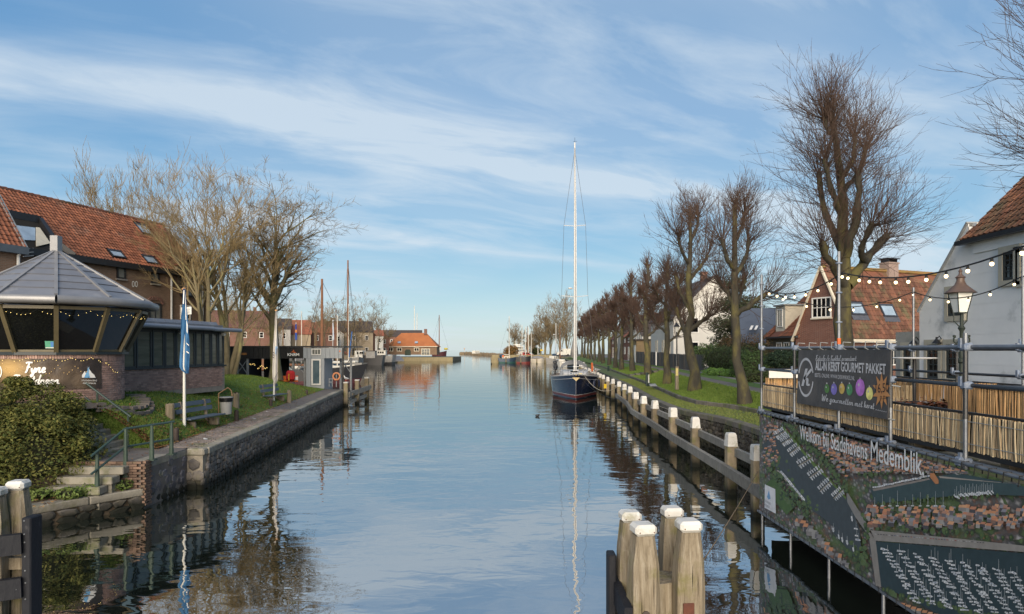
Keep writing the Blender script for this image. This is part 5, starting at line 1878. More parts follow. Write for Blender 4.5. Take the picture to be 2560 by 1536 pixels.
# barge with wheelhouse
o = thing('barge', (at_px(922, 173), 173, 0), 'dark flat cargo barge with cream wheelhouse beside the grey motor cruiser', 'boat')
f = hull_mesh(o, at_px(925, 175), 175, 7.4, 4.4, 2.4, math.pi, m_hdark, None, .5, stern=.9)
a, b = P(889, 895, 174), P(909, 877, 174)
MB().bbox((a + b) / 2, (b.x - a.x, 2.4, b.z - a.z), .06).build('wheelhouse', m_wheel, o)
for px in (894, 901, 906):
 q = P(px, 883, 172.7)
 MB().box(q, (.42, .08, .55)).build('window', m_dkglass, o)
a, b = P(917, 896, 174), P(940, 878, 174)
MB().bbox((a + b) / 2, (b.x - a.x, 2.6, b.z - a.z), .06).build('cabin', m_hgrey, o)
MB().box(P(930, 877.5, 174), (2.8, 3, .12)).build('cabin_roof', m_black, o)
# motor cruiser
o = thing('motor_cruiser', (at_px(957, 180), 180, 0), 'grey motor cruiser with white wheelhouse left of the orange roofed house', 'boat')
f = hull_mesh(o, at_px(958, 182), 182, 6.5, 3.0, 2.3, math.pi * .93, m_hgrey, m_hdark, .9, stern=.9)
a, b = P(942, 889, 181), P(966, 877, 181)
MB().bbox((a + b) / 2, (b.x - a.x, 2, b.z - a.z), .15).build('wheelhouse', m_wheel, o)
for px in (946, 951.5, 957):
 MB().box(P(px, 881.5, 179.9), (.42, .06, .45)).build('window', m_dkglass, o)
MB().box(P(954, 876.5, 181), (2.8, 2.4, .1)).build('cabin_roof', m_wheel, o)
# pontoon
o = thing('pontoon', (at_px(990, 190), 190, 0), 'low dark pontoon in front of the orange roofed house', 'pontoon')
MB().prism([P(972, 904, 205) * 1, P(1010, 904, 205), P(1000, 893, 212), P(972, 893, 212)], (0, 0, .4)).build('deck', m_cover, o)

# ================================================================== generic far houses
def gable_house(name, label, x, y, w_, dp, ze, zr, rot, wm, rm, z0=2.2, wins=(3, 2), chim=1, trim=None, group=None, hip=0.0, winm=None, ridge='y', wz=None, door=True, win_w=.9, win_h=1.3):
 """house whose front is centred on (x,y), facing along -y before rotation; ridge 'y' = gable to the front, 'x' = eaves to the front"""
 R = Matrix.Rotation(rot, 3, 'Z')
 f = lambda a, b, c: Vector((x, y, 0)) + R @ Vector((a, b, c))
 o = thing(name, (x, y, z0), label, 'house', group)
 h = w_ / 2
 mb = MB()
 mb.prism([f(-h, 0, z0), f(h, 0, z0), f(h, dp, z0), f(-h, dp, z0)], (0, 0, ze - z0))
 if ridge == 'y':
  if not hip:
   mb.prism([f(-h, .002, ze), f(h, .002, ze), f(0, .002, zr)], f(0, dp - .004, 0) - f(0, 0, 0))
 elif not hip:
  mb.prism([f(-h + .002, 0, ze), f(-h + .002, dp, ze), f(-h + .002, dp / 2, zr)], f(w_ - .004, 0, 0) - f(0, 0, 0))
 mb.build('wall', wm, o)
 mb = MB()
 e = .25
 if ridge == 'y':
  for s_ in (-1, 1):
   k = (zr - ze) / h
   mb.prism([f(s_ * (h + e), -e, ze - k * e + .05), f(s_ * (h + e), dp + e, ze - k * e + .05), f(0, dp + e - hip, zr + .05), f(0, -e + hip, zr + .05)], (0, 0, .14))
  if hip:
   for b0, b1 in ((-e, hip - e), (dp + e, dp + e - hip)):
    mb.prism([f(-h - e, b0, ze - .1), f(h + e, b0, ze - .1), f(0, b1, zr + .05)], (0, 0, .13))
 else:
  k = (zr - ze) / (dp / 2)
  for b0 in (-e, dp + e):
   mb.prism([f(-h - e, b0, ze - k * e + .05), f(h + e, b0, ze - k * e + .05), f(h + e - hip, dp / 2, zr + .05), f(-h - e + hip, dp / 2, zr + .05)], (0, 0, .14))
  if hip:
   for s_ in (-1, 1):
    mb.prism([f(s_ * (h + e), -e, ze - .1), f(s_ * (h + e), dp + e, ze - .1), f(s_ * (h + e - hip), dp / 2, zr + .05)], (0, 0, .13))
 rf = mb.build('roof', rm, o)
 for k in range(chim):
  cx_ = (h * .55 if k == 0 else -h * .55) if ridge == 'x' else 0
  cy_ = dp / 2 if ridge == 'x' else dp * (.3 + .4 * k)
  MB().box(f(cx_, cy_, zr + .35), (.7, .55, 1.1), rot).box(f(cx_, cy_, zr + .95), (.8, .65, .12), rot).build('chimney', m_brickR, rf)
 nc, nr = wins
 q = f(0, 0, 0)
 W = Wall((q.x, q.y), (R @ Vector((1, 0, 0)))[:2])
 sg = 1 if (W.n - R @ Vector((0, -1, 0))).length < .5 else -1
 zs_ = wz or [z0 + 1.0 + (ze - z0) / max(1, nr) * r for r in range(nr)]
 for r, z in enumerate(zs_):
  for c in range(nc):
   u = -h + w_ * (c + .5) / nc
   hh = win_h if z + win_h < (zr if ridge == 'y' else ze) - .2 else .9
   if door and r == 0 and c == nc // 2:
    window(o, W, (u - .5, z0, u + .5, z0 + 2.3), trim or m_white, m_dkglass, 1, 2, fw=.1, name='door')
   else:
    window(o, W, (u - win_w / 2, z, u + win_w / 2, z + hh), trim or m_white, winm or m_dkglass, 1, 2, fw=.11, bw=.06)
 return o

m_rfD = mat('dark_roof', (.075, .06, .055), (.05, .042, .04), .8, .85, .4, 6, vec='pos')
m_rfR = mat('red_roof', (.30, .105, .06), (.22, .08, .05), .7, .85, .4, 6, vec='pos', c3=(.15, .075, .05), c3scale=.5)
m_rfP = mat('plum_roof', (.14, .065, .055), (.10, .05, .045), .8, .85, .4, 6, vec='pos')
m_rfB = mat('bright_orange_roof', (.37, .135, .05), (.30, .105, .042), .5, .8, .4, 5, vec='pos')
m_plG = mat('grey_plaster', (.36, .35, .33), (.30, .29, .28), .5, .9)
m_plW = mat('white_plaster', (.60, .58, .53), (.52, .50, .46), .5, .9)
m_plO = mat('ochre_plaster', (.36, .29, .20), (.30, .24, .17), .6, .9)
hs = [  # px centre, depth, width, storey depth, eave py, ridge py, rotation, wall, roof, label
 (590, 150, 14, 9, 818, 776, .35, m_brickR, m_rfP, 'x', 'brick quay house with plum coloured roof left of the tall trees', (4, 2), 1),
 (660, 156, 11.5, 9, 822, 796, .3, m_plG, m_rfD, 'x', 'grey plastered quay house with dark roof behind the big bare tree', (4, 2), 0),
 (722, 162, 10, 9, 835, 800, .3, m_plO, m_rfR, 'x', 'ochre quay house with red roof just right of the big bare tree', (3, 1), 0),
 (775, 168, 13, 9, 832, 806, .3, m_brickR, m_rfR, 'x', 'brick quay house with wide red roof above the boathouse', (4, 2), 1),
 (818, 180, 8.5, 9, 834, 808, .3, m_plW, m_rfP, 'y', 'white quay house with plum gable left of the tall brown mast', (3, 2), 0),
 (868, 188, 14, 9, 830, 803, .3, m_plO, m_rfD, 'x', 'pale quay house with dark roof and two chimneys behind the brown mast', (4, 2), 2),
 (905, 198, 7.5, 9, 838, 815, .28, m_brickR, m_rfP, 'y', 'narrow brown quay house left of the white fronted houses', (2, 2), 0),
 (929, 222, 7.5, 9, 840, 826, .25, m_plW, m_rfR, 'x', 'white fronted quay house with red roof behind the motor cruiser', (3, 2), 1),
 (950, 231, 6, 9, 846, 824, .25, m_brickR, m_rfR, 'y', 'tall gabled quay house with red roof left of the orange roofed house', (2, 2), 0),
 (1000, 275, 17, 9, 842, 826, .1, m_brickR, m_rfD, 'x', 'brown roofed house just behind the orange roofed harbour house', (5, 2), 0),
]
for px, d, w_, dp, pe, pr_, rot, wm, rm, rg_, lb, wn, ch in hs:
 gable_house('quay_house', lb, at_px(px, d), d, w_, dp, H + (HOR - pe) / F * d, H + (HOR - pr_) / F * d, rot, wm, rm, 2.2, wn, ch, ridge=rg_, group='houses along the far left quay')
# the orange roofed harbour house on its pier
OH = gable_house('harbour_house', 'brick harbour house with bright orange hipped roof on the pier', at_px(1030, 237), 237, 17.2, 9.5, H + (HOR - 866.5) / F * 237, H + (HOR - 834) / F * 240, 0, brick_mat('ochre_brick', (.24, .15, .09), (.18, .11, .07), (.2, .17, .13)), m_rfB, 2.15, (0, 0), 0, ridge='x', hip=4.4)
WO_ = Wall((at_px(1030, 237) - 8.6, 237), (1, 0))
for (a, b, c, d_) in ((970, 869.5, 983, 879), (992, 869.5, 1005, 879), (1035, 869.5, 1048, 879)):
 window(OH, WO_, wpx(WO_, a, b, c, d_), m_cream, m_dkglass, 2, 1, fw=.2, bw=.15)
window(OH, WO_, wpx(WO_, 1053, 872, 1075, 889), m_cream, m_curtain, 3, 2, fw=.2, bw=.12)
a = wpx(WO_, 1012, 874, 1027, 889)
mb = MB()
mb.prism([WO_.pt(u, z, .0) for u, z in [(a[0], a[1]), (a[2], a[1]), (a[2], a[3] - .5), (a[2] - .5, a[3]), (a[0] + .5, a[3]), (a[0], a[3] - .5)]], WO_.n * .06)
mb.build('door', mat('dark_green_door', (.03, .045, .03), None, 3, .6), OH)
MB().bar(WO_.pt(-.3, H + (HOR - 866.5) / F * 237 - .05, .3), WO_.pt(17.5, H + (HOR - 866.5) / F * 237 - .05, .3), .15, .22).build('eave_board', m_cream, OH)
for px in (998, 1041):
 q = P(px, 856, 238.2)
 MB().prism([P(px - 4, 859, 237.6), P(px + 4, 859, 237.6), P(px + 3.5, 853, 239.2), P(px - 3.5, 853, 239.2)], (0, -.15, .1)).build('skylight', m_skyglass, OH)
MB().box(P(1064, 830, 241), (1.0, .8, 2.0)).build('chimney', m_brickR, OH)
MB().prism([P(968, 904.5, 233.2), P(1132, 904.5, 233.2), P(1132, 893.5, 233.2), P(968, 893.5, 233.2)], (0, -.5, 0)).build('pier_wall', mat('pier_timber', (.30, .25, .14), (.22, .18, .11), .9, .9, stretch=(2, 1, 1)), OH)
for px, top, d, lb in ((1036, 765, 300, 'tall thin pale mast behind the orange roofed house'), (1042.5, 783, 300, 'shorter pale mast behind the orange roofed house')):
 o = thing('mast', P(px, 870, d), lb, 'mast')
 MB().tube([P(px, 872, d), P(px, top, d)], [.2, .12], 6).build('pole', m_mastw, o)
o = thing('tug_boat', P(1095, 893, 255), 'red working boat with tall dark mast right of the orange roofed house', 'boat')
f = hull_mesh(o, at_px(1098, 268), 268, 6, 3, 2.9, .2, m_plum, m_hdark, .6, z0=.5)
mast(o, f, 0, 17.5, .2, m_mastb, stays=[(4, 0, 3), (-4, 0, 3), (-2, 1.4, 3)], z=3)
MB().bbox(f(-1, 0, 4.4), (3, 2, 2), .1, .2).build('wheelhouse', m_wheel, o)
MB().bbox(f(2.6, -.4, 4.2), (1.4, 1.2, .8), .2, .2).build('winch_cover', mat('yellow_tarp', (.55, .45, .06), None, 3, .6), o)

# flags by the boathouse
o = thing('flagpole', P(739, 868, 60), 'thin white flagpole above the black boathouse roof', 'flagpole')
MB().tube([P(739, 905, 60), P(740, 806, 60)], [.05, .03], 6).build('pole', m_pipe, o)
o = thing('harbour_flag', P(741, 835, 60), 'blue, orange and white flag hanging above the boathouse', 'flag')
for y0, y1, c, l, r in ((811, 825, (.04, .07, .30), 738.5, 742), (825, 832, (.65, .25, .08), 738.5, 743), (832, 850, (.05, .10, .38), 738, 743)):
 MB().prism([P(l, y1, 59.9), P(r, y1, 59.9), P(r, y0, 59.9), P(l, y0, 59.9)], (0, -.06, 0)).build('stripe', mat('flag_%d' % y0, c, None, 3, .8), o)
o = thing('flagpole', P(832, 868, 66), 'thin white flagpole with orange knob at the right end of the boathouse', 'flagpole')
MB().tube([P(832, 905, 66), P(832.5, 803, 66)], [.05, .03], 6).ball(P(832.5, 802, 66), .09, 6).build('pole', m_pipe, o)
o = thing('pale_flag', P(834, 835, 66), 'white and pale blue flag hanging at the right end of the boathouse', 'flag')
MB().prism([P(832, 852, 65.9), P(835.5, 850, 65.9), P(835, 830, 65.9), P(833.5, 808, 65.9), P(831.5, 808, 65.9)], (0, -.06, 0)).build('cloth', mat('pale_flag_cloth', (.5, .55, .6), (.4, .46, .54), 2, .8), o)

# ================================================================== timber jetty at the quay end, dolphins
m_pile = wet_mat('old_pile_wood', (.26, .21, .145), (.17, .14, .095), 4, moss=(.16, .155, .06), mscale=2.6, mlo=.5, z0=.1, z1=.5, bs=26)
m_pileg = wet_mat('grey_beam_wood', (.27, .255, .225), (.18, .17, .15), 5, moss=(.15, .16, .07), mscale=2.0, mlo=.58, z0=-.5, z1=0, bs=26)
m_cap = mat('white_cap_paint', (.62, .61, .58), (.52, .50, .46), 3, .6, .25, 18, c3=(.30, .28, .20), c3scale=4.5, c3lo=.52, c3hi=.72, vec='pos')
tj = thing('timber_jetty', (-10.6, 51, 0), 'short timber fender jetty of three posts at the end of the left quay', 'jetty')
jp = [(865, 958, 48.3), (893, 952, 50.5), (917, 946, 53.0)]
for px, pt_, d in jp:
 b, t = P(px, 0, d), P(px, pt_, d)
 MB().bbox((b.x, d, (t.z - .8) / 2), (.3, .3, t.z + .8), .04).build('pile', m_pile, tj)
 MB().bbox((b.x, d, t.z + .03), (.33, .33, .1), .03).build('cap', m_cap, tj)
a, b = P(872, 987, 48.5), P(926, 968, 53.4)
MB().bar(a, b, .16, .34).build('beam', m_pileg, tj)
a, b = P(872, 994, 48.8), P(920, 976, 53.3)
MB().bar(a - Vector((0, 0, .35)), b - Vector((0, 0, .35)), .14, .22).build('beam', m_pileg, tj)
gl = None

def gull(loc, ang_, s=1.0, label=''):
 o = thing('gull', loc, label, 'bird')
 R = Matrix.Rotation(ang_, 3, 'Z')
 f = lambda a, b, c: Vector(loc) + R @ Vector((a, b, c)) * s
 mb = MB()
 # one continuous body: tail, belly, breast, neck, head
 mb.tube([f(-.26, 0, .17), f(-.16, 0, .18), f(-.05, 0, .19), f(.07, 0, .22), f(.13, 0, .28), f(.15, 0, .34), f(.18, 0, .375), f(.22, 0, .37)], [.012 * s, .04 * s, .075 * s, .075 * s, .045 * s, .036 * s, .042 * s, .02 * s], 8)
 mb.build('body', m_white, o, smooth=True)
 for q in (-1, 1):
  MB().tube([f(.08, q * .06, .24), f(-.06, q * .078, .22), f(-.2, q * .045, .19), f(-.32, q * .015, .19)], [.03 * s, .035 * s, .025 * s, .006 * s], 6).build('wing', mat('gull_grey', (.33, .35, .38), None, 5, .8), o, smooth=True)
  MB().tube([f(.0, q * .03, .13), f(.0, q * .03, 0), f(.04, q * .03, 0)], .007 * s, 4).build('leg', m_logo, o)
  MB().ball(f(.192, q * .036, .385), .007 * s, 5).build('eye', m_black, o)
 MB().tube([f(.215, 0, .37), f(.275, 0, .36)], [.012 * s, .004 * s], 5).build('beak', mat('beak_yellow', (.6, .4, .05), None, 4, .5), o)
 return o

q = P(865, 957, 48.3)
gull((q.x, q.y, q.z + .1), 2.6, 1.0, 'gull standing on the first post of the timber jetty')

DW = dict(z=2.0)

def dolphin_post(o, px, py, w_, zt, seed, lean=(0, 0), plate=None):
 """squared old pile with chamfered shoulders and a white cap; (px,py) = top middle of the cap"""
 rg = random.Random(seed)
 d = (H - zt) * F / (py - HOR)
 x = (px - CX) / F * d
 R = Matrix.Rotation(.12 + rg.uniform(-.05, .05), 3, 'Z')
 prof = [(-.9, 1.08), (.4, 1.1), (zt - .75, 1.12), (zt - .45, 1.06), (zt - .12, .80)]
 V = []
 n = 8
 for z, k in prof:
  h = w_ / 2 * k
  c_ = h * .34
  for a, b in ((-h + c_, -h), (h - c_, -h), (h, -h + c_), (h, h - c_), (h - c_, h), (-h + c_, h), (-h, h - c_), (-h, -h + c_)):
   s_ = (zt - z)
   V.append(Vector((x, d, z)) + R @ Vector((a + rg.uniform(-.008, .008), b + rg.uniform(-.008, .008), 0)) + Vector((lean[0] * s_, lean[1] * s_, 0)))
 mb = MB()
 mb.add(V, [(i * n + k, i * n + (k + 1) % n, (i + 1) * n + (k + 1) % n, (i + 1) * n + k) for i in range(len(prof) - 1) for k in range(n)] + [tuple((len(prof) - 1) * n + k for k in range(n))])
 p = mb.build('pile', m_dol, o)
 MB().bbox((x, d, zt - .055), (w_ * .92, w_ * .92, .13), .035, M=R).build('cap', m_cap, p)
 mb = MB()
 for a in (-.3, .3):
  mb.ball(Vector((x, d, zt - .07)) + R @ Vector((a * w_, -w_ * .465, 0)), .009, 5)
 mb.build('nail', mat('rust', (.16, .075, .04), (.1, .05, .03), 8, .8), p)
 # drying cracks: thin dark slots proud of nothing, cut as narrow wedges
 mb = MB()
 for k in range(4):
  a = rg.uniform(-.3, .3) * w_
  z = zt - rg.uniform(.4, 1.0)
  L = rg.uniform(.2, .5)
  q = Vector((x, d, 0)) + R @ Vector((a, -w_ * .556, 0))
  mb.prism([q + Vector((0, 0, z)), q + Vector((.005, 0, z - L * .4)), q + Vector((.002, 0, z - L)), q + Vector((-.004, 0, z - L * .5))], (0, .006, 0))
 mb.build('crack', mat('crack_dark', (.02, .015, .01), None, 4, .9), p)
 return x, d, R

def dol_mat():
 mm = bpy.data.materials.new('hewn_pile')
 mm.use_nodes = True
 t = NT(mm.node_tree)
 p = t.n('ShaderNodeNewGeometry').outputs['Position']
 v = t.n('ShaderNodeMapping', {'Vector': p, 'Scale': (14, 14, 1.1)}).outputs[0]
 g = t.noise(v, 1.6, 8.0, .65, .3)
 col = t.ramp(g, [(.25, (.10, .08, .055)), (.5, (.23, .19, .135)), (.75, (.34, .30, .235))])
 col = t.mix(t.ramp(t.noise(p, 3.0, 6.0, .6), [(.5, 0.0), (.7, .8)]), col, (.15, .14, .045))
 col = t.mix(t.ramp(t.noise(p, 2.2, 5.0, .6), [(.62, 0.0), (.72, .7)]), col, (.38, .34, .27))
 z = t.n('ShaderNodeSeparateXYZ', {0: p}).outputs[2]
 col = t.mix(t.ramp(t.m('ADD', z, t.m('MULTIPLY', g, .3)), [(.25, 1.0), (.55, 0.0)]), col, (.02, .02, .012))
 bp = t.n('ShaderNodeBump', {'Height': t.m('ADD', g, t.m('MULTIPLY', t.noise(p, 30, 4), .3)), 'Strength': .8, 'Distance': .03})
 b = t.n('ShaderNodeBsdfPrincipled', {'Base Color': col, 'Roughness': .85, 'Normal': bp.outputs[0], 'Specular IOR Level': .2})
 t.n('ShaderNodeOutputMaterial', {0: b.outputs[0]})
 return mm

m_dol = dol_mat()
m_tar = mat('tarred_wood', (.008, .009, .013), (.013, .014, .018), 4, .6, .6, 14, spec=.25, stretch=(1, 1, .4), c3=(.035, .035, .04), c3scale=9, c3lo=.62, c3hi=.72)
dr = thing('mooring_dolphin', (1.75, 8.2, 0), 'cluster of four thick hewn mooring piles with white caps in the foreground water', 'mooring piles')
pa = dolphin_post(dr, 1575, 1279, .27, 2.0, 1)
pb = dolphin_post(dr, 1608, 1310, .28, 2.0, 2)
pc = dolphin_post(dr, 1680, 1269, .27, 2.0, 3)
pd = dolphin_post(dr, 1721, 1301, .29, 2.0, 4)
for k in range(5):
 y0 = (pa[1] + pb[1]) / 2 + .02
 MB().bar((pb[0] - .05, 8.02 + k * .09, .98 + .004 * k), (pd[0] + .02, 8.16 + k * .09, .99), .08, .5).build('cross_beam', m_dol, dr)
MB().bar((pb[0], 7.98, .38), (pd[0], 8.1, .40), .2, .24).build('cross_beam', m_dol, dr)
MB().bar((pa[0] - .19, pa[1] + .25, 1.08), (pb[0] - .2, pb[1] - .18, .98), .09, .26, up=(0, 0, 1)).build('waling', m_tar, dr)
MB().bbox((pa[0] - .235, pa[1] - .02, .35), (.1, .22, 2.3), .015).build('fender_board', m_tar, dr)
q = Vector((pd[0] - .04, pd[1] - .168, 1.02))
MB().bbox(q, (.13, .02, .14), .004, .12).build('iron_plate', mat('rust_plate', (.14, .05, .03), (.09, .035, .025), 9, .85, .4), dr)
mb = MB().lathe((0, 0, 0), [(.045, 0), (.045, .015), (.02, .02)], 10)
mb.v = [tuple(Vector((pb[0] + .0, pb[1] - .168, 1.02)) + Matrix.Rotation(math.radians(90), 3, 'X') @ Vector(v)) for v in mb.v]
mb.build('bolt', m_boll, dr)

dl = thing('mooring_dolphin', (-7, 9.5, 0), 'mooring piles with white caps and black fender boards at the lower left edge', 'mooring piles')
pa = dolphin_post(dl, 46, 1203, .27, 2.12, 11)
pb = dolphin_post(dl, -14, 1221, .27, 2.08, 12)
pc = dolphin_post(dl, -95, 1206, .27, 2.1, 13)
d0 = 9.35
zz = lambda py: H - (py - HOR) / F * d0
xx = lambda px: (px - CX) / F * d0
MB().bbox((xx(80), d0, (zz(1290) - .6) / 2), (.13, .24, zz(1290) + .6), .015).build('fender_board', m_tar, dl)
for y in (1352, 1460):
 MB().bar((xx(-90), d0 - .5, zz(y + 6)), (xx(72), d0 - .13, zz(y)), .1, .27).build('waling', m_tar, dl)
MB().bar((xx(-60), d0 + .2, zz(1420)), (xx(60), d0 + .25, zz(1420)), .12, .16).build('cross_beam', m_dol, dl)
mb = MB()
for px, py in ((76, 1297), (76, 1330), (77, 1350), (78, 1385), (78, 1420), (79, 1450), (79, 1490), (64, 1354), (62, 1338), (20, 1364), (60, 1448), (65, 1462), (10, 1480)):
 mb.ball((xx(px) + .005, d0 - (.125 if px > 70 else .19), zz(py)), .011, 5)
mb.build('bolt', m_steel, dl)
bpy.data.objects['canal_water']['kind'] = 'structure'
# coot on the water
ct = P(1344, 1042, 40.6)
o = thing('coot', (ct.x, ct.y, 0), 'small black waterbird swimming in mid canal near the yacht', 'bird')
MB().tube([Vector(ct) * 0 + Vector((ct.x + a, ct.y, z)) for a, z in ((-.14, .05), (-.06, .06), (.04, .06), (.08, .1), (.09, .14), (.13, .145))], [.02, .07, .07, .035, .04, .012], 8).build('body', m_black, o, smooth=True)
MB().tube([(ct.x + .125, ct.y, .145), (ct.x + .17, ct.y, .138)], [.014, .004], 5).build('beak', m_white, o)

# ================================================================== RIGHT: row of white-capped mooring posts with rails
ppx = [(1894, 1113, 16.4), (1827, 1083, 18.95), (1738, 1043.6, 23.35), (1682, 1020, 27.1), (1637, 1001.9, 30.96), (1609, 991, 33.8), (1589, 981, 37.1), (1575, 967, 42.6), (1561, 961, 45.5),
 (1547.5, 954.3, 49.3), (1532, 948, 53.5), (1519, 943, 57.4), (1508, 938, 61.9), (1500.8, 935, 66), (1494.5, 931.4, 70), (1487.8, 928.4, 74), (1482.4, 925, 78), (1477.5, 923, 82.5), (1472.4, 920.6, 87),
 (1466.8, 918.4, 91.5), (1462, 916.5, 96), (1457.8, 914.8, 100.5), (1453.6, 913.2, 105), (1449.6, 911.6, 110)]
mpos = []
grp = 'white capped mooring posts along the right quay'
for i, (px, py, d) in enumerate(ppx):
 x = (px - CX) / F * d
 zt = H - (py - HOR) / F * d
 mpos.append(Vector((x, d, zt)))
 o = thing('mooring_post', (x, d, 0), '%s white-capped mooring post from the aerial photo banner along the right quay' % ordinal(i), 'mooring post', grp)
 rg = random.Random(100 + i)
 a = .06 + rg.uniform(-.08, .08)
 R = Matrix.Rotation(a, 3, 'Z')
 w_ = .27
 MB().bbox((x, d, (zt - .30 - .9) / 2), (w_, w_, zt - .30 + .9), .035, M=R).build('pile', m_pile, o)
 mb = MB()
 V = []
 for z, k in ((zt - .36, 1.06), (zt - .05, .88 if i % 3 else .98), (zt + .01, .70 if i % 3 else .85)):
  h = w_ / 2 * k
  for sx, sy in ((-1, -1), (1, -1), (1, 1), (-1, 1)):
   V.append(Vector((x, d, z)) + R @ Vector((sx * h, sy * h, 0)))
 mb.add(V, [(r * 4 + k, r * 4 + (k + 1) % 4, (r + 1) * 4 + (k + 1) % 4, (r + 1) * 4 + k) for r in range(2) for k in range(4)] + [(8, 9, 10, 11)])
 mb.build('cap', m_cap, o)
 if i < 14:
  MB().box(Vector((x, d, zt - .56)) + R @ Vector((.16, -.12, 0)), (.16, .14, .17), a).build('cleat_block', m_pileg, o)
rl_ = thing('fender_rail', (6.2, 25, .7), 'long grey timber rubbing rail low along the front of the mooring posts', 'rail')
rb = thing('fender_rail', (6.6, 25, 1.2), 'upper grey timber rail behind the mooring posts', 'rail')
front = [Vector((p.x - .2, p.y, .66 + .04 * math.sin(i * 1.7))) for i, p in enumerate(mpos)]
front[0] += Vector((.1, -.7, 0))
for a, b in zip(front[:-1], front[1:]):
 if a.y > 46: continue
 MB().bar(a, b, .13, .27, ext=.06).build('beam', m_pileg, rl_)
for a, b in zip(mpos[:-1], mpos[1:]):
 if a.y > 48: continue
 q0, q1 = Vector((a.x + .2, a.y + .1, a.z - .5)), Vector((b.x + .12, b.y - .05, b.z - .52))
 MB().bar(q0, q1, .12, .22).build('beam', m_pileg, rb)
# thin ropes
m_rope = mat('pale_rope', (.42, .38, .30), (.3, .27, .21), 20, .9)

def rope(name, label, a, b, sag, r=.012, m=None):
 a, b = Vector(a), Vector(b)
 mb = MB().tube([a.lerp(b, t) - Vector((0, 0, sag * 4 * t * (1 - t))) for t in np.linspace(0, 1, 15)], r, 5)
 return mb.build(name, m or m_rope, None, label=label, cat='rope')

rope('mooring_rope', 'thin brown rope slanting from the nearest right post down to the foreground piles', P(1895, 1178, 16.2), P(1754, 1408, 8.2), .04, .008, mat('brown_rope', (.2, .15, .1), None, 20, .9))
rope('mooring_rope', 'pale rope stretched between two mooring posts in front of the bare strip', mpos[4] + Vector((.1, -.1, -.2)), mpos[3] + Vector((-.1, .1, -.08)), .02, .01)

# ================================================================== the sailing yacht
m_navy = mat('navy_topsides', (.012, .018, .042), (.016, .023, .05), 1.2, .2, spec=.4, coat=.1)
m_boot = mat('boot_red', (.16, .028, .022), (.12, .024, .02), 3, .4)
m_deckw = mat('pale_deck', (.55, .53, .5), (.46, .44, .42), 4, .6)
m_alu = mat('mast_white', (.55, .54, .52), (.48, .47, .45), 2, .35, spec=.5)
m_chrome = mat('stainless', (.5, .5, .5), None, 3, .2, metal=.9)
m_teak = mat('teak', (.28, .19, .11), (.2, .13, .08), 5, .7)
m_sailc = mat('sail_cover', (.30, .29, .27), (.22, .21, .2), 2.5, .85, .5, 8)
B0 = Vector((5.08, 54.2, 0))
yv = Vector((.075, 1, 0)).normalized()          # towards the stern
xv = Vector((yv.y, -yv.x, 0))
Y = lambda s, b, z: B0 + yv * s + xv * b + Vector((0, 0, z))
yt = thing('sailing_yacht', (5.6, 61, 0), 'navy blue sailing yacht with red boot stripe and tall white mast moored at the posts', 'boat')
LY = 15.0
tab = [0, .03, .08, .15, .24, .36, .5, .65, .8, .92, 1.0]
hbm = [.03, .30, .68, 1.18, 1.66, 2.05, 2.18, 2.12, 1.95, 1.7, 1.45]
zsh = [2.0, 1.96, 1.9, 1.82, 1.74, 1.66, 1.6, 1.57, 1.57, 1.6, 1.62]

def hull_band(z0f, z1f, name, m, off=0.0, steps=4):
 mb = MB()
 V = []
 n = steps + 1
 for t, h, zs_ in zip(tab, hbm, zsh):
  for sgn in (-1, 1):
   for k in range(n):
    z = z0f(zs_) + (z1f(zs_) - z0f(zs_)) * k / steps
    f_ = max(0, min(1, (z + .2) / (zs_ + .2)))
    hw = h * (.55 + .45 * f_ ** .6) if t < .3 else h * (.86 + .14 * f_ ** .7)
    s = t * LY + (1 - f_) * .7 * max(0, 1 - t * 4)
    V.append(Y(s, sgn * (hw + off), z))
 fs = []
 for i in range(len(tab) - 1):
  for q in (0, 1):
   for k in range(steps):
    a = i * 2 * n + q * n + k
    b = a + 2 * n
    fs.append((a, b, b + 1, a + 1) if q == 0 else (a, a + 1, b + 1, b))
 L_ = (len(tab) - 1) * 2 * n
 for k in range(steps):
  fs.append((k + n, k, k + 1, k + n + 1))
  fs.append((L_ + k, L_ + k + n, L_ + k + n + 1, L_ + k + 1))
 mb.add(V, fs)
 return mb.build(name, m, yt, smooth=True)

hull_band(lambda z: -.25, lambda z: z, 'hull', m_navy, steps=6)
hull_band(lambda z: .10, lambda z: .30, 'boot_stripe', m_boot, .008, 1)
hull_band(lambda z: .305, lambda z: .345, 'boot_line', m_alu, .008, 1)
hull_band(lambda z: z - .30, lambda z: z - .27, 'cove_line', m_alu, .006, 1)
hull_band(lambda z: z - .02, lambda z: z + .06, 'toe_rail', m_alu, .015, 1)
mb = MB()
V = []
for t, h, zs_ in zip(tab, hbm, zsh):
 V += [Y(t * LY, -h * .98, zs_ - .01), Y(t * LY, h * .98, zs_ - .01)]
mb.add(V, [(2 * i, 2 * i + 2, 2 * i + 3, 2 * i + 1) for i in range(len(tab) - 1)])
mb.build('deck', m_teak, yt)
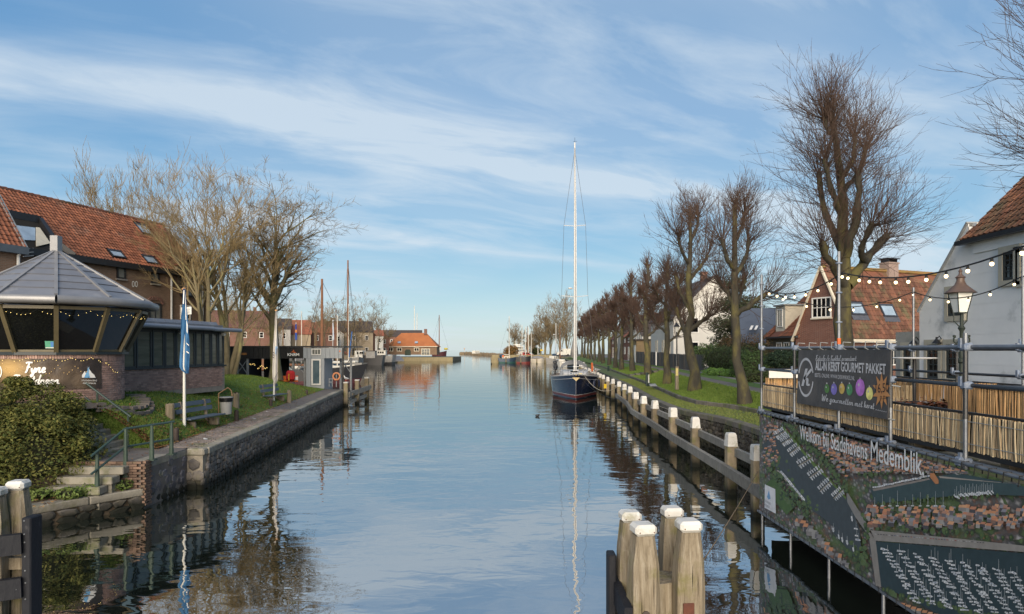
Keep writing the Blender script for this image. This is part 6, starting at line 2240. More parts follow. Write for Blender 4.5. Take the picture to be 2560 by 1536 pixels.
# cabin trunk with portholes, hatches, sprayhood
mb = MB()
prof = [(3.6, .65, 1.78), (4.2, .95, 2.0), (6.5, 1.2, 2.12), (9.2, 1.25, 2.15)]
V = []
for s, h, z in prof:
 V += [Y(s, -h - .12, 1.6), Y(s, -h, z), Y(s, h, z), Y(s, h + .12, 1.6)]
mb.add(V, [(4 * i + k, 4 * i + k + 1, 4 * i + k + 5, 4 * i + k + 4) for i in range(3) for k in range(3)] + [(0, 3, 2, 1), (12, 13, 14, 15)])
mb.build('cabin', m_deckw, yt)
MB().bbox(Y(4.9, -.1, 2.1), (.6, .5, .1), .02).bbox(Y(3.0, .0, 1.85), (.55, .5, .12), .02).build('hatch', m_dkglass, yt)
mb = MB()
V = []
for i in range(7):
 a = math.pi * i / 6
 V += [Y(8.5, -1.25 * math.cos(a), 2.1 + .55 * math.sin(a)), Y(9.6, -1.35 * math.cos(a), 2.1 + .95 * math.sin(a))]
mb.add(V, [(2 * i, 2 * i + 1, 2 * i + 3, 2 * i + 2) for i in range(6)])
mb.build('sprayhood', m_sailc, yt)
for q in (-1, 1):
 for s in (2.6, 2.95):
  MB().lathe(Y(s, q * .35, 1.82), [(.05, 0), (.1, .04), (.1, .1), (.06, .2)], 8).build('vent', m_chrome, yt, smooth=True)
MB().box(Y(2.4, .4, 1.95), (.3, .12, .2)).build('deck_lamp', mat('lamp_cream', (.7, .62, .4), None, 4, .5), yt)
# mast, spreaders, boom with sail cover, rigging
MS = 5.6
zm = 22.1
MB().tube([Y(MS, 0, 1.9), Y(MS, 0, zm)], [.11, .065], 10).build('mast', m_alu, yt, smooth=True)
MB().tube([Y(MS - .25, .12, 2.0), Y(MS - .2, .1, 15.5), Y(MS - .05, .03, 21.0)], [.06, .045, .025], 6).build('furled_jib', m_alu, yt, smooth=True)
MB().tube([Y(MS + .2, 0, 3.0), Y(MS + 5.6, 0, 3.25)], .1, 8).build('boom', m_alu, yt)
MB().tube([Y(MS + .12, 0, 5.1), Y(MS + .3, -.02, 4.1), Y(MS + .8, -.03, 3.55), Y(MS + 2.5, -.03, 3.5), Y(MS + 5.3, 0, 3.45)], [.1, .3, .36, .33, .2], 8).build('furled_mainsail', m_sailc, yt, smooth=True)
for z, b in ((8.6, 1.15), (14.8, .95)):
 MB().tube([Y(MS + .25, -b, z + .12), Y(MS, 0, z), Y(MS + .25, b, z + .12)], .03, 5).build('spreader', m_alu, yt)
mb = MB()
for q in (-1, 1):
 mb.tube([Y(MS + .3, q * 1.95, 1.65), Y(MS + .25, q * 1.15, 8.7), Y(MS + .25, q * .95, 14.9), Y(MS, 0, 21.5)], .014, 4)
 mb.tube([Y(MS + .7, q * 1.9, 1.65), Y(MS, 0, 8.5)], .012, 4).tube([Y(MS - .4, q * 1.9, 1.65), Y(MS, 0, 8.4)], .012, 4)
 mb.tube([Y(14.4, q * 1.2, 1.7), Y(12, 0, 6.5)], .012, 4)
mb.tube([Y(.15, 0, 2.05), Y(MS - .1, 0, 21.6)], .016, 4).tube([Y(12, 0, 6.5), Y(MS, 0, 22)], .014, 4)
mb.build('rigging', mat('rigging_wire', (.2, .2, .2), None, 5, .4, metal=.5), yt)
MB().tube([Y(MS - .12, -.12, 9.3), Y(MS - .3, -.4, 9.3)], .02, 5).lathe(Y(MS - .3, -.4, 9.25), [(.16, 0), (.2, .06), (.16, .14)], 8).build('radar', m_alu, yt)
MB().tube([Y(MS, 0, zm), Y(MS, 0, zm + .45)], .012, 4).tube([Y(MS, -.15, zm + .12), Y(MS, .2, zm + .12)], .012, 4).build('wind_vane', m_black, yt)
# pulpit, stanchions, lifelines
mb = MB()
for h in (.62, .32):
 mb.tube([Y(2.2, -1.05, 1.9 + h), Y(.9, -.62, 1.98 + h), Y(.1, -.22, 2.02 + h), Y(.1, .22, 2.02 + h), Y(.9, .62, 1.98 + h), Y(2.2, 1.05, 1.9 + h)], .018, 5)
for s, b in ((2.2, 1.05), (.9, .62), (.15, .2)):
 for q in (-1, 1):
  mb.tube([Y(s, q * b, 1.88), Y(s, q * b, 2.55)], .016, 5)
mb.build('pulpit', m_chrome, yt)
mb = MB()
for q in (-1, 1):
 pts = [(2.2, 1.05, 1.86), (4.2, 1.78, 1.72), (6.5, 2.0, 1.62), (8.8, 2.03, 1.58), (11, 1.92, 1.57), (13.5, 1.62, 1.6)]
 for s, b, z in pts[1:]:
  mb.tube([Y(s, q * b, z), Y(s, q * b, z + .66)], .015, 5)
 for h in (.64, .34):
  mb.tube([Y(s, q * b, z + h) for s, b, z in pts], .007, 4)
mb.build('lifelines', m_chrome, yt)
MB().tube([Y(-.25, 0, 1.98), Y(.5, 0, 2.02)], .05, 6).prism([Y(-.32, -.3, 1.78), Y(-.32, .3, 1.78), Y(-.42, .0, 1.5)], yv * .12).build('anchor', mat('brass_anchor', (.36, .28, .15), (.26, .2, .1), 5, .5, metal=.4), yt)
MB().ball(Y(11.2, -1.75, 2.35), .3, 8, (.8, .9, 1.3)).bbox(Y(11.2, -1.8, 1.8), (.18, .25, .8), .05).bbox(Y(11.2, -1.8, 2.75), (.35, .5, .35), .1).build('outboard_motor', m_black, yt)
MB().bbox(Y(11.2, 1.75, 2.3), (.22, .22, .9), .08).build('danbuoy', mat('buoy_orange', (.6, .14, .04), None, 4, .6), yt)
MB().tube([Y(14.2, -1.1, 1.6), Y(14.2, -1.1, 2.7), Y(14.2, 1.1, 2.7), Y(14.2, 1.1, 1.6)], .025, 5).build('stern_rail', m_chrome, yt)
for s, b in ((3.0, 1.5), (5.0, 2.02)):
 MB().lathe(Y(s, b + .05, .7), [(.02, 0), (.1, .1), (.12, .3), (.1, .6), (.02, .75)], 8).build('fender', m_navy, yt, smooth=True)
rope('mooring_rope', 'pale mooring rope drooping from the yacht bow to a white-capped post', Y(1.4, .75, 1.8), mpos[9] + Vector((-.1, -.1, -.35)), .7, .022)
rope('mooring_rope', 'dark mooring rope from the yacht bow down to the rubbing rail', Y(1.0, .5, 1.6), mpos[8] + Vector((-.2, 0, -1.0)), .4, .016, m_wire)
tgt = P(1513, 966, 53)
MB().box(tgt, (.22, .05, .34), .2).build('yellow_plate', mat('plate_yellow', (.62, .42, .02), None, 4, .6), None, label='small yellow plate hanging on a mooring post right of the yacht bow', cat='plate')

# ================================================================== far right moorings
def small_boat(px, d, L, B, D, ang_, m, m2, label, mpx, mtop, mcol, parts, name='sailing_boat', cabin=None):
 o = thing(name, (at_px(px, d), d, 0), label, 'boat')
 f = hull_mesh(o, at_px(px, d), d, L, B, D, ang_, m, m2, .5)
 if mtop:
  R = H + (HOR - mtop) / F * d
  a = (at_px(mpx, d) - at_px(px, d)) / max(.2, math.cos(ang_)) if abs(math.cos(ang_)) > .3 else 0
  mast(o, f, max(-L * .4, min(L * .4, a)), R, .13, mcol, stays=[(L * .48, 0, D + .5), (-L * .48, 0, D), (a - .5, B * .45, D), (a - .5, -B * .45, D)], boom=-L * .35, z=D)
 if cabin:
  MB().bbox(f(-L * .08, 0, D + cabin[1] / 2), (L * cabin[0], B * .6, cabin[1]), .15, ang_).build('cabin', cabin[2], o)
  for q in (-.2, 0, .2):
   for s_ in (-1, 1):
    MB().ball(f(L * q * cabin[0] * 1.4 - L * .08, s_ * B * .3, D + cabin[1] * .55), .13, 6).build('porthole', m_dkglass, o)
 return o, f

o, f = small_boat(1268, 204, 5.6, 2.6, 1.3, .1, m_hblue, mat('sea_green', (.03, .09, .08), None, 3, .5), 'deep blue sailing boat with cream cabin at the far end of the right quay', 1273, 791, m_mastw, None, cabin=(.45, .7, m_hcream))
MB().bbox(f(-1.6, 0, 2.0), (1.5, 1.8, 1.2), .4, .1).build('sprayhood', m_hblue, o)
MB().box(f(-1.3, -.95, 2.0), (.5, .06, .5)).build('ensign', m_logo, o)
o, f = small_boat(1309, 198, 4.4, 2.6, 1.7, -.1, m_hdark, m_boot, 'black hulled sailing boat with red bottom right of the deep blue boat', 1305, 813, m_mastw, None, cabin=(.5, .5, m_cover))
mast(o, f, 1.1, 10.8, .1, m_mastb, stays=False, z=1.7)
o, f = small_boat(1343, 203, 4.4, 2.6, 1.2, .05, m_hcream, m_cream, 'cream sailing boat under a grey winter cover', 1327, 832, m_mastw, None)
mb = MB()
mb.ball(f(.1, 0, 1.35), 1.0, 8, (2.1, 1.1, .75))
mb.build('winter_cover', m_cover, o, smooth=True)
o, f = small_boat(1383, 190, 6.0, 2.8, 1.3, -2.4, m_hgrey, None, 'grey yacht with blue hood and a mast carrying a radar', 1381, 808, m_alu, None, cabin=(.45, .9, m_wheel))
MB().bbox(f(-1.2, 0, 2.4), (1.8, 2.0, .8), .3, -2.4).build('sprayhood', m_hblue, o)
MB().lathe(f(0, .3, 8.0), [(.2, 0), (.32, .1), (.2, .25)], 8).build('radar', m_alu, o)
o, f = small_boat(1400, 160, 7, 2.6, 1.1, 1.75, m_wheel, None, 'white yacht with brown mast half hidden behind the navy yacht', 1390, 815, m_mastb, None, cabin=(.4, .6, m_wheel))
# white motor yacht moored behind
o = thing('motor_yacht', (at_px(1296, 225), 225, 0), 'white motor yacht with flybridge behind the black hulled boat', 'boat')
f = hull_mesh(o, at_px(1296, 232), 232, 5.5, 3, 3.4, 0.3, m_wheel, m_black, .7, z0=1.5)
MB().bbox(f(-.3, 0, 4.4), (3.6, 2.2, 1.3), .2, .3).build('cabin', m_wheel, o)
MB().bbox(f(-.3, -.02, 4.5), (3.2, 2.26, .4), .05, .3).build('window_band', m_dkglass, o)
MB().bbox(f(-.5, 0, 5.4), (2.2, 1.8, .8), .2, .3).tube([f(-1, 0, 5.8), f(-1, 0, 7)], .06, 5).box(f(-1, 0, 6.6), (.9, .1, .1)).build('flybridge', m_wheel, o)
for px, top, d, lb in ((1314, 818, 215, 'pale mast standing between the black boat and the cream boat'), (1321, 819, 225, 'pale twin mast just left of the cream boat'), (1345, 862, 225, 'short pale mast above the winter cover')):
 o = thing('mast', P(px, 885, d), lb, 'mast')
 MB().tube([P(px, 893, d), P(px, top, d)], [.15, .09], 6).build('pole', m_mastw, o)
for px, pt_, d, lb in ((1228.5, 893, 185, 'lone timber mooring pile standing left of the far boats'), (1265, 893, 196, 'timber mooring pile before the deep blue boat'), (1302, 894, 190, 'timber mooring pile at the bow of the black hulled boat'), (1342, 896, 190, 'timber mooring pile before the cream boat')):
 b = P(px, pt_, d)
 o = thing('mooring_pile', (b.x, d, 0), lb, 'mooring pile', 'piles before the far boats')
 MB().lathe((b.x, d, -.5), [(.2, 0), (.19, b.z + .5), (.1, b.z + .56)], 8).build('pile', m_pile, o)
# timber jetty and quay edge in front of the far bank
MB().prism([(-6, 205.4, -.5), (14, 205.4, -.5), (14, 206.2, -.5), (-6, 206.2, -.5)], (0, 0, 2.85)).build('far_jetty', mat('pier_timber', (.3, .25, .14)), None, label='ochre timber quay edge behind the far right boats', cat='quay wall')

def car(name, label, px, py, d, L, hgt, ang_, body, kind='car'):
 b = P(px, py, d)
 o = thing(name, b, label, kind)
 R = Matrix.Rotation(ang_, 3, 'Z')
 f = lambda a, bb, c: b + R @ Vector((a, bb, c))
 w_ = 1.75 if kind == 'car' else 1.95
 h = L / 2
 if kind == 'car':
  side = [(-h, .3), (-h, .85), (-h * .9, .95), (-h * .55, hgt), (h * .1, hgt), (h * .45, .95), (h * .95, .8), (h, .3)]
  gl_ = [(-h * .72, .98), (-h * .5, hgt - .1), (h * .07, hgt - .1), (h * .36, .98)]
 else:
  side = [(-h, .35), (-h, hgt), (h * .25, hgt), (h * .55, hgt * .62), (h * .95, hgt * .52), (h, .35)]
  gl_ = [(h * .2, hgt * .6), (h * .22, hgt - .2), (h * .30, hgt - .2), (h * .48, hgt * .63)]
 MB().prism([f(a, -w_ / 2, c) for a, c in side], R @ Vector((0, w_, 0))).build('body', body, o)
 for s_ in (-1, 1):
  MB().prism([f(a, s_ * (w_ / 2 + .01), c) for a, c in gl_], R @ Vector((0, .01 * s_, 0))).build('window', m_dkglass, o)
  for a in (-h * .6, h * .62):
   mb = MB().lathe((0, 0, -.1), [(.2, 0), (.32, .01), (.33, .19), (.2, .2)], 12)
   mb.v = [tuple(f(a, s_ * (w_ / 2 - .06), .33) + R @ (Matrix.Rotation(math.radians(90), 3, 'X') @ Vector(v))) for v in mb.v]
   mb.build('wheel', m_black, o)
 for s_ in (-1, 1):
  MB().box(f(h + .01, s_ * w_ * .36, .72), (.05, .3, .16), ang_).build('headlight', m_alu, o)
 return o

car('parked_car', 'red car parked behind the far right boats', 1317, 893, 222, 3.9, 1.5, .3, m_red)
car('parked_van', 'white van parked under the tall trees at the far right bank', 1408, 891, 190, 3.9, 2.1, 3.25, m_wheel, 'van')
yc = P(1354, 876, 230)
o = thing('yellow_sign', yc, 'small yellow sign on a post behind the winter cover', 'sign')
MB().box(yc, (.9, .06, .5)).build('plate', mat('plate_yellow', (.62, .42, .02), None, 4, .6), o)
MB().tube([yc - Vector((0, 0, 2.4)), yc], .06, 5).build('post', m_grey, o)

# ================================================================== right bank furniture
gull(P(1489.5, 921, 66) - Vector((0, 0, .42)), 2.8, 1.5, 'nearer of two white gulls standing on the right quay strip')
gull(P(1452.5, 904, 92) - Vector((0, 0, .42)), 2.9, 1.5, 'farther of two white gulls standing at the right quay edge')

def sign_post(px, py, d, h, w_, label, m, white=True):
 b = P(px, py, d)
 o = thing('info_post', b, label, 'sign post')
 MB().bbox(b + Vector((0, 0, h / 2)), (w_, w_ * .7, h), .03, .5).build('body', m, o)
 if white:
  MB().box(b + Vector((w_ * .36, -w_ * .36, h * .55)), (.03, w_ * .5, h * .6), .5).build('plate', m_white, o)
  MB().prism([b + Vector((.1, -.5, .02)), b + Vector((.55, -.35, .02)), b + Vector((.5, .0, .14)), b + Vector((.1, -.1, .1))], (0, 0, .03)).build('foot_plate', m_grey, o)
 return o

m_dkgreen = mat('dark_green_box', (.015, .028, .024), (.02, .035, .03), 5, .45)
sign_post(1618, 966, 43.0, .86, .2, 'dark green electricity post with white scale on the right strip', m_dkgreen)
sign_post(1521, 928, 68.5, .5, .2, 'small dark green post on the grass farther up the right bank', m_dkgreen, False)
st3 = thing('garden_stairs', P(1562, 930, 63), 'low flight of dark steps cut into the right grass bank', 'stairs')
for k in range(6):
 t = k / 5
 x0, y0 = float(xk(62)) + .3 + (float(xp(62)) - float(xk(62)) - .3) * t, 62 + k * .05
 MB().box((x0, y0, 1.66 + .085 * k), (.42, 1.1, .16)).build('step', m_copeR, st3)
# street lamp: dark iron on a wooden foot
lb = P(1692, 972, 38.6)
o = thing('street_lamp', lb, 'slim dark iron street lamp with wooden foot and yellow plate on the right bank', 'street lamp')
MB().box(lb + Vector((0, 0, .6)), (.17, .17, 1.3)).build('wooden_foot', m_wood, o)
MB().tube([lb + Vector((0, 0, 1.15)), lb + Vector((0, 0, 1.6)), lb + Vector((0, 0, 1.62)), lb + Vector((0, 0, 3.2))], [.08, .075, .045, .035], 8).tube([lb + Vector((-.22, 0, 2.95)), lb + Vector((.22, 0, 2.95))], .02, 5).build('pole', m_black, o)
zt = lb + Vector((0, 0, 3.2))
MB().lathe(zt, [(.06, 0), (.13, .3)], 6).build('lantern_glass', mat('milky_glass', (.6, .6, .56), None, 3, .3), o)
MB().lathe(zt + Vector((0, 0, .3)), [(.19, 0), (.1, .12), (.03, .2), (.02, .26)], 8).build('lantern_cap', m_black, o)
MB().box(lb + Vector((-.02, -.1, .95)), (.13, .03, .42)).build('plate', mat('plate_pale_yellow', (.6, .5, .2), None, 4, .6), o)
o = thing('barrier_pole', P(1640.5, 912, 74), 'white pole standing against the dark fence', 'pole')
MB().tube([P(1640.5, 914, 74), P(1640.5, 880, 74)], .07, 6).build('pole', m_white, o)

# dark panel fence
m_fence = mat('dark_concrete_board', (.085, .08, .078), (.06, .056, .055), 3, .85, .4, 14, rnd=.14, stretch=(2, 2, .5))
fn = thing('panel_fence', (16.3, 70, 2.15), 'long dark grey fence of upright concrete boards behind the trees', 'fence')
fa, fb = Vector((15.72, 55.8, 2.13)), Vector((17.3, 95, 2.13))
n = 62
fd_ = (fb - fa).normalized()
for i in range(n):
 a, b = fa.lerp(fb, i / n), fa.lerp(fb, (i + 1) / n)
 h = 1.42 + .13 * (a.y > 74) + rnd.uniform(-.015, .015)
 if 84 < a.y < 88: h -= .35
 MB().bar(a + Vector((0, 0, h / 2)) + fd_ * .012, b + Vector((0, 0, h / 2)) - fd_ * .012, .05, h).build('board', m_fence, fn)
 if i % 4 == 0:
  MB().box(a + Vector((-.05, 0, h / 2)), (.1, .12, h + .05)).build('post', m_fence, fn)

# houses of the right bank
gb_ = gable_house('white_house', 'large white house with dark roof behind the fence and the bare trees', 21.8, 74, 8.6, 12, 7.4, 11.8, 0, m_plW, m_rfD, 2.15, (2, 2), 1, door=False, group='houses along the right road', win_w=1.2, win_h=1.7)
ws = Wall((17.5, 74), (0, 1))
for u in (2.0, 5.0, 8.5):
 window(gb_, ws, (u - .5, 3.4, u + .5, 5.1), m_cream, m_dkglass, 1, 2, fw=.1)
sl = gable_house('slate_house', 'low cream house with blue slate roof left of the brick cottage', 20.5, 52.5, 5.2, 7, 4.25, 7.2, -.2, mat('cream_wall', (.46, .40, .30), (.4, .34, .25), 1, .9), mat('blue_slate', (.075, .09, .12), (.055, .068, .095), 1.2, .6, .4, 9, vec='pos'), 2.15, (3, 1), 0, ridge='x', door=False, group='houses along the right road', win_h=.9)
for px in (1877, 1889):
 MB().prism([P(px - 5, 826, 53.2), P(px + 1, 826, 53.2), P(px + 6, 816, 54.2), P(px, 816, 54.2)], (0, -.1, .05)).build('skylight', m_white, sl)
# cottage: roof sloping to the canal, dormer
co = thing('cottage', (19.5, 48, 2.15), 'olive brick cottage with orange tiled roof and white dormer', 'house', 'houses along the right road')
m_brickO = brick_mat('olive_brick', (.15, .125, .08), (.11, .09, .06), (.17, .15, .12))
MB().prism([(19, 44.9, 2.1), (26, 44.9, 2.1), (26, 51, 2.1), (19, 51, 2.1)], (0, 0, 2.95)).prism([(19, 50.95, 5.05), (22.6, 50.95, 8.6), (26, 50.95, 5.05)], (0, -6, 0)).build('wall', m_brickO, co)
cr = MB().prism([(18.75, 44.8, 4.85), (18.75, 51.2, 4.85), (22.6, 51.2, 8.68), (22.6, 44.8, 8.68)], (.05, 0, -.1)).prism([(26.3, 44.8, 4.85), (26.3, 51.2, 4.85), (22.6, 51.2, 8.68), (22.6, 44.8, 8.68)], (-.05, 0, -.1)).build('roof', m_tileD, co)
tiles(cr, (18.75, 44.9, 4.9), (0, 1, 0), (3.85, 0, 3.83), 6.2, 5.35, m_tileO, .26, .32, seed=31, inside=lambda u, v: not (3.0 < u < 4.9 and v < 3.0))
MB().bar((18.7, 44.8, 4.84), (18.7, 51.2, 4.84), .16, .12).build('gutter', m_black, co)
MB().prism([(19.2, 48.0, 5.3), (19.2, 49.7, 5.3), (19.2, 49.7, 7.1), (19.2, 48.0, 7.1)], (2.2, 0, 0)).build('dormer', m_cream, co)
wd = Wall((19.2, 48.0), (0, 1))
window(co, wd, (.4, 5.6, 1.3, 6.9), m_white, m_dkglass, 2, 1, fw=.07)
MB().box((20.2, 48.85, 7.15), (2.3, 1.95, .1)).build('dormer_roof', m_grey, co)
wc = Wall((19, 44.9), (0, 1))
for u in (2.3, 3.6):
 window(co, wc, (u - .45, 3.2, u + .45, 4.5), m_white, m_dkglass, 2, 2, fw=.07)
# brick gable house, ridge running away from the canal
ga, gn = math.radians(24), None
gx = Vector((math.cos(ga), math.sin(ga), 0))           # ridge direction
gy = Vector((-gx.y, gx.x, 0))                          # along the gable wall, away from camera
GC = Vector((19.6, 43.2, 0))
bhs = thing('brick_gable_house', (19.6, 43.2, 2.15), 'brick house with white gable trim, orange tiled roof and broad chimney', 'house', 'houses along the right road')
ze, zr, gw, gl_ = 4.9, 9.15, 2.1, 14
q = lambda a, b, z: GC + gx * a + gy * b + Vector((0, 0, z))
MB().prism([q(0, -gw, 2.1), q(0, gw, 2.1), q(0, gw, ze), q(0, 0, zr), q(0, -gw, ze)], gx * gl_).build('wall', m_brickR, bhs)
vd = (q(0, 0, zr) - q(0, -gw - .15, ze - .3)).normalized()
br_ = MB().prism([q(-.1, -gw - .15, ze - .27), q(gl_, -gw - .15, ze - .27), q(gl_, 0, zr + .03), q(-.1, 0, zr + .03)], (0, 0, -.08)).prism([q(-.1, gw + .15, ze - .27), q(gl_, gw + .15, ze - .27), q(gl_, 0, zr + .03), q(-.1, 0, zr + .03)], (0, 0, -.08)).build('roof', m_tileD, bhs)
bp0 = q(0, -gw - .15, ze - .25)
bn_ = gx.cross(vd) if gx.cross(vd).z > 0 else -gx.cross(vd)
rwin = []
for a, b in ((2140, 745 + 30), (2218, 780)):
 u, v = roof_hit(a, b, bp0, gx, vd, bn_)
 rwin.append((u - .62, v - .42, u + .62, v + .5))
m_tileM = mat('dull_pantile', (.165, .07, .042), (.10, .05, .034), 2.5, .8, .25, 20, rnd=.34, vec='pos', c3=(.09, .075, .04), c3scale=1.0, c3lo=.5, c3hi=.66)
tiles(br_, bp0 + bn_ * .03, gx, vd, gl_ - .3, 4.9, m_tileM, .27, .33, seed=33, inside=lambda u, v: not any(a - .15 < u < c + .15 and b - .15 < v < d_ + .15 for a, b, c, d_ in rwin))
for a, b, c, d_ in rwin:
 f = lambda u, v, o: bp0 + gx * u + vd * v + bn_ * o
 m = MB()
 for r in ((a, b, c, b + .1), (a, d_ - .12, c, d_), (a, b + .1, a + .08, d_ - .12), (c - .08, b + .1, c, d_ - .12)):
  m.prism([f(r[0], r[1], .03), f(r[2], r[1], .03), f(r[2], r[3], .03), f(r[0], r[3], .03)], bn_ * .12)
 sk = m.build('skylight', mat('slate_frame', (.05, .055, .07), None, 4, .5), br_)
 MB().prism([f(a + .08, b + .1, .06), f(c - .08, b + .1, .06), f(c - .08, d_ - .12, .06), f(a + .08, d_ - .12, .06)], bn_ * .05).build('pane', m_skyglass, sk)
 MB().prism([f(a - .1, b - .35, .07), f(c + .1, b - .35, .07), f(c + .1, b, .07), f(a - .1, b, .07)], bn_ * .02).build('lead_apron', mat('lead', (.09, .095, .115), None, 3, .6), sk)
mb = MB()
for i in range(40):
 p = q(i * .35, 0, zr + .1)
 mb.tube([p, p + gx * .34], [.12, .135], 6)
mb.build('ridge_tile', mat('mossy_ridge', (.20, .16, .045), (.24, .11, .05), 5, .9, vec='pos'), br_)['kind'] = 'stuff'
for s_ in (-1, 1):
 MB().bar(q(-.12, s_ * (gw + .2), ze - .35), q(-.12, 0, zr + .1), .1, .17, up=gx).build('verge_board', m_cream, bhs)
MB().bar(q(-.1, -gw - .22, ze - .38), q(gl_, -gw - .22, ze - .38), .14, .2).build('eave_board', m_cream, bhs)
wg = Wall((GC.x, GC.y), (gy.x, gy.y))
window(bhs, wg, (-.75, 6.0, .75, 7.3), m_white, m_dkglass, 4, 2, fw=.08, bw=.04, sill=m_cream, panes=True)
for u in (-1.3, .2):
 window(bhs, wg, (u, 2.9, u + 1.0, 4.2), m_white, m_dkglass, 2, 1, fw=.08)
wsd = Wall(q(0, -gw, 0)[:2], (gx.x, gx.y))
window(bhs, wsd, (2.2, 3.0, 4.6, 4.35), m_white, m_dkglass, 3, 1, fw=.08)
c = q(6.3, .1, zr + .1)
ch = MB().box(c, (.95, .7, 1.1), ga).box(c + Vector((0, 0, .52)), (1.05, .8, .1), ga).build('chimney', mat('chimney_render', (.30, .22, .19), (.24, .18, .15), 3, .9), br_)
mb = MB().box(c + Vector((0, 0, .82)), (1.15, .8, .05), ga)
for s_ in (-.4, .4):
 mb.box(c + gx * s_ + Vector((0, 0, .68)), (.05, .6, .24), ga)
mb.build('cowl', m_black, ch)
c = q(.5, .1, zr + .3)
MB().box(c, (.45, .45, .9), ga).build('chimney', m_brickR, br_)
# garage and farther houses under the tree row
gable_house('brick_house', 'yellow brick house with brown roof seen under the tree row', 24.5, 84, 9, 9, 6.2, 9.8, .1, brick_mat('yellow_brick', (.34, .24, .12), (.28, .19, .10), (.3, .26, .2)), m_rfP, 2.15, (2, 2), 1, group='houses along the right road', door=False)
ggw = Wall((17.35, 95.3), (.04, 1))
o = thing('garage', (20, 99, 2.15), 'grey garage with white panelled door at the end of the fence', 'garage')
MB().prism([ggw.pt(0, 2.1), ggw.pt(7, 2.1), ggw.pt(7, 2.1, -5), ggw.pt(0, 2.1, -5)], (0, 0, 3.2)).build('wall', mat('yellow_brick', (.34, .24, .12)), o)
MB().prism([ggw.pt(.4, 2.15, .0), ggw.pt(6.2, 2.15, .0), ggw.pt(6.2, 4.6, .0), ggw.pt(.4, 4.6, .0)], ggw.n * .06).build('door', m_plW, o)
for k in range(5):
 MB().prism([ggw.pt(.6 + k * 1.1, 2.3, .06), ggw.pt(1.5 + k * 1.1, 2.3, .06), ggw.pt(1.5 + k * 1.1, 4.4, .06), ggw.pt(.6 + k * 1.1, 4.4, .06)], ggw.n * .03).build('panel', m_white, o)
MB().prism([ggw.pt(-.2, 5.25, .3), ggw.pt(7.2, 5.25, .3), ggw.pt(7.2, 5.25, -5), ggw.pt(-.2, 5.25, -5)], (0, 0, .2)).build('roof', m_rfD, o)
for i, (y, w_, wm, rm, lb) in enumerate(((106, 8, m_plW, m_rfD, 'white house behind the tree row beyond the garage'), (118, 9, m_brickR, m_rfR, 'red brick house behind the tree row beyond the white one'), (133, 10, m_plG, m_rfD, 'grey house behind the far half of the tree row'), (150, 10, m_brickR, m_rfP, 'dark brick house near the far end of the tree row'))):
 gable_house('road_house', lb, 19.2 + i * 1.0, y, w_, 8, 6.2, 9.2, -math.pi / 2 + .06, wm, rm, 2.15, (3, 2), 1, ridge='x' if i % 2 else 'y', group='houses along the right road')

# hedges and shrubs of the front garden
def leafy(name, label, cat, blobs, n, size, c1, c2, seed, trunk=None, group=None, part='foliage', flat=0.0, shell=.75, rough=0):
 """shrub: leaf-sized faces through the volume of ellipsoids (cx,cy,cz,rx,ry,rz)"""
 rg = np.random.default_rng(seed)
 o = thing(name, (blobs[0][0], blobs[0][1], min(b[2] - b[5] for b in blobs)), label, cat, group)
 vol = np.array([b[3] * b[4] * b[5] for b in blobs])
 pk = rg.choice(len(blobs), n, p=vol / vol.sum())
 B = np.array(blobs)[pk]
 d = rg.normal(0, 1, (n, 3))
 d /= np.linalg.norm(d, axis=1, keepdims=True)
 if rough:
  extra = []
  for _ in range(rough):
   q = blobs[rg.integers(0, min(4, len(blobs)))]
   v = rg.normal(0, 1, 3)
   v[2] = abs(v[2])
   v /= np.linalg.norm(v)
   e_ = rg.uniform(.14, .34)
   extra.append((q[0] + v[0] * q[3], q[1] + v[1] * q[4], q[2] + v[2] * q[5], e_ * 1.2, e_ * 1.2, e_ * .8))
  m_ = int(n * .45)
  ex = np.array(extra)[rg.integers(0, len(extra), m_)]
  B = np.concatenate([B[:n - m_], ex])
 lump = 1 + .10 * np.sin(d[:, 0] * 7 + B[:, 0]) * np.sin(d[:, 1] * 6 + 1) + .08 * np.sin(d[:, 2] * 11 + d[:, 0] * 9)
 r = (shell + (1.06 - shell) * rg.uniform(0, 1, n) ** .7) * lump
 c = B[:, :3] + d * B[:, 3:] * r[:, None]
 nrm = d * .8 + rg.normal(0, .6, (n, 3)) + np.array([0, 0, flat])
 nrm /= np.linalg.norm(nrm, axis=1, keepdims=True)
 t = np.cross(nrm, rg.normal(0, 1, (n, 3)))
 t /= np.linalg.norm(t, axis=1, keepdims=True)
 b = np.cross(nrm, t)
 s_ = size * rg.uniform(.6, 1.4, (n, 1))
 V = np.stack([c - t * s_, c - b * s_ * .45, c + t * s_, c + b * s_ * .45], 1).reshape(-1, 3) - np.array(WO[o.name])
 f = rg.uniform(0, 1, (n, 1))
 col = np.repeat(np.array(c1) * (1 - f) + np.array(c2) * f, 4, 0)
 me = fast_mesh(part, V, np.arange(4 * n).reshape(-1, 4), attr_mat('leaf', .75, .25), col=col)
 place(part, me, o)
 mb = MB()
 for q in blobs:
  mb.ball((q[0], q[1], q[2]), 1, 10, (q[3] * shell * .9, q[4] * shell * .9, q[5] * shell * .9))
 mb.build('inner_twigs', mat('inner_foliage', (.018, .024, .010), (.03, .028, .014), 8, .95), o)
 if trunk:
  MB().tube(trunk, .06, 6).build('trunk', m_wood, o)
 return o

def hedge(label, p0, p1, w_, h, n, c1, c2, seed, size=.06):
 a, b = Vector(p0), Vector(p1)
 L = (b - a).length
 k = max(2, int(L / (w_ * .7)))
 bl = [tuple(a.lerp(b, (i + .5) / k) + Vector((0, 0, h * .5))) + (w_ * .62, w_ * .62, h * .56) for i in range(k)]
 return leafy('hedge', label, 'hedge', bl, n, size, c1, c2, seed)

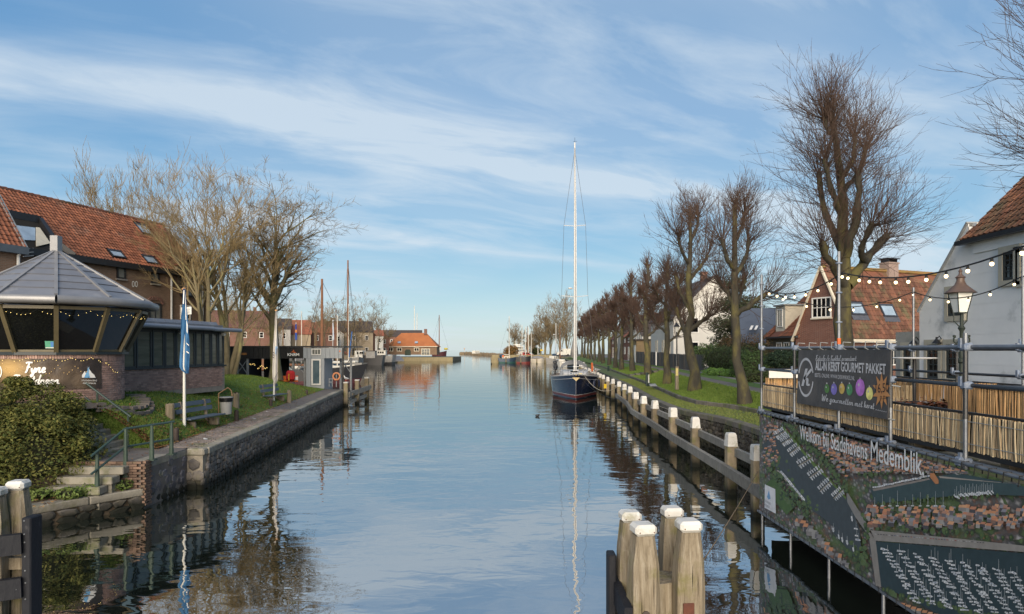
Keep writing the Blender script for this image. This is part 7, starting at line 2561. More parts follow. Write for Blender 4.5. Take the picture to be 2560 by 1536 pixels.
hedge('dark green clipped hedge at the end of the fence behind the near trees', (15.6, 53.5, 2.15), (16.8, 47.2, 2.15), 1.5, 2.0, 9000, (.02, .035, .015), (.035, .055, .02), 41)
hedge('tall russet beech hedge behind the dark green hedge', (17.2, 56, 2.15), (18.0, 48.5, 2.15), 1.2, 2.75, 8000, (.10, .055, .03), (.06, .05, .02), 42)
leafy('shrub', 'round dark green shrub right of the leaning near tree', 'shrub', [(15.6, 44.6, 2.9, 1.2, 1.2, 1.0)], 5000, .06, (.025, .05, .015), (.05, .085, .025), 43, group='garden shrubs on the right')
leafy('shrub', 'bright green ground cover plants at the edge of the front garden', 'shrub', [(14.6 + k * .28, 49.5 - k * 1.6, 2.3, .8, .9, .35) for k in range(4)], 5000, .06, (.08, .16, .03), (.12, .22, .05), 44, group='garden shrubs on the right')
leafy('shrub', 'low clipped box hedge beside the terrace corner', 'shrub', [(13.6 + k * .45, 38.8 - k * .15, 2.4, .5, .55, .42) for k in range(6)], 5000, .05, (.05, .07, .025), (.07, .09, .03), 45, group='garden shrubs on the right')
leafy('shrub', 'pale green shrub above the fence by the white house', 'shrub', [(17.2, 60, 3.6, 1.5, 1.4, .9)], 3500, .07, (.05, .09, .03), (.08, .12, .04), 46, group='garden shrubs on the right')
leafy('pine_shrub', 'flat topped dark pine shrub on bare stems behind the terrace', 'shrub', [(13.2, 33.0, 3.5, .95, .9, .42), (14.2, 33.4, 3.6, .85, .8, .4), (13.6, 33.2, 3.8, .8, .8, .35)], 9000, .05, (.018, .035, .022), (.035, .06, .03), 47, [(13.7, 33.2, 2.1), (13.6, 33.2, 3.0), (13.3, 33.1, 3.5)])
leafy('conifer', 'broad dark conifer with drooping branches beside the white house', 'tree', [(20.2, 62, 4.6, 2.2, 2.0, 1.2), (19.2, 61, 6.2, 1.7, 1.6, .9), (20.4, 62, 8.0, 2.2, 2, .9), (20.0, 62, 9.8, 1.4, 1.4, .9), (21.5, 62, 7, 1.6, 1.6, 1.2)], 14000, .10, (.03, .045, .025), (.06, .065, .03), 48, [(20, 62, 2.1), (20, 62, 8)], part='crown', shell=.45)
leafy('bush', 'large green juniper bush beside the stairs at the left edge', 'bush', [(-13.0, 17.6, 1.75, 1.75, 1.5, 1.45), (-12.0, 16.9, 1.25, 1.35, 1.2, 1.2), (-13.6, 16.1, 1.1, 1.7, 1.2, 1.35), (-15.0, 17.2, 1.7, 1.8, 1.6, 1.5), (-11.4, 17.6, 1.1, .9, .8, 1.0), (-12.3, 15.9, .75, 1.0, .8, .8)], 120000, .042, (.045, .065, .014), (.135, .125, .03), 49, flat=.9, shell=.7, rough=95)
for i in range(5):
 leafy('weed_clump', ['green weed tuft at the foot of the brick pier', 'weed tuft beside the lowest quay steps', 'weed tuft under the bush edge above the low quay', 'small weed tuft near the lower railing post', 'weed tuft between the bush and the stairs'][i], 'weed', [((-9.75, -10.2, -11.0, -10.4, -11.2)[i], (17.0, 16.4, 15.9, 16.0, 17.5)[i], .62 + (.5 if i == 4 else 0), .3, .25, .14)], 260, .05, (.06, .10, .02), (.12, .15, .04), 60 + i, group='weeds on the low quay')

# ================================================================== WHITE GABLED HOUSE on the right
m_wall = mat('white_wall', (.80, .79, .77), (.72, .715, .70), 1.1, .85, .12, 20, c3=(.27, .28, .27), c3scale=.55, c3lo=.56, c3hi=.75, vec='pos', rnd=.03)
m_stonef = mat('sand_frame', (.45, .42, .34), (.38, .35, .28), 4, .7)
m_sash = mat('dark_sash', (.03, .038, .04), (.022, .028, .03), 3, .45)
WR = Wall((14.5, 12.0), (0, 1))
wr = thing('white_gable_house', (16, 19, 2.15), 'white boarded gable house with dark sash windows and tiled roof at the right edge', 'house')
T0 = 9.7                                    # u of the corner where the sloping parapet starts
rake = [(-3, 2.1), (12.3, 2.1), (12.3, 5.35), (T0 + .02, 8.0), (T0 + .02, 7.5), (-3, 7.5)]
MB().prism([WR.pt(u, z, -.007) for u, z in [(-3, 2.1), (12.3, 2.1), (12.3, 5.3), (T0, 7.9), (T0, 7.45), (-3, 7.45)]], -WR.n * .35).build('wall', m_wall, wr)
# horizontal boards, one by one
zc0 = 2.12
k = 0
while zc0 < 8.0:
 z1 = min(zc0 + .47, 8.0)
 poly = clip_poly(clip_poly([(-3, zc0), (12.3, zc0), (12.3, z1 - .008), (-3, z1 - .008)], lambda p: (8.0 - p[1]) * 1.0 - (p[0] - T0) * 1.019), lambda p: 1.0)
 if z1 > 7.5:
  poly = clip_poly(poly, lambda p: p[0] - T0) if zc0 >= 7.5 else poly
  if zc0 < 7.5:
   lo_ = clip_poly([(-3, zc0), (T0, zc0), (T0, 7.5), (-3, 7.5)], lambda p: 1.0)
   MB().prism([WR.pt(u, z, -.03) for u, z in lo_], WR.n * .03).build('board', m_wall, wr)
   poly = clip_poly(poly, lambda p: p[0] - T0 - .001)
 if len(poly) > 2:
  MB().prism([WR.pt(u, z, -.03) for u, z in poly], WR.n * (.03 + .002 * (k % 2))).build('board', m_wall, wr)
 zc0 += .47
 k += 1
MB().prism([WR.pt(12.3, 2.1, -.05), WR.pt(13.9, 2.1, -.05), WR.pt(13.9, 4.65, -.05), WR.pt(12.3, 4.65, -.05)], -WR.n * .4).build('low_wall', mat('stained_wall', (.36, .36, .34), (.22, .22, .20), 1.3, .9, .2, 12, vec='pos'), wr)
MB().bar(WR.pt(T0, 8.04, -.15), WR.pt(12.35, 5.34, -.15), .42, .07, up=(0, 0, 1)).build('parapet_cap', mat('grey_coping', (.40, .41, .41), None, 3, .8), wr)
MB().bar(WR.pt(T0 + .02, 7.45, -.18), WR.pt(T0 + .02, 8.0, -.18), .4, .06, up=(1, 0, 0)).build('parapet_end', m_wall, wr)
# roof slope facing the canal
vr = Vector((1, 0, 1)).normalized()
rr = MB().prism([WR.pt(-3, 7.42, .22), WR.pt(T0 + .06, 7.42, .22), WR.pt(T0 + .06, 7.42, .22) + vr * 6.5, WR.pt(-3, 7.42, .22) + vr * 6.5], Vector((.05, 0, -.08))).build('roof', m_tileD, wr)
m_tileB = mat('brown_pantile', (.22, .095, .05), (.13, .06, .04), 2.5, .8, .25, 20, rnd=.35, vec='pos', c3=(.08, .065, .04), c3scale=1.2, c3lo=.45, c3hi=.65)
tiles(rr, WR.pt(-3, 7.46, .25), WR.a, vr, T0 + 3.1, 6.3, m_tileB, .235, .30, seed=51)
MB().bar(WR.pt(-3, 7.38, .24), WR.pt(T0 + .2, 7.38, .24), .17, .13).build('gutter', m_black, wr)
MB().prism([WR.pt(-3, 7.0, .004), WR.pt(T0 - .3, 7.0, .004), WR.pt(T0 - .3, 7.36, .004), WR.pt(-3, 7.36, .004)], WR.n * .05).build('frieze', m_wall, wr)

def stone_window(px, nx, ny, m=m_sash, fw=.17, off=.0):
 r = wpx(WR, *px)
 u0, z0, u1, z1 = min(r[0], r[2]), r[1], max(r[0], r[2]), r[3]
 o = window(wr, WR, (u0 - fw, z0 - .08, u1 + fw, z1 + fw), m_stonef, m_black, fw=fw, dep=.09, name='window_surround', off=off + .002)
 s_ = window(o, WR, (u0 + .005, z0 + .1, u1 - .005, z1 - .01), m, m_dkglass, nx, ny, fw=.075, bw=.03, off=off + .02, dep=.055, name='sash', panes=False)
 return o

stone_window((2513, 632, 2546, 706), 2, 4)
stone_window((2551, 632, 2590, 706), 2, 4)
stone_window((2375, 730, 2408, 796), 2, 3)
stone_window((2323, 862, 2351, 955), 2, 5)
stone_window((2371, 862, 2402, 955), 2, 5)
stone_window((2263, 868, 2283, 955), 1, 4)
for i, (px, py) in enumerate(((2298, 858), (2356, 857), (2418, 857))):
 u, z = WR.uv(px, py)
 o = thing('wall_lamp', WR.pt(u, z, .2), ['dark cone wall lamp left of the white house doors', 'dark cone wall lamp between the two white house doors', 'dark cone wall lamp right of the white house doors'][i], 'lamp', 'cone lamps on the white house')
 MB().lathe(WR.pt(u, z - .03, .2), [(.16, 0), (.06, .12), (.03, .16), (.03, .22)], 10).build('shade', m_black, o)
 MB().tube([WR.pt(u, z + .12, .2), WR.pt(u, z + .22, .1), WR.pt(u, z + .1, .02)], .018, 5).build('arm', m_black, o)

# ================================================================== classic street lantern
m_iron = mat('cast_iron', (.022, .03, .026), (.03, .038, .03), 6, .5, .3, 20)
b = Vector(((2404 - CX) / F * 17, 17, 2.15))
sl_ = thing('street_lantern', b, 'ornate dark iron street lantern with brown hood before the white house', 'street lamp')
MB().lathe(b, [(.15, 0), (.15, .35), (.10, .42), (.085, .5), (.06, 1.2), (.055, 1.5), (.1, 1.54), (.1, 1.6), (.06, 1.64), (.07, 1.8), (.045, 1.9), (.045, 2.3), (.085, 2.38), (.04, 2.45), (.04, 2.75)], 14).build('post', m_iron, sl_, smooth=True)
z1 = Vector((b.x - .03, b.y, 2.15 + 2.76))
for s_ in (-1, 1):
 mb = MB()
 c = Vector((b.x, b.y, b.z + 2.05))
 mb.tube([c + Vector((s_ * r * math.cos(a), 0, r2 * math.sin(a))) for a, r, r2 in ((0, .04, .1), (-.6, .16, .1), (0, .2, .05), (.5, .22, .16), (.9, .24, .17), (1.1, .34, .1))], .022, 6)
 mb.ball(c + Vector((s_ * .19, 0, .13)), .035, 6)
 mb.build('scroll', m_iron, sl_)
 MB().tube([z1 + Vector((s_ * .02, 0, -.35)), z1 + Vector((s_ * .16, 0, -.2)), z1 + Vector((s_ * .17, 0, 0))], .014, 5).build('bracket', m_iron, sl_)
lg = MB()
q4 = lambda r, z: [z1 + Vector((r * math.cos(math.pi / 4 + k * math.pi / 2), r * math.sin(math.pi / 4 + k * math.pi / 2), z)) for k in range(4)]
lo, hi = q4(.15, 0), q4(.27, .5)
lg.add(lo + hi, [(k, (k + 1) % 4, 4 + (k + 1) % 4, 4 + k) for k in range(4)] + [(3, 2, 1, 0), (4, 5, 6, 7)])
lg.build('lantern_glass', mat('lantern_milk', (.82, .80, .74), (.74, .73, .68), 2, .2), sl_)
mb = MB()
for k in range(4):
 mb.bar(lo[k], hi[k], .02, .02).bar(lo[k], lo[(k + 1) % 4], .03, .03).bar(hi[k], hi[(k + 1) % 4], .025, .025)
mb.build('lantern_frame', m_iron, sl_)
MB().lathe(z1 + Vector((0, 0, .5)), [(.34, -.015), (.36, 0), (.27, .07), (.13, .2), (.09, .3), (.09, .36), (.12, .38), (.05, .44), (.03, .5), (.045, .54), (.0, .62)], 12).build('hood', mat('copper_brown', (.10, .065, .05), (.14, .09, .065), 5, .45, spec=.5), sl_, smooth=True)

# ================================================================== TERRACE on scaffolding
XF, XB, YE, YN, ZD = 5.6, 9.0, 15.17, 4.2, 2.85
m_tube_ = mat('scaffold_tube', (.20, .21, .23), (.13, .14, .155), 5, .38, .1, 30, metal=.45, c3=(.10, .11, .13), c3scale=2, c3lo=.55, c3hi=.7)
m_tubeb = mat('black_wrap', (.015, .016, .018), (.022, .023, .026), 6, .4, .3, 20, spec=.5)
m_coup = mat('coupler', (.27, .29, .32), (.15, .2, .3), 9, .5, .4, 30, metal=.3)
m_reed = attr_mat('reed_cane', .75, .25)
te = thing('terrace', (7.3, 10, 1), 'raised scaffold terrace with dark deck clad in reed matting', 'terrace')
MB().prism([(XF + .08, YE, ZD - .1), (XB, YE, ZD - .1), (XB, YN, ZD - .1), (XF + .08, YN, ZD - .1)], (0, 0, .1)).build('deck', mat('dark_deck', (.05, .045, .042), (.035, .032, .03), 2, .7, .3, 12), te)
MB().bar((XF + .04, YE + .02, 2.73), (XF + .04, YN, 2.73), .1, .07).bar((XF + .04, YE + .02, 3.215), (XF + .04, YN, 3.215), .04, .03).build('edge_board', m_black, te)
for y in np.arange(YN, YE, 1.85):
 MB().bar((XF + .1, y, 2.63), (XB, y, 2.63), .14, .16).build('joist', m_wood, te)

def reeds(parent, p0, p1, z0, z1, dia, seed, lit=(1, 1, 1), out=(-1, 0, 0), lean=.012):  # lit is a cane colour factor: fresher reed is more orange
 """reed matting: one slim half-round cane beside the other"""
 rg = np.random.default_rng(seed)
 a, b = Vector(p0), Vector(p1)
 L = (b - a).length
 n = int(L / (dia * .8))
 s_ = (np.arange(n) + rg.uniform(-.3, .3, n)) / n
 P0 = np.array(a)[None, :2] + (np.array(b) - np.array(a))[None, :2] * s_[:, None]
 o2 = np.array(out[:2])[None] * rg.uniform(0, .02, n)[:, None]
 d = np.array((b - a).normalized())[None, :2]
 zb_, zt_ = z0 + rg.uniform(-.01, .01, n), z1 + rg.uniform(-.008, .006, n)
 ln = rg.normal(0, lean, n)[:, None]
 bot = np.concatenate([P0 + o2 - d * ln, zb_[:, None]], 1)
 top = np.concatenate([P0 + o2 + d * ln, zt_[:, None]], 1)
 Pt = np.stack([bot, (bot + top) / 2 + np.array(out)[None] * rg.uniform(0, .008, n)[:, None], top], 1)
 R = np.repeat((dia / 2 * rg.uniform(.55, 1.15, n))[:, None], 3, 1)
 V, Q = tubes_np(Pt, R, 5)
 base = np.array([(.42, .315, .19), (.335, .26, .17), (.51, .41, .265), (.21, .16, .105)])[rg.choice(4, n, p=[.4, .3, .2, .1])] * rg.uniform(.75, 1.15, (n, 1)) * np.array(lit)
 col = np.repeat(base, 15, 0)
 o = place('reed_matting', fast_mesh('reed_matting', V - np.array(WO[parent.name]), Q, m_reed, col=col), parent)
 o['kind'] = 'stuff'
 return o

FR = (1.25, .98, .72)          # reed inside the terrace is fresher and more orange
edge = [YE, 13.4, 11.55, 10.0, 8.3, 6.6, YN]
for i, (a, b) in enumerate(zip(edge[:-1], edge[1:])):
 reeds(te, (XF - .01, a - .02, 0), (XF - .01, b + .02, 0), 2.76, 3.2, .021, 70 + i)
 MB().bar((XF - .035, a, 2.85), (XF - .035, b, 2.85 - .0), .006, .008).bar((XF - .035, a, 3.12), (XF - .035, b, 3.12), .006, .008).build('binding_wire', m_grey, te)
reeds(te, (XF + .05, YE + .01, 0), (XB, YE + .01, 0), 2.76, 3.2, .016, 81, out=(0, 1, 0))
MB().prism([(XF + .02, YE, 2.74), (XF + .02, YN, 2.74), (XF + .02, YN, 3.19), (XF + .02, YE, 3.19)], (.02, 0, 0)).build('backing', mat('dark_inside', (.02, .018, .015)), te)
# cloth strip and reed wind screen at the far end, back wall, planter boxes
MB().prism([(5.75, YE + .1, 3.36), (6.62, YE + .1, 3.36), (6.62, YE + .1, 3.55), (5.75, YE + .1, 3.55)], (0, .02, 0)).build('cloth_screen', m_white, te)
reeds(te, (5.7, YE + .2, 0), (6.65, YE + .2, 0), 2.86, 3.36, .021, 82, FR, out=(0, -1, 0))
reeds(te, (XB + .1, 17.5, 0), (XB + .1, YN, 0), 2.86, 3.34, .021, 83, FR)
MB().bar((XB + .1, 17.5, 3.36), (XB + .1, YN, 3.36), .06, .03).build('edge_board', m_black, te)
# reed boxes
o = thing('reed_planter', (9, 12.6, ZD), 'reed clad box seat standing out from the back of the terrace', 'planter', 'reed clad boxes on the terrace')
MB().prism([(8.1, 11.3, ZD), (8.98, 11.3, ZD), (8.98, 12.62, ZD), (8.1, 12.62, ZD)], (0, 0, .5)).build('box', mat('dark_inside', (.02, .018, .015)), o)
reeds(o, (8.09, 12.62, 0), (8.09, 11.3, 0), ZD, ZD + .52, .021, 84, FR)
reeds(o, (8.09, 12.63, 0), (8.98, 12.63, 0), ZD, ZD + .52, .021, 88, FR, out=(0, 1, 0))
reeds(o, (8.09, 11.29, 0), (8.98, 11.29, 0), ZD, ZD + .52, .021, 85, FR, out=(0, -1, 0))
o = thing('reed_planter', (8, 9.5, ZD), 'long reed clad box at the right edge of the terrace behind the tube rail', 'planter', 'reed clad boxes on the terrace')
MB().prism([(7.2, 10.55, ZD), (8.0, 10.55, ZD), (8.0, 6, ZD), (7.2, 6, ZD)], (0, 0, .55)).build('box', mat('dark_inside', (.02, .018, .015)), o)
reeds(o, (7.19, 10.55, 0), (7.19, 6, 0), ZD, ZD + .57, .021, 86, FR)
reeds(o, (7.19, 10.56, 0), (8.0, 10.56, 0), ZD, ZD + .57, .021, 87, FR, out=(0, 1, 0))
MB().box((7.6, 8.3, ZD + .575), (.9, 4.6, .03)).build('lid', m_black, o)
# leaf heap and table
n = 500
leaf_litter('leaf_heap', np.stack([RNG.normal(8.5, .25, n), RNG.normal(13.6, .5, n), ZD + .02 + np.abs(RNG.normal(0, .04, n))], 1), .05, 90, ((.16, .06, .03), (.10, .045, .025)))
o = thing('bar_table', (8.6, 14.6, ZD), 'round white standing table on a dark stem at the back of the terrace', 'table')
MB().lathe((8.6, 14.6, ZD), [(.22, 0), (.22, .02), (.035, .05), (.035, .95)], 12).build('stem', m_black, o)
MB().lathe((8.6, 14.6, ZD + .95), [(.42, 0), (.44, .015), (.42, .03)], 20).build('tabletop', m_alu, o)

# ---- scaffold tubes
sf = thing('scaffold_rail', (XF, 10, ZD), 'galvanised scaffold guard rail along the canal side of the terrace', 'railing')
sb2 = thing('scaffold_rail', (XB, 11, ZD), 'dark scaffold guard rail along the road side of the terrace', 'railing')

def coupler(o, c, axis='y'):
 MB().bbox(c, (.11, .13, .10), .02).box(Vector(c) + Vector((-.05, .03, .05)), (.04, .05, .12)).build('coupler', m_coup, o)

zt = 4.0
for z, ya, yb in ((zt + .03, YE + .15, YN), (3.56, YE + .1, YN)):
 MB().tube([(XF, ya, z), (XF, yb, z)], .026, 8).build('rail', m_tube_ if z > 3.8 else m_tubeb, sf, smooth=True)
MB().tube([(XF + .02, YE + .05, 2.62), (XF + .02, YN, 2.62)], .027, 8).build('rail', m_tube_, sf, smooth=True)
fpost = [(YE, 5.66), (13.4, 4.08), (11.58, 5.66), (10.0, 4.1), (8.35, 4.2), (6.5, 5.66)]
for y, top in fpost:
 MB().tube([(XF - .055, y, 2.5), (XF - .055, y, 3.15)], .027, 8).tube([(XF - .055, y, 4.0), (XF - .055, y, top)], .027, 8).build('post', m_tube_, sf, smooth=True)
 MB().tube([(XF - .055, y, 3.15), (XF - .055, y, 4.0)], .03, 8).build('wrapped_post', m_tubeb, sf, smooth=True)
 for z in (zt + .03, 3.56, 2.62):
  coupler(sf, (XF - .03, y + .02, z))
 if top > 5:
  for z in (4.45, 4.95, 5.45):
   MB().lathe((XF - .055, y, z), [(.05, 0), (.055, .012), (.05, .024)], 10).build('collar', m_coup, sf)
MB().lathe((XF - .055, 11.58, 4.09), [(.031, 0), (.031, .1)], 8).build('tape', mat('orange_tape', (.65, .13, .03), None, 4, .5), sf)
for z, m in ((4.0, m_tubeb), (3.52, m_tubeb)):
 MB().tube([(XB, 17.6, z), (XB, YN, z)], .026, 8).build('rail', m, sb2, smooth=True)
for y, top in ((16.9, 4.05), (15.4, 5.4), (13.9, 4.05), (12.1, 5.85), (10.4, 4.05), (8.5, 5.85)):
 MB().tube([(XB + .055, y, 2.2), (XB + .055, y, top)], .024, 8).build('post', m_tubeb if top < 5 else m_tube_, sb2, smooth=True)
 for z in (4.0, 3.52):
  coupler(sb2, (XB + .03, y, z))
MB().tube([(XF, YE + .1, 4.02), (XB, 17.4, 4.02)], .026, 8).tube([(XF, YE + .1, 3.54), (XB, 17.4, 3.54)], .026, 8).build('end_rail', m_tubeb, sb2)
MB().tube([(9.6, 12.9, 4.0), (9.6, 12.9, 4.2)], .03, 6).build('stub', m_coup, sb2)

# ---- banner with the aerial photograph
XA, ZA0, ZA1 = XF - .12, .44, 2.55
ab = thing('aerial_banner', (XA, 9, .4), 'large printed banner with an aerial photograph of the harbour town and Welkom lettering', 'banner')
WA = Wall((XA, 15.12), (0, -1))
UA = 15.12 - YN
mb = MB()
nu, nz_ = 60, 6

def ripple(u, z):
 return .012 * math.sin(u * 2.9) * math.sin((z - ZA0) * 1.4) + .010 * math.exp(-((u - 1.35) / .12) ** 2) + .008 * math.exp(-((u - 3.0) / .1) ** 2)

V = [WA.pt(UA * i / nu, ZA0 + (ZA1 - ZA0) * j / nz_, ripple(UA * i / nu, ZA0 + (ZA1 - ZA0) * j / nz_)) for i in range(nu + 1) for j in range(nz_ + 1)]
mb.add(V, [(i * (nz_ + 1) + j, (i + 1) * (nz_ + 1) + j, (i + 1) * (nz_ + 1) + j + 1, i * (nz_ + 1) + j + 1) for i in range(nu) for j in range(nz_)])

def town_mat():
 """flat print: seen-from-the-air roofs and streets as coloured cells"""
 mm = bpy.data.materials.new('aerial_print')
 mm.use_nodes = True
 t = NT(mm.node_tree)
 p = t.n('ShaderNodeNewGeometry').outputs['Position']
 v = t.n('ShaderNodeMapping', {'Vector': p, 'Scale': (0, 1, 1.5), 'Rotation': (.5, 0, 0)}).outputs[0]
 vo = t.n('ShaderNodeTexVoronoi', {'Vector': v, 'Scale': 9.0, 'Randomness': .85}, distance='MANHATTAN')
 s_ = t.n('ShaderNodeSeparateColor', {0: vo.outputs['Color']})
 col = t.ramp(s_.outputs[0], [(0.0, (.08, .12, .05)), (.18, (.10, .15, .06)), (.24, (.30, .28, .27)), (.45, (.38, .35, .33)), (.5, (.44, .21, .14)), (.72, (.52, .27, .18)), (.78, (.22, .21, .22)), (1.0, (.50, .47, .46))])
 col = t.mix(t.ramp(vo.outputs['Distance'], [(.35, 0.0), (.75, .8)]), col, (.045, .045, .045))
 big = t.noise(v, 1.1, 3.0)
 col = t.mix(t.ramp(big, [(.5, 0.0), (.62, .85)]), col, t.mix(t.noise(v, 26, 3.0), (.03, .07, .022), (.16, .22, .08)))
 b = t.n('ShaderNodeBsdfPrincipled', {'Base Color': col, 'Roughness': .5, 'Specular IOR Level': .3})
 t.n('ShaderNodeOutputMaterial', {0: b.outputs[0]})
 return mm

mb.build('sheet', town_mat(), ab, smooth=True)
# printed shapes, laid on as flat ink; outlines read from the photograph (crop columns/rows, 2.8765 px per photo px)
pr = MB()
KA = 2.8765
lay = [.032]

def ink(pts, c, jit=0):
 uv = [WA.uv(1880 + a / KA, 1020 + b / KA) for a, b in pts]
 uv = [(min(max(u, .02), UA - .02), min(max(z, ZA0 + .01), ZA1 - .01)) for u, z in uv]
 pr.col = tuple(min(1, q * 1.1) for q in c)
 lay[0] += .000001
 pr.poly([WA.pt(u, z, lay[0]) for u, z in uv])

def ink2(pts, c, sub=1):
 ink(pts, c)

WATER = (.05, .062, .07)
WATER2 = (.042, .07, .076)
rp = random.Random(5)

def tri_ink(poly, c):
 """subdivide so that the ink follows the sheet"""
 for i in range(1, len(poly) - 1):
  ink([poly[0], poly[i], poly[i + 1]], c)

tri_ink([(85, 270), (215, 140), (330, 250), (470, 430), (640, 590), (700, 650), (735, 720), (700, 800), (610, 860), (520, 790), (420, 720), (300, 590), (195, 440), (100, 330)], WATER)
tri_ink([(610, 860), (735, 720), (790, 880), (800, 1010), (760, 1090), (680, 990), (600, 900)], WATER)
tri_ink([(870, 590), (1300, 500), (1500, 470), (1900, 425), (2150, 470), (2150, 640), (1850, 610), (1400, 640), (900, 690)], WATER2)
tri_ink([(900, 960), (1500, 1010), (2150, 1060), (2150, 1600), (1500, 1560), (1160, 1380), (940, 1280)], (.026, .045, .052))
# quays, roads, lawns
tri_ink([(870, 880), (1500, 940), (2150, 1010), (2150, 1050), (1500, 1000), (900, 955)], (.26, .24, .22))
tri_ink([(850, 880), (905, 955), (945, 1290), (905, 1280), (880, 1000)], (.24, .22, .2))
tri_ink([(690, 590), (740, 720), (800, 800), (870, 880), (840, 900), (760, 790), (700, 680)], (.22, .21, .2))
tri_ink([(1360, 490), (1900, 415), (1900, 428), (1370, 505)], (.3, .27, .24))
tri_ink([(880, 585), (1290, 505), (1300, 516), (890, 600)], (.24, .21, .19))
tri_ink([(215, 130), (240, 135), (480, 420), (690, 640), (690, 662), (650, 600), (460, 425)], (.10, .16, .04))
tri_ink([(100, 560), (160, 500), (330, 700), (260, 770), (190, 690)], (.06, .11, .03))
tri_ink([(195, 440), (380, 660), (390, 672), (375, 668), (190, 452)], (.3, .28, .25))
GREENS = ((.05, .085, .035), (.07, .11, .045), (.095, .14, .06), (.035, .055, .028))

def dab(x, y, r, c, k=6, sq=1.0):
 a0_ = rp.uniform(0, 6)
 ink([(x + r * math.cos(a0_ + 6.283 * i / k) * rp.uniform(.8, 1.15), y + sq * r * math.sin(a0_ + 6.283 * i / k) * rp.uniform(.8, 1.15)) for i in range(k)], c)

def dabs(line, n, spread, r0, r1, sq=1.2):
 for i in range(n):
  t = (i + rp.random() * .6) / n * (len(line) - 1)
  k = min(int(t), len(line) - 2)
  f_ = t - k
  x = line[k][0] * (1 - f_) + line[k + 1][0] * f_ + rp.gauss(0, spread)
  y = line[k][1] * (1 - f_) + line[k + 1][1] * f_ + rp.gauss(0, spread)
  r = rp.uniform(r0, r1)
  dab(x, y, r, rp.choice(GREENS), 6, sq)
  dab(x - r * .25, y - r * .35, r * .5, (.09, .13, .045), 5, sq)

dabs([(240, 95), (420, 270), (560, 410), (690, 590)], 170, 15, 6, 12)
dabs([(150, 330), (200, 520), (320, 650), (440, 720)], 120, 36, 7, 17)
dabs([(800, 480), (1000, 455), (1250, 420), (1380, 410), (1560, 395)], 90, 10, 8, 15)
dabs([(690, 1010), (760, 1050), (830, 1120)], 26, 24, 12, 24)
dabs([(820, 760), (840, 880), (820, 980), (830, 1080)], 24, 12, 10, 18)
dabs([(920, 690), (1300, 660), (1800, 630)], 30, 6, 8, 13, 1.8)
dabs([(870, 840), (1300, 880), (1600, 910), (2100, 980)], 26, 8, 11, 19, 1.6)
dabs([(960, 1310), (1200, 1380), (1500, 1450), (1800, 1520)], 30, 7, 11, 20, 1.7)
dabs([(1000, 760), (1240, 800), (1400, 740), (1690, 780)], 22, 22, 14, 26, 1.4)

def housep(x, y, w_, h, roof):
 ink([(x, y), (x + w_, y + w_ * .12), (x + w_, y + h + w_ * .12), (x, y + h)], rp.choice(((.24, .22, .21), (.13, .12, .13), (.2, .12, .09), (.32, .3, .28), (.07, .065, .07))))
 ink([(x - 2, y), (x + w_ * .25, y - h * .75), (x + w_ * 1.25, y - h * .62), (x + w_, y + w_ * .12)], roof)

ROOFS = ((.54, .25, .13), (.46, .2, .12), (.6, .32, .18), (.24, .24, .27), (.4, .22, .16))
for i in range(190):
 housep(rp.uniform(810, 1990), rp.uniform(715, 850), rp.uniform(20, 44), rp.uniform(20, 34), rp.choice(ROOFS))
 if rp.random() < .45: dab(rp.uniform(830, 1990), rp.uniform(720, 870), rp.uniform(7, 16), rp.choice(GREENS))
for i in range(260):
 for _ in (0, 1, 2):
  x = rp.uniform(330, 1560)
  y = rp.uniform(85 + (x - 80) * .215, 580 if x < 700 else 462)
  if x > 300 + (y - 95) * .92:
   housep(x, y, rp.uniform(12, 30), rp.uniform(10, 20), rp.choice(ROOFS))
   if rp.random() < .3: dab(x + 20, y + 10, rp.uniform(5, 11), rp.choice(GREENS))
for i in range(60):
 housep(rp.uniform(88, 190), rp.uniform(120, 420), rp.uniform(10, 22), rp.uniform(8, 16), rp.choice(ROOFS))
for i in range(26):
 housep(330 + i * 14 + rp.uniform(-10, 10), 800 + i * 14 + rp.uniform(-20, 20), rp.uniform(24, 40), rp.uniform(24, 40), rp.choice(ROOFS[:1] + ((.34, .32, .3), (.2, .19, .19))))
for i in range(22):
 housep(1080 + i * 40, 1420 + i * 13, 34, 24, rp.choice(ROOFS[:3]))
WHT = ((.62, .63, .64), (.5, .52, .54), (.7, .7, .7))

def boatp(x, y, L, ang_, mast_=0):
 c_, s_ = math.cos(ang_), math.sin(ang_)
 b = L * rp.uniform(.28, .4)
 ink([(x + a * c_ - q_ * s_, y + a * s_ + q_ * c_) for a, q_ in ((-L / 2, -b / 2), (L * .2, -b / 2), (L / 2, 0), (L * .2, b / 2), (-L / 2, b / 2))], rp.choice(WHT))
 ink([(x + a * c_ - q_ * s_, y + a * s_ + q_ * c_) for a, q_ in ((-L * .25, -b * .22), (L * .12, -b * .22), (L * .12, b * .22), (-L * .25, b * .22))], (.12, .16, .26) if rp.random() < .35 else (.34, .35, .37))
 if mast_:
  ink([(x - 1.2, y), (x + 1.2, y), (x + .8, y - mast_), (x - .8, y - mast_)], (.5, .52, .53))

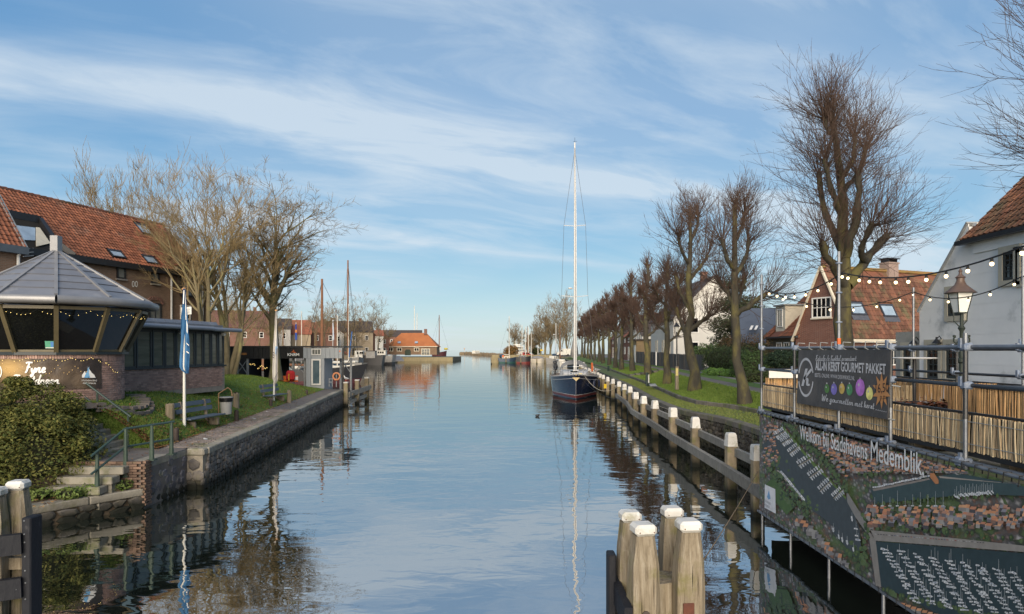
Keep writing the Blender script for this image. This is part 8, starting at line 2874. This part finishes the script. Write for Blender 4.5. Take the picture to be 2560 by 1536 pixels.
for (x, y), (dx, dy) in (((180, 205), (70, -40)), ((225, 255), (70, -40)), ((280, 330), (70, -55)), ((345, 415), (100, -60)), ((425, 500), (90, -65)), ((500, 600), (80, -75)), ((600, 650), (65, -60))):
 ink([(x, y), (x + dx, y + dy), (x + dx + 4, y + dy + 5), (x + 4, y + 5)], (.3, .26, .2))
 for k in range(6):
  for s_ in (-1, 1):
   boatp(x + dx * (k + .5) / 6 + s_ * 12, y + dy * (k + .5) / 6 + s_ * 16, rp.uniform(20, 32), .95, rp.uniform(0, 38))
for k in range(11):
 boatp(230 + k * 15, 470 + k * 18, rp.uniform(34, 52), .9)
for x, y in ((735, 800), (765, 870), (770, 920), (780, 950), (745, 1020), (600, 880), (640, 930), (665, 950), (700, 970)):
 boatp(x, y, rp.uniform(26, 44), rp.choice((.2, 1.4)), 50)
for k in range(26):
 boatp(900 + k * 16, 572 - k * 3.4 + rp.uniform(-4, 4), rp.uniform(22, 40), -.1)
for k in range(22):
 boatp(1480 + k * 13, 640 - k * 1.4 + rp.uniform(-8, 8), rp.uniform(24, 34), rp.uniform(.6, 1.0), rp.uniform(40, 80))
for k in range(10):
 boatp(900 + k * 55, 705, 24, 0, rp.uniform(60, 110))
for row in range(9):
 x0 = 960 + row * 115
 y0 = 1010 + row * 22
 for k in range(15):
  x, y = x0 + k * 16 + row * 2 * (k / 15), y0 + k * 27
  for s_ in (0, 1):
   boatp(x + s_ * 34 + rp.uniform(-4, 4), y + s_ * 8 + rp.uniform(-9, 9), rp.uniform(24, 42), .22 + rp.uniform(-.25, .25), rp.uniform(30, 90) if rp.random() < .5 else 0)
for k in range(40):
 x = 900 + k * 20
 ink([(x, 905 + k * 1.6), (x + 11, 906 + k * 1.6), (x + 11, 911 + k * 1.6), (x, 910 + k * 1.6)], rp.choice(((.06, .06, .07), (.4, .4, .4), (.3, .06, .05), (.1, .12, .2))))
ink([(1300, 470), (1330, 470), (1362, 520), (1362, 545), (1340, 548), (1300, 500)], (.42, .18, .08))
ink([(105, 550), (180, 585), (184, 762), (102, 718)], (.66, .67, .70))
ink([(120, 640), (134, 590), (146, 655), (130, 660)], (.16, .33, .55))
pr.build('print', attr_mat('banner_ink', .5), ab)
for body, (xa, ya), (xb, yb), hh in (('Welkom bij Stadshavens', (370, 222), (862, 357), .27), ('Medemblik.', (888, 372), (1275, 476), .30)):
 pa_, pb_ = WA.hit(1880 + xa / KA, 1020 + ya / KA), WA.hit(1880 + xb / KA, 1020 + yb / KA)
 text(ab, 'lettering', body, pa_, (0, -1, 0), (0, 0, 1), hh, mat('banner_white', (.78, .79, .80), None, 3, .6), abs(pb_.y - pa_.y), ext=.07, bold=.008)
for k, body in enumerate(('STADSHAVENS', 'MEDEMBLIK')):
 pa_ = WA.hit(1880 + 112 / KA, 1020 + (672 + k * 30) / KA)
 text(ab, 'lettering', body, pa_, (0, -1, 0), (0, 0, 1), .05, mat('banner_grey', (.16, .19, .23), None, 3, .6), .36 - .05 * k, ext=.07)
for z in (ZA0 - .03, ZA1 + .07):
 MB().tube([(XA, 15.2, z), (XA, YN, z)], .027, 8).build('tube', m_tube_, ab, smooth=True)
mb = MB()
for k in range(46):
 y = 15.1 - k * .235
 mb.tube([(XA - .035, y, ZA1 - .03), (XA - .035, y - .02, ZA1 + .09), (XA + .03, y - .05, ZA1 + .1), (XA + .03, y - .05, ZA1 - .02)], .008, 4)
 mb.tube([(XA - .03, y, ZA0 + .04), (XA - .035, y - .02, ZA0 - .06), (XA + .03, y - .04, ZA0 - .05)], .006, 4)
mb.build('lashing', m_wire, ab)['kind'] = 'stuff'
for y in (15.14, 13.6, 11.95, 10.2, 8.4):
 MB().tube([(XA + .07, y, -.6), (XA + .07, y, 2.6)], .028, 8).build('support_tube', m_tube_, ab, smooth=True)
 MB().bbox((XA + .05, y, ZA1 + .07), (.12, .12, .12), .02).build('coupler', m_coup, ab)

# ---- gourmet banner
gbn = thing('promotion_banner', (XF - .1, 11.7, 2.8), 'dark grey promotion banner with christmas baubles and orange price star hung on the guard rail', 'banner')
WG = Wall((XF - .1, 13.34), (0, -1))
KB = 3.637

def gp(a, b, o=.0):
 u, z = WG.uv(1880 + a / KB, 840 + b / KB)
 return WG.pt(u, z, o)

MB().prism([gp(430, 128), gp(1272, 125), gp(1240, 762), gp(412, 610)], WG.n * .012).build('sheet', mat('grey_banner', (.075, .072, .072), (.05, .048, .05), 1.3, .45, .35, 5, c3=(.115, .105, .10), c3scale=.9, c3lo=.5, c3hi=.7), gbn)
MB().prism([(XF + .15, YE - .06, .25), (8.9, YE - .06, .25), (8.9, YE - .06, 2.72), (XF + .15, YE - .06, 2.72)], (0, .03, 0)).build('reflection_screen', mat('reflection_screen_black', (.012, .013, .014), None, 3, .8), te)  # added unseen screen, keeps bright sky out of the water reflection here
m_gw = mat('banner_print', (.60, .60, .62), None, 4, .6)
gfn = lambda x, y: gp(x, -y, .016)
TH = lambda a0_, a1_, n_=20: [a0_ + (a1_ - a0_) * k / (n_ - 1) for k in range(n_)]
mb = MB()
for a0_, a1_ in ((.25, 2.9), (3.35, 6.05)):
 th = TH(a0_, a1_)
 V = [gp(498 + r * math.cos(t), 378 - r * 2.55 * math.sin(t), .016) for t in th for r in (61, 70)]
 mb.add(V, [(2 * i, 2 * i + 2, 2 * i + 3, 2 * i + 1) for i in range(len(th) - 1)])
mb.build('ring_emblem', m_gw, gbn)
script(gbn, 'lettering', 'K', gfn, 455, -455, 160, m_gw, .12, .25, 75)
script(gbn, 'lettering', 'Eetcafe de Kwikkel presenteert:', gfn, 588, -228, 52, m_gw, .085, .15, 375)
script(gbn, 'lettering', 'We gourmetten met kerst', lambda x, y: gp(x, -y + (x - 640) * .165, .016), 640, -588, 62, m_gw, .085, .15, 480)
mb = MB()
for k in range(6):
 x, y = 1138 + k * 18, 672 + k * 4
 mb.poly([gp(x + 4 * math.cos(t), y + 5 * math.sin(t), .016) for t in (0, 1.05, 2.1, 3.14, 4.2, 5.2)])
mb.build('dots', m_gw, gbn)
for body, (xa, ya), (xb, yb), hh, bo in (('ALL-IN KERST', (584, 308), (806, 318), .155, .035), ('GOURMET PAKKET', (818, 322), (1226, 352), .155, .02), ('BESTEL ONLINE: WWW.DEKWIKKEL.NL', (580, 372), (942, 400), .07, .0)):
 pa_, pb_ = gp(xa, ya), gp(xb, yb)
 text(gbn, 'lettering', body, pa_, Vector((0, -1, 0)), (0, 0, 1), hh, m_gw, abs(pb_.y - pa_.y), ext=.016, bold=bo)
for x, y, r, c in ((690, 480, 22, (.05, .12, .035)), (754, 485, 28, (.12, .10, .30)), (826, 480, 26, (.32, .22, .06)), (896, 490, 28, (.05, .16, .07)), (993, 470, 42, (.26, .10, .32)), (1078, 525, 32, (.45, .42, .14))):
 MB().poly([gp(x + r * math.cos(t), y + r * 1.9 * math.sin(t), .017) for t in np.linspace(0, 6.0, 14)]).build('bauble_print', mat('bauble_%d' % x, c, tuple(min(1, v * 2.2) for v in c), 7, .5), gbn)
 MB().poly([gp(x - r * .3 + r * .2 * math.cos(t), y - r * .6 + r * .4 * math.sin(t), .0185) for t in np.linspace(0, 5.2, 6)]).poly([gp(x + a, y - r * 1.9 + b, .0185) for a, b in ((-5, 0), (5, 0), (4, -12), (-4, -12))]).build('bauble_glint', m_gw, gbn)
V = []
for k in range(20):
 t = math.pi / 2 + k * math.pi / 10
 r = (86 if k % 2 == 0 else 46)
 V.append(gp(1190 + r * math.cos(t), 500 - r * 1.95 * math.sin(t), .0195))
cen = gp(1190, 500, .0195)
mb = MB().add(V + [cen], [(k, (k + 1) % 20, 20) for k in range(20)])
mb.build('price_star', mat('star_orange', (.50, .24, .09), (.42, .2, .08), 3, .6), gbn)
m_dkp = mat('dark_print', (.03, .025, .025), None, 3, .6)
text(gbn, 'lettering', '16,50', gp(1138, 520), (0, -1, .12), (0, 0, 1), .14, m_dkp, .36, ext=.024)
text(gbn, 'lettering', 'p.p.', gp(1180, 578), (0, -1, .12), (0, 0, 1), .08, m_dkp, .16, ext=.024)
mb = MB()
for k in range(9):
 a = gp(440 + k * 103, 122)
 mb.tube([a + Vector((.02, 0, -.02)), a + Vector((-.05, 0, .02)), a + Vector((-.04, .01, .12)), a + Vector((.09, .01, .11))], .008, 4)
for q in ((1270, 450), (1240, 755), (414, 600)):
 a = gp(*q)
 mb.tube([a, a + Vector((.1, -.05, -.02))], .01, 4)
mb.build('tie', m_grey, gbn)

# ---- festoon lights
m_fest = mat('festoon_bulb', (.9, .85, .7), None, 2, .4, emit=(1.0, .74, .36), estr=2.4)

def festoon(label, ctrl, bulbs, r=.023):
 """ctrl: points with depth; bulbs at photo columns"""
 o = thing('festoon_lights', ctrl[0], label, 'festoon lights', 'festoon lights over the terrace')
 pts = []
 for a, b, sag in ctrl_pairs(ctrl):
  pts += [a.lerp(b, t) - Vector((0, 0, sag * 4 * t * (1 - t))) for t in np.linspace(0, 1, 16)]
 MB().tube(pts, .011, 5).build('cable', m_wire, o)
 for i, t in enumerate(bulbs):
  k = t * (len(pts) - 1)
  q_ = pts[int(k)].lerp(pts[min(int(k) + 1, len(pts) - 1)], k - int(k))
  h = MB().tube([q_, q_ - Vector((0, 0, .05))], [.014, .02], 8).build('socket', m_wire, o)
  MB().ball(q_ - Vector((0, 0, .05 + r * .9)), r, 10, (1, 1, 1.1)).build('bulb', m_fest, h, smooth=True)

def ctrl_pairs(c):
 return [(Vector(c[i][0]), Vector(c[i + 1][0]), c[i][1]) for i in range(len(c) - 1)]

_t = thing
def thing(name, loc, *a, **k):
 return _t(name, loc[0] if isinstance(loc, tuple) and isinstance(loc[0], (Vector, tuple)) else loc, *a, **k)

q1, q2, q3 = Vector((XF, YE, 5.35)), Vector((XF, 11.58, 5.3)), Vector((XF, 6.5, 5.32))
festoon('string of round lit bulbs on the canal side poles', [(q1, .22), (q2, .30), (q3, 0)], [.04, .10, .16, .22, .29, .36, .43, .5, .535, .57, .6, .63, .67, .70, .74, .78, .82, .86, .905, .95])
p0, p1_, p2_, p3_ = Vector((XB + .05, 20.0, 5.2)), Vector((XB + .05, 15.4, 5.3)), Vector((XB + .05, 12.1, 5.3)), Vector((XB + .05, 8.5, 5.3))
festoon('string of round lit bulbs on the rear poles along the road side', [(q1, .38), (p1_, .26), (p2_, .2), (p3_, 0)], [.04, .09, .14, .19, .24, .29, .335, .4, .46, .52, .58, .64, .7, .78, .86, .94])

# ================================================================== BARE TREES
def bark(name, c1, c2, c3, lo=.5):
 return mat(name, c1, c2, 5, .9, .7, 14, c3=c3, c3scale=1.3, c3lo=lo, c3hi=lo + .14, vec='pos', stretch=(1, 1, .5))

m_barkR = bark('lime_bark', (.062, .056, .04), (.036, .031, .023), (.115, .10, .036))
m_barkL = bark('pale_bark', (.21, .175, .105), (.13, .105, .06), (.25, .22, .10))
m_twR = mat('dark_twig', (.085, .055, .042), (.055, .036, .028), 2, .9, vec='pos')
m_twL = mat('pale_twig', (.24, .175, .085), (.16, .115, .058), 2, .9, vec='pos')
m_twF = mat('far_twig', (.20, .15, .085), (.15, .11, .065), .5, .9, vec='pos')
m_twFR = mat('far_brown_twig', (.085, .052, .04), (.06, .038, .03), .5, .9, vec='pos')

def grow(rg, S, D, L, R0, R1, K, up, wob):
 n = len(S)
 Pt = np.empty((n, K, 3))
 Pt[:, 0] = S
 D = D.copy()
 for k in range(1, K):
  D = D + rg.normal(0, wob, (n, 3)) + np.array([0, 0, 1.0]) * (up / (K - 1))
  D /= np.linalg.norm(D, axis=1, keepdims=True) + 1e-9
  Pt[:, k] = Pt[:, k - 1] + D * (L / (K - 1))[:, None]
 f = np.linspace(0, 1, K)[None]
 return Pt, R0[:, None] * (1 - f) + R1[:, None] * f

def spawn(rg, Pt, R, cnt, t0, t1, bias, a0_, a1_):
 n, K, _ = Pt.shape
 idx = np.repeat(np.arange(n), cnt)
 t = (t0 + (t1 - t0) * rg.uniform(0, 1, len(idx)) ** (1 / bias)) * (K - 1)
 k = np.minimum(t.astype(int), K - 2)
 f = (t - k)[:, None]
 A, B = Pt[idx, k], Pt[idx, k + 1]
 T = (B - A) / (np.linalg.norm(B - A, axis=1, keepdims=True) + 1e-9)
 N_ = np.cross(T, rg.normal(0, 1, T.shape))
 N_ /= np.linalg.norm(N_, axis=1, keepdims=True) + 1e-9
 a = rg.uniform(a0_, a1_, len(idx))[:, None]
 return A * (1 - f) + B * f, T * np.cos(a) + N_ * np.sin(a), R[idx, k] * (1 - f[:, 0]) + R[idx, k + 1] * f[:, 0]

def tree_obj(name, label, base, trunk, crown, mt, mc, group=None):
 o = thing(name, tuple(base), label, 'tree', group)
 b = np.array(base)
 for nm, parts, m, sm in (('trunk', trunk, mt, True), ('crown', crown, mc, False)):
  V, Q = join_np(parts)
  place(nm, fast_mesh(nm, V - b, Q, m, smooth=sm), o)
 return o

def resample(pts, n):
 p = np.array(pts, float)
 d = np.concatenate(([0], np.cumsum(np.linalg.norm(np.diff(p, axis=0), axis=1))))
 s_ = np.linspace(0, d[-1], n)
 q_ = np.stack([np.interp(s_, d, p[:, i]) for i in range(3)], 1)
 for _ in range(2):
  q_[1:-1] = (q_[:-2] + 2 * q_[1:-1] + q_[2:]) / 4
 return q_

def pollard(label, base, limbs, seed, n1=26, n2=3, tl=(1.0, 2.6), r=.011, mc=None, sides=3, group=None, mt=None, up=.75, knob=True, name='pollard_tree', dens0=.3, lead=.62):
 """pollarded lime: limbs = list of (polyline, r0, r1); sprays of straight twigs from the knobs and along the limbs"""
 rg = np.random.default_rng(seed)
 tr, cr = [], []
 for i, (pl, r0, r1) in enumerate(limbs):
  K = 10
  q_ = resample(pl, K) + np.concatenate([np.zeros((1, 3)), rg.normal(0, r0 * .18, (K - 1, 3))])
  rad = np.linspace(r0, r1, K) * rg.uniform(.9, 1.12, K)
  if i == 0:
   rad[0] *= 1.35
   rad[1] *= 1.1
  if knob:
   rad[-1] = r1 * 1.3
   rad[-2] = r1 * 1.5
   if K > 6 and i: rad[5] *= 1.25
  tr.append(tubes_np(q_[None], rad[None], 9))
  end = q_[-1] + (q_[-1] - q_[-2]) / np.linalg.norm(q_[-1] - q_[-2]) * r1 * .8
  tr.append(tubes_np(np.stack([q_[-1], end])[None], np.array([[r1 * 1.3, r1 * .4]]), 9))
  Pt, R = q_[None], rad[None]
  m = int(n1 * (1.5 if i == 0 else 1))
  for (cnt, t0, t1, a0_, a1_) in ((m, .9, 1.0, .15, 1.15), (m, dens0 if i else .48, .97, .55, 1.35)):
   S, D, Rp = spawn(rg, Pt, R, cnt, t0, t1, 1.3, a0_, a1_)
   L = rg.uniform(tl[0], tl[1], len(S)) * (lead if i == 0 else .85 if i > len(limbs) * .6 else 1)
   T1, R1 = grow(rg, S, D, L, np.full(len(S), r * 1.9), np.full(len(S), r * .55), 6, up, .05)
   cr.append(tubes_np(T1, R1, sides))
   S, D, Rp = spawn(rg, T1, R1, n2, .15, .9, 1.0, .3, .8)
   T2, R2 = grow(rg, S, D, rg.uniform(.3, .85, len(S)) * np.repeat(L, n2) * .55, np.full(len(S), r), np.full(len(S), r * .45), 4, up * .5, .06)
   cr.append(tubes_np(T2, R2, sides))
   if n2 > 2:
    S, D, Rp = spawn(rg, T2, R2, 2, .1, .9, 1.0, .3, .8)
    T3, R3 = grow(rg, S, D, rg.uniform(.15, .45, len(S)), np.full(len(S), r * .7), np.full(len(S), r * .4), 3, .2, .05)
    cr.append(tubes_np(T3, R3, 3))
 return tree_obj(name, label, base, tr, cr, mt or m_barkR, mc or m_twR, group)

def auto_limbs(base, top, lean, r0, seed, n=6, z0=.3, reach=1.6):
 """leader with knobby side limbs"""
 rg = random.Random(seed)
 b = Vector(base)
 t = Vector((b.x + lean[0], b.y + lean[1], top))
 lead = [b - Vector((0, 0, .3)), b.lerp(t, .33) + Vector((rg.uniform(-.15, .15), 0, 0)), b.lerp(t, .66) + Vector((rg.uniform(-.2, .2), 0, 0)), t]
 L = [([tuple(p) for p in lead], r0, r0 * .33)]
 for i in range(n):
  f = z0 + (.86 - z0) * (i + rg.uniform(-.2, .3)) / n
  s_ = b.lerp(t, f)
  a = i * 2.4 + rg.uniform(-.5, .5)
  k = reach * (1.15 - f * .8) * rg.uniform(.7, 1.2)
  d = Vector((math.cos(a), math.sin(a), 0))
  L.append(([tuple(s_), tuple(s_ + d * k * .5 + Vector((0, 0, k * .35))), tuple(s_ + d * k * .8 + Vector((0, 0, k * .9)))], r0 * .42 * (1.1 - f * .5), r0 * .22))
 return L

def px_limbs(base_d, segs):
 """limbs measured in the photograph; depth offset per point"""
 return [([tuple(P(a, b, base_d + c)) for a, b, c in pl], r0, r1) for pl, r0, r1 in segs]

grp = 'pollarded lime trees along the right bank'
k_ = 1.0352
T0 = [([(2117, 960, 0), (2112, 860, 0), (2112, 760, 0), (2116, 690, 0), (2112, 630, .1), (2100, 540, .2), (2112, 430, .3), (2088, 350, .2), (2082, 285, .1)], .34, .07),
 ([(2114, 720, 0), (2085, 665, -.5), (2057, 630, -.9), (2054, 610, -1)], .17, .10),
 ([(2113, 650, 0), (2088, 590, .6), (2062, 530, 1), (2044, 470, 1.2), (2050, 430, 1.2)], .17, .07),
 ([(2116, 640, 0), (2135, 570, -.5), (2150, 500, -.8), (2145, 430, -.9)], .18, .08),
 ([(2120, 715, 0), (2160, 660, .5), (2190, 615, .9), (2215, 590, 1)], .2, .11),
 ([(2165, 655, .5), (2150, 630, -.3), (2180, 560, -.8)], .13, .08),
 ([(2104, 540, .2), (2075, 470, -.6), (2062, 400, -.8)], .12, .06),
 ([(2110, 440, .3), (2138, 390, .9), (2136, 335, 1)], .10, .05),
 ([(2090, 340, .2), (2068, 330, -.5), (2060, 295, -.6)], .08, .05),
 ([(2108, 480, .3), (2150, 430, 1.0), (2165, 370, 1.2)], .10, .06)]
pollard('tallest pollarded tree with thick forked limbs behind the terrace', P(2117, 930, 25), px_limbs(25, T0), 1, 40, 3, (1.2, 3.1), .0062, group=grp, up=.38, lead=.7)
TA = [([(1862, 1010, 0), (1850, 930, 0), (1842, 840, 0), (1836, 760, 0), (1838, 660, 0), (1832, 580, 0), (1840, 520, 0)], .24, .07),
 ([(1838, 790, 0), (1872, 765, -.5), (1900, 745, -.6), (1912, 738, -.6)], .12, .08), ([(1838, 770, 0), (1818, 730, .6), (1800, 705, .9)], .11, .07),
 ([(1838, 690, 0), (1868, 640, .4), (1872, 600, .5)], .10, .06), ([(1838, 680, 0), (1815, 640, -.6), (1806, 600, -.7)], .10, .06), ([(1836, 610, 0), (1858, 560, .5), (1862, 530, .6)], .08, .05),
 ([(1838, 780, 0), (1850, 740, 1.2), (1862, 700, 1.4)], .10, .07)]
pollard('leaning pollarded tree with mossy trunk nearest the terrace on the right bank', P(1862, 1008, 29), px_limbs(29, TA), 2, 32, 3, (1.0, 2.4), .0068, group=grp, up=.6)
TB = [([(1736, 980, 0), (1727, 900, 0), (1718, 820, 0), (1724, 740, 0), (1722, 640, 0), (1724, 540, 0)], .30, .07),
 ([(1722, 830, 0), (1752, 805, -.5), (1772, 790, -.6)], .13, .09), ([(1722, 770, 0), (1700, 735, .6), (1690, 690, .8)], .12, .08), ([(1724, 700, 0), (1752, 665, .6), (1770, 640, .8)], .11, .07),
 ([(1722, 660, 0), (1702, 625, -.6), (1694, 590, -.8)], .10, .06), ([(1722, 610, 0), (1742, 575, .4), (1745, 540, .5)], .09, .06), ([(1718, 840, 0), (1700, 800, 1.2), (1690, 770, 1.5)], .12, .08)]
pollard('pollarded tree with lichen covered trunk left of the leaning near tree', P(1736, 977, 38), px_limbs(38, TB), 3, 32, 3, (1.1, 2.6), .0085, group=grp, up=.6)
row = [(1667, 953, 46, 11.2, .24), (1620, 933, 60.8, 13.2, .3), (1581.6, 923.5, 72.4, 13.2, .27), (1553, 921, 78, 12.4, .24), (1538.8, 914.6, 88, 13.0, .26), (1523, 909, 102, 13.4, .28), (1508, 905.7, 113, 13.6, .28),
 (1498, 902.5, 125, 13.6, .28), (1487, 899.5, 137, 13.8, .28), (1478, 897.5, 149, 13.8, .3), (1470, 896, 161, 14, .3), (1462, 894.5, 173, 14, .3), (1455, 893, 186, 14, .3)]
for i, (px, py, d, top, r0) in enumerate(row):
 b = P(px, py, d)
 b.z = max(b.z, 1.7)
 r = .0115 * (d / 46) ** .85
 lod = 1 if d < 80 else 2
 pollard('%s pollarded tree of the dense row behind the two near trees' % ordinal(i), b, auto_limbs(b, top - 1.5, (rnd.uniform(-.4, .2), 0), r0, 30 + i, 7 if lod == 1 else 6, .34, 2.0),
   50 + i, 40 if lod == 1 else 34, 2, (.7, 1.9), r, m_twR if d < 55 else m_twFR, group=grp)
# a tree beyond the right edge whose branches reach into the picture
TZ = [([(12.6, 13.2, 1.9), (12.5, 13.2, 4.5), (12.3, 13.1, 7), (12.2, 13.0, 9.5), (12.2, 13, 11)], .3, .1)] + [([(12.4, 13.2, z), (12.4 - .6 * k, 13.2 + dy * .5, z + .5), (12.4 - k, 13.2 + dy, z + 1.3)], .12, .07) for z, k, dy in ((6.4, .9, .3), (7.4, .85, -.6), (8.2, 1.0, .5), (9.2, .9, -.2), (10.0, .7, .4), (7.0, .5, 1.2), (5.8, .7, -.4))]
pollard('bare tree at the right edge reaching thin branches over the white house', (12.6, 13.2, 2.1), TZ, 7, 34, 3, (1.2, 2.9), .005, group=grp, up=.6)

def spread(label, base, stems, seed, m1=m_barkL, m2=m_twL, lv=(5, 5, 5, 4), r=.012, lf=(.55, .55, .5, .5), up=.35, group=None, sides=3, name='bare_tree', a=(.3, .75), t0=.35):
 """freely grown bare tree: stems = (dx, dy, length, radius)"""
 rg = np.random.default_rng(seed)
 S = np.tile(np.array(base, float) - np.array([0, 0, .3]), (len(stems), 1)) + rg.normal(0, .12, (len(stems), 3)) * np.array([1, 1, 0])
 D = np.array([(q_[0], q_[1], 1.0) for q_ in stems])
 D /= np.linalg.norm(D, axis=1, keepdims=True)
 L = np.array([q_[2] for q_ in stems], float)
 R0 = np.array([q_[3] for q_ in stems], float)
 Pt, R = grow(rg, S, D, L, R0, R0 * .25, 10, .12, .05)
 R[:, 0] *= 1.35
 tr, cr = [tubes_np(Pt, R, 9)], []
 for k, (c, f) in enumerate(zip(lv, lf)):
  S, D, Rp = spawn(rg, Pt, R, c, t0 if k == 0 else .25, 1.0, 1.25, *a)
  L = np.repeat(L, c) * f * rg.uniform(.65, 1.2, len(S))
  r0 = np.maximum(Rp * .62, r)
  Pt, R = grow(rg, S, D, L, r0, np.maximum(r0 * .3, r * .6), (8, 6, 5, 4, 4)[k], up, .10)
  (tr if k == 0 else cr).append(tubes_np(Pt, R, 6 if k == 0 else 4 if k == 1 else sides))
 return tree_obj(name, label, base, tr, cr, m1, m2, group)

g2 = 'tall bare trees on the left bank'
spread('twin stemmed tall bare tree with pale trunks before the warehouse gable', (-16.9, 38, 2.4), [(-.09, 0, 6.9, .21), (.07, .05, 7.2, .22), (-.2, .1, 6.0, .14)], 101, lv=(8, 6, 6, 5), r=.008, lf=(.5, .52, .5, .45), up=.3, group=g2, a=(.32, .72), t0=.42)
spread('many stemmed tall bare tree between the twin tree and the big dark tree', (-16.9, 40.5, 2.4), [(-.14, 0, 7.2, .19), (.03, .1, 7.9, .24), (.16, 0, 7.5, .19), (.3, -.1, 6.2, .14)], 102, lv=(8, 6, 6, 4), r=.0085, lf=(.5, .52, .5, .45), up=.3, group=g2, a=(.32, .72), t0=.42)
spread('broad dark bare tree with thick mossy trunk beside the boathouse', (-15.3, 44, 2.3), [(.03, 0, 9.3, .36)], 103, mat('mossy_bark', (.13, .11, .065), (.08, .07, .04), 5, .9, .7, 14, vec='pos', c3=(.13, .13, .045), c3scale=.8, c3lo=.5, c3hi=.66), mat('mid_twig', (.17, .125, .065), (.11, .08, .042), 2, .9, vec='pos'), (26, 7, 6, 5), .009, (.40, .5, .5, .5), .2, g2, a=(.5, 1.0), t0=.38)
spread('slender bare tree showing above the warehouse roof ridge', (-37, 61, 2.4), [(.05, 0, 11.2, .22), (.14, 0, 10.8, .18), (-.03, 0, 10.4, .16), (.1, .1, 10, .14)], 104, m_barkL, m_twL, (7, 6, 5, 3), .013, up=.4, t0=.55, a=(.25, .55), group=g2)
far_t = [(556, 80, 9.5, 'small bare tree left of the pale trunks in front of the plum roofed house'), (612, 95, 9, 'bare tree on the far left quay before the grey house'), (655, 100, 8.5, 'bare tree on the far quay behind the broad dark tree'), (790, 110, 9.5, 'bare tree on the far quay above the grey end of the boathouse'),
  (812, 118, 10, 'bare tree on the far quay left of the tall brown mast'), (852, 124, 9.5, 'bare tree directly behind the tall brown mast'), (885, 138, 10, 'bare tree on the far quay right of the tall brown mast'), (912, 145, 12, 'taller bare tree before the white fronted houses'), (945, 160, 10, 'bare tree behind the motor cruiser'), (968, 176, 9, 'bare tree at the left end of the orange roofed house'), (700, 90, 8, 'bare tree behind the white flag')]
for i, (px, d, h, lb) in enumerate(far_t):
 d, h = d * 1.32, h * 1.15
 spread(lb, ((px - CX) / F * d, d, 2.2), [(rnd.uniform(-.1, .1), 0, h * .75, .16), (rnd.uniform(-.25, .25), .1, h * .6, .1)], 120 + i, m_barkL, m_twF if d > 130 else m_twL, (6, 6, 5, 3), .0125 * (d / 90) ** .8, up=.25, group='bare trees along the far left quay', a=(.4, .95))
far_r = [(1290, 245, 8.6, .3, 'pale round bare tree behind the white motor yacht'), (1336, 250, 6.5, .3, 'low pale bare tree left of the tall far trees'), (1363, 236, 11.5, .12, 'brown upright bare tree left of the tallest far tree'), (1376, 238, 11.8, .12, 'brown upright bare tree in front of the tallest far tree'), (1352, 240, 9.0, .12, 'narrow brown bare tree above the winter covered boat'),
  (1402, 232, 15.5, .2, 'tallest pale bare tree at the far end of the right bank'), (1420, 240, 14.5, .2, 'tall pale bare tree just right of the tallest far one'), (1322, 235, 5.5, .3, 'small brown bare tree behind the pale masts')]
for i, (px, d, h, sp_, lb) in enumerate(far_r):
 spread(lb, ((px - CX) / F * d, d, 2.4), [(-sp_ * .4, 0, h * .78, .2), (sp_ * .4, 0, h * .74, .2), (0, .1, h * .8, .22), (-sp_, 0, h * .55, .12), (sp_, 0, h * .55, .12)], 140 + i, m_barkL, m_twF, (6, 6, 5, 3), .026, up=.45, group='bare trees on the far right bank', a=(.3, .8), t0=.3)
leafy('shrub', 'rust brown shrub with autumn leaves behind the deep blue boat', 'shrub', [(at_px(1281, 225), 225, 3.6, 2.0, 1.8, 1.7), (at_px(1272, 226), 226, 3.4, 1.8, 1.6, 1.4)], 3500, .16, (.22, .10, .03), (.14, .10, .03), 160, group='far shrubs')
leafy('shrub', 'dark evergreen shrub right of the white motor yacht', 'shrub', [(at_px(1339, 240), 240, 3.4, 1.6, 1.6, 1.2)], 2500, .16, (.03, .04, .015), (.06, .06, .02), 161, group='far shrubs')
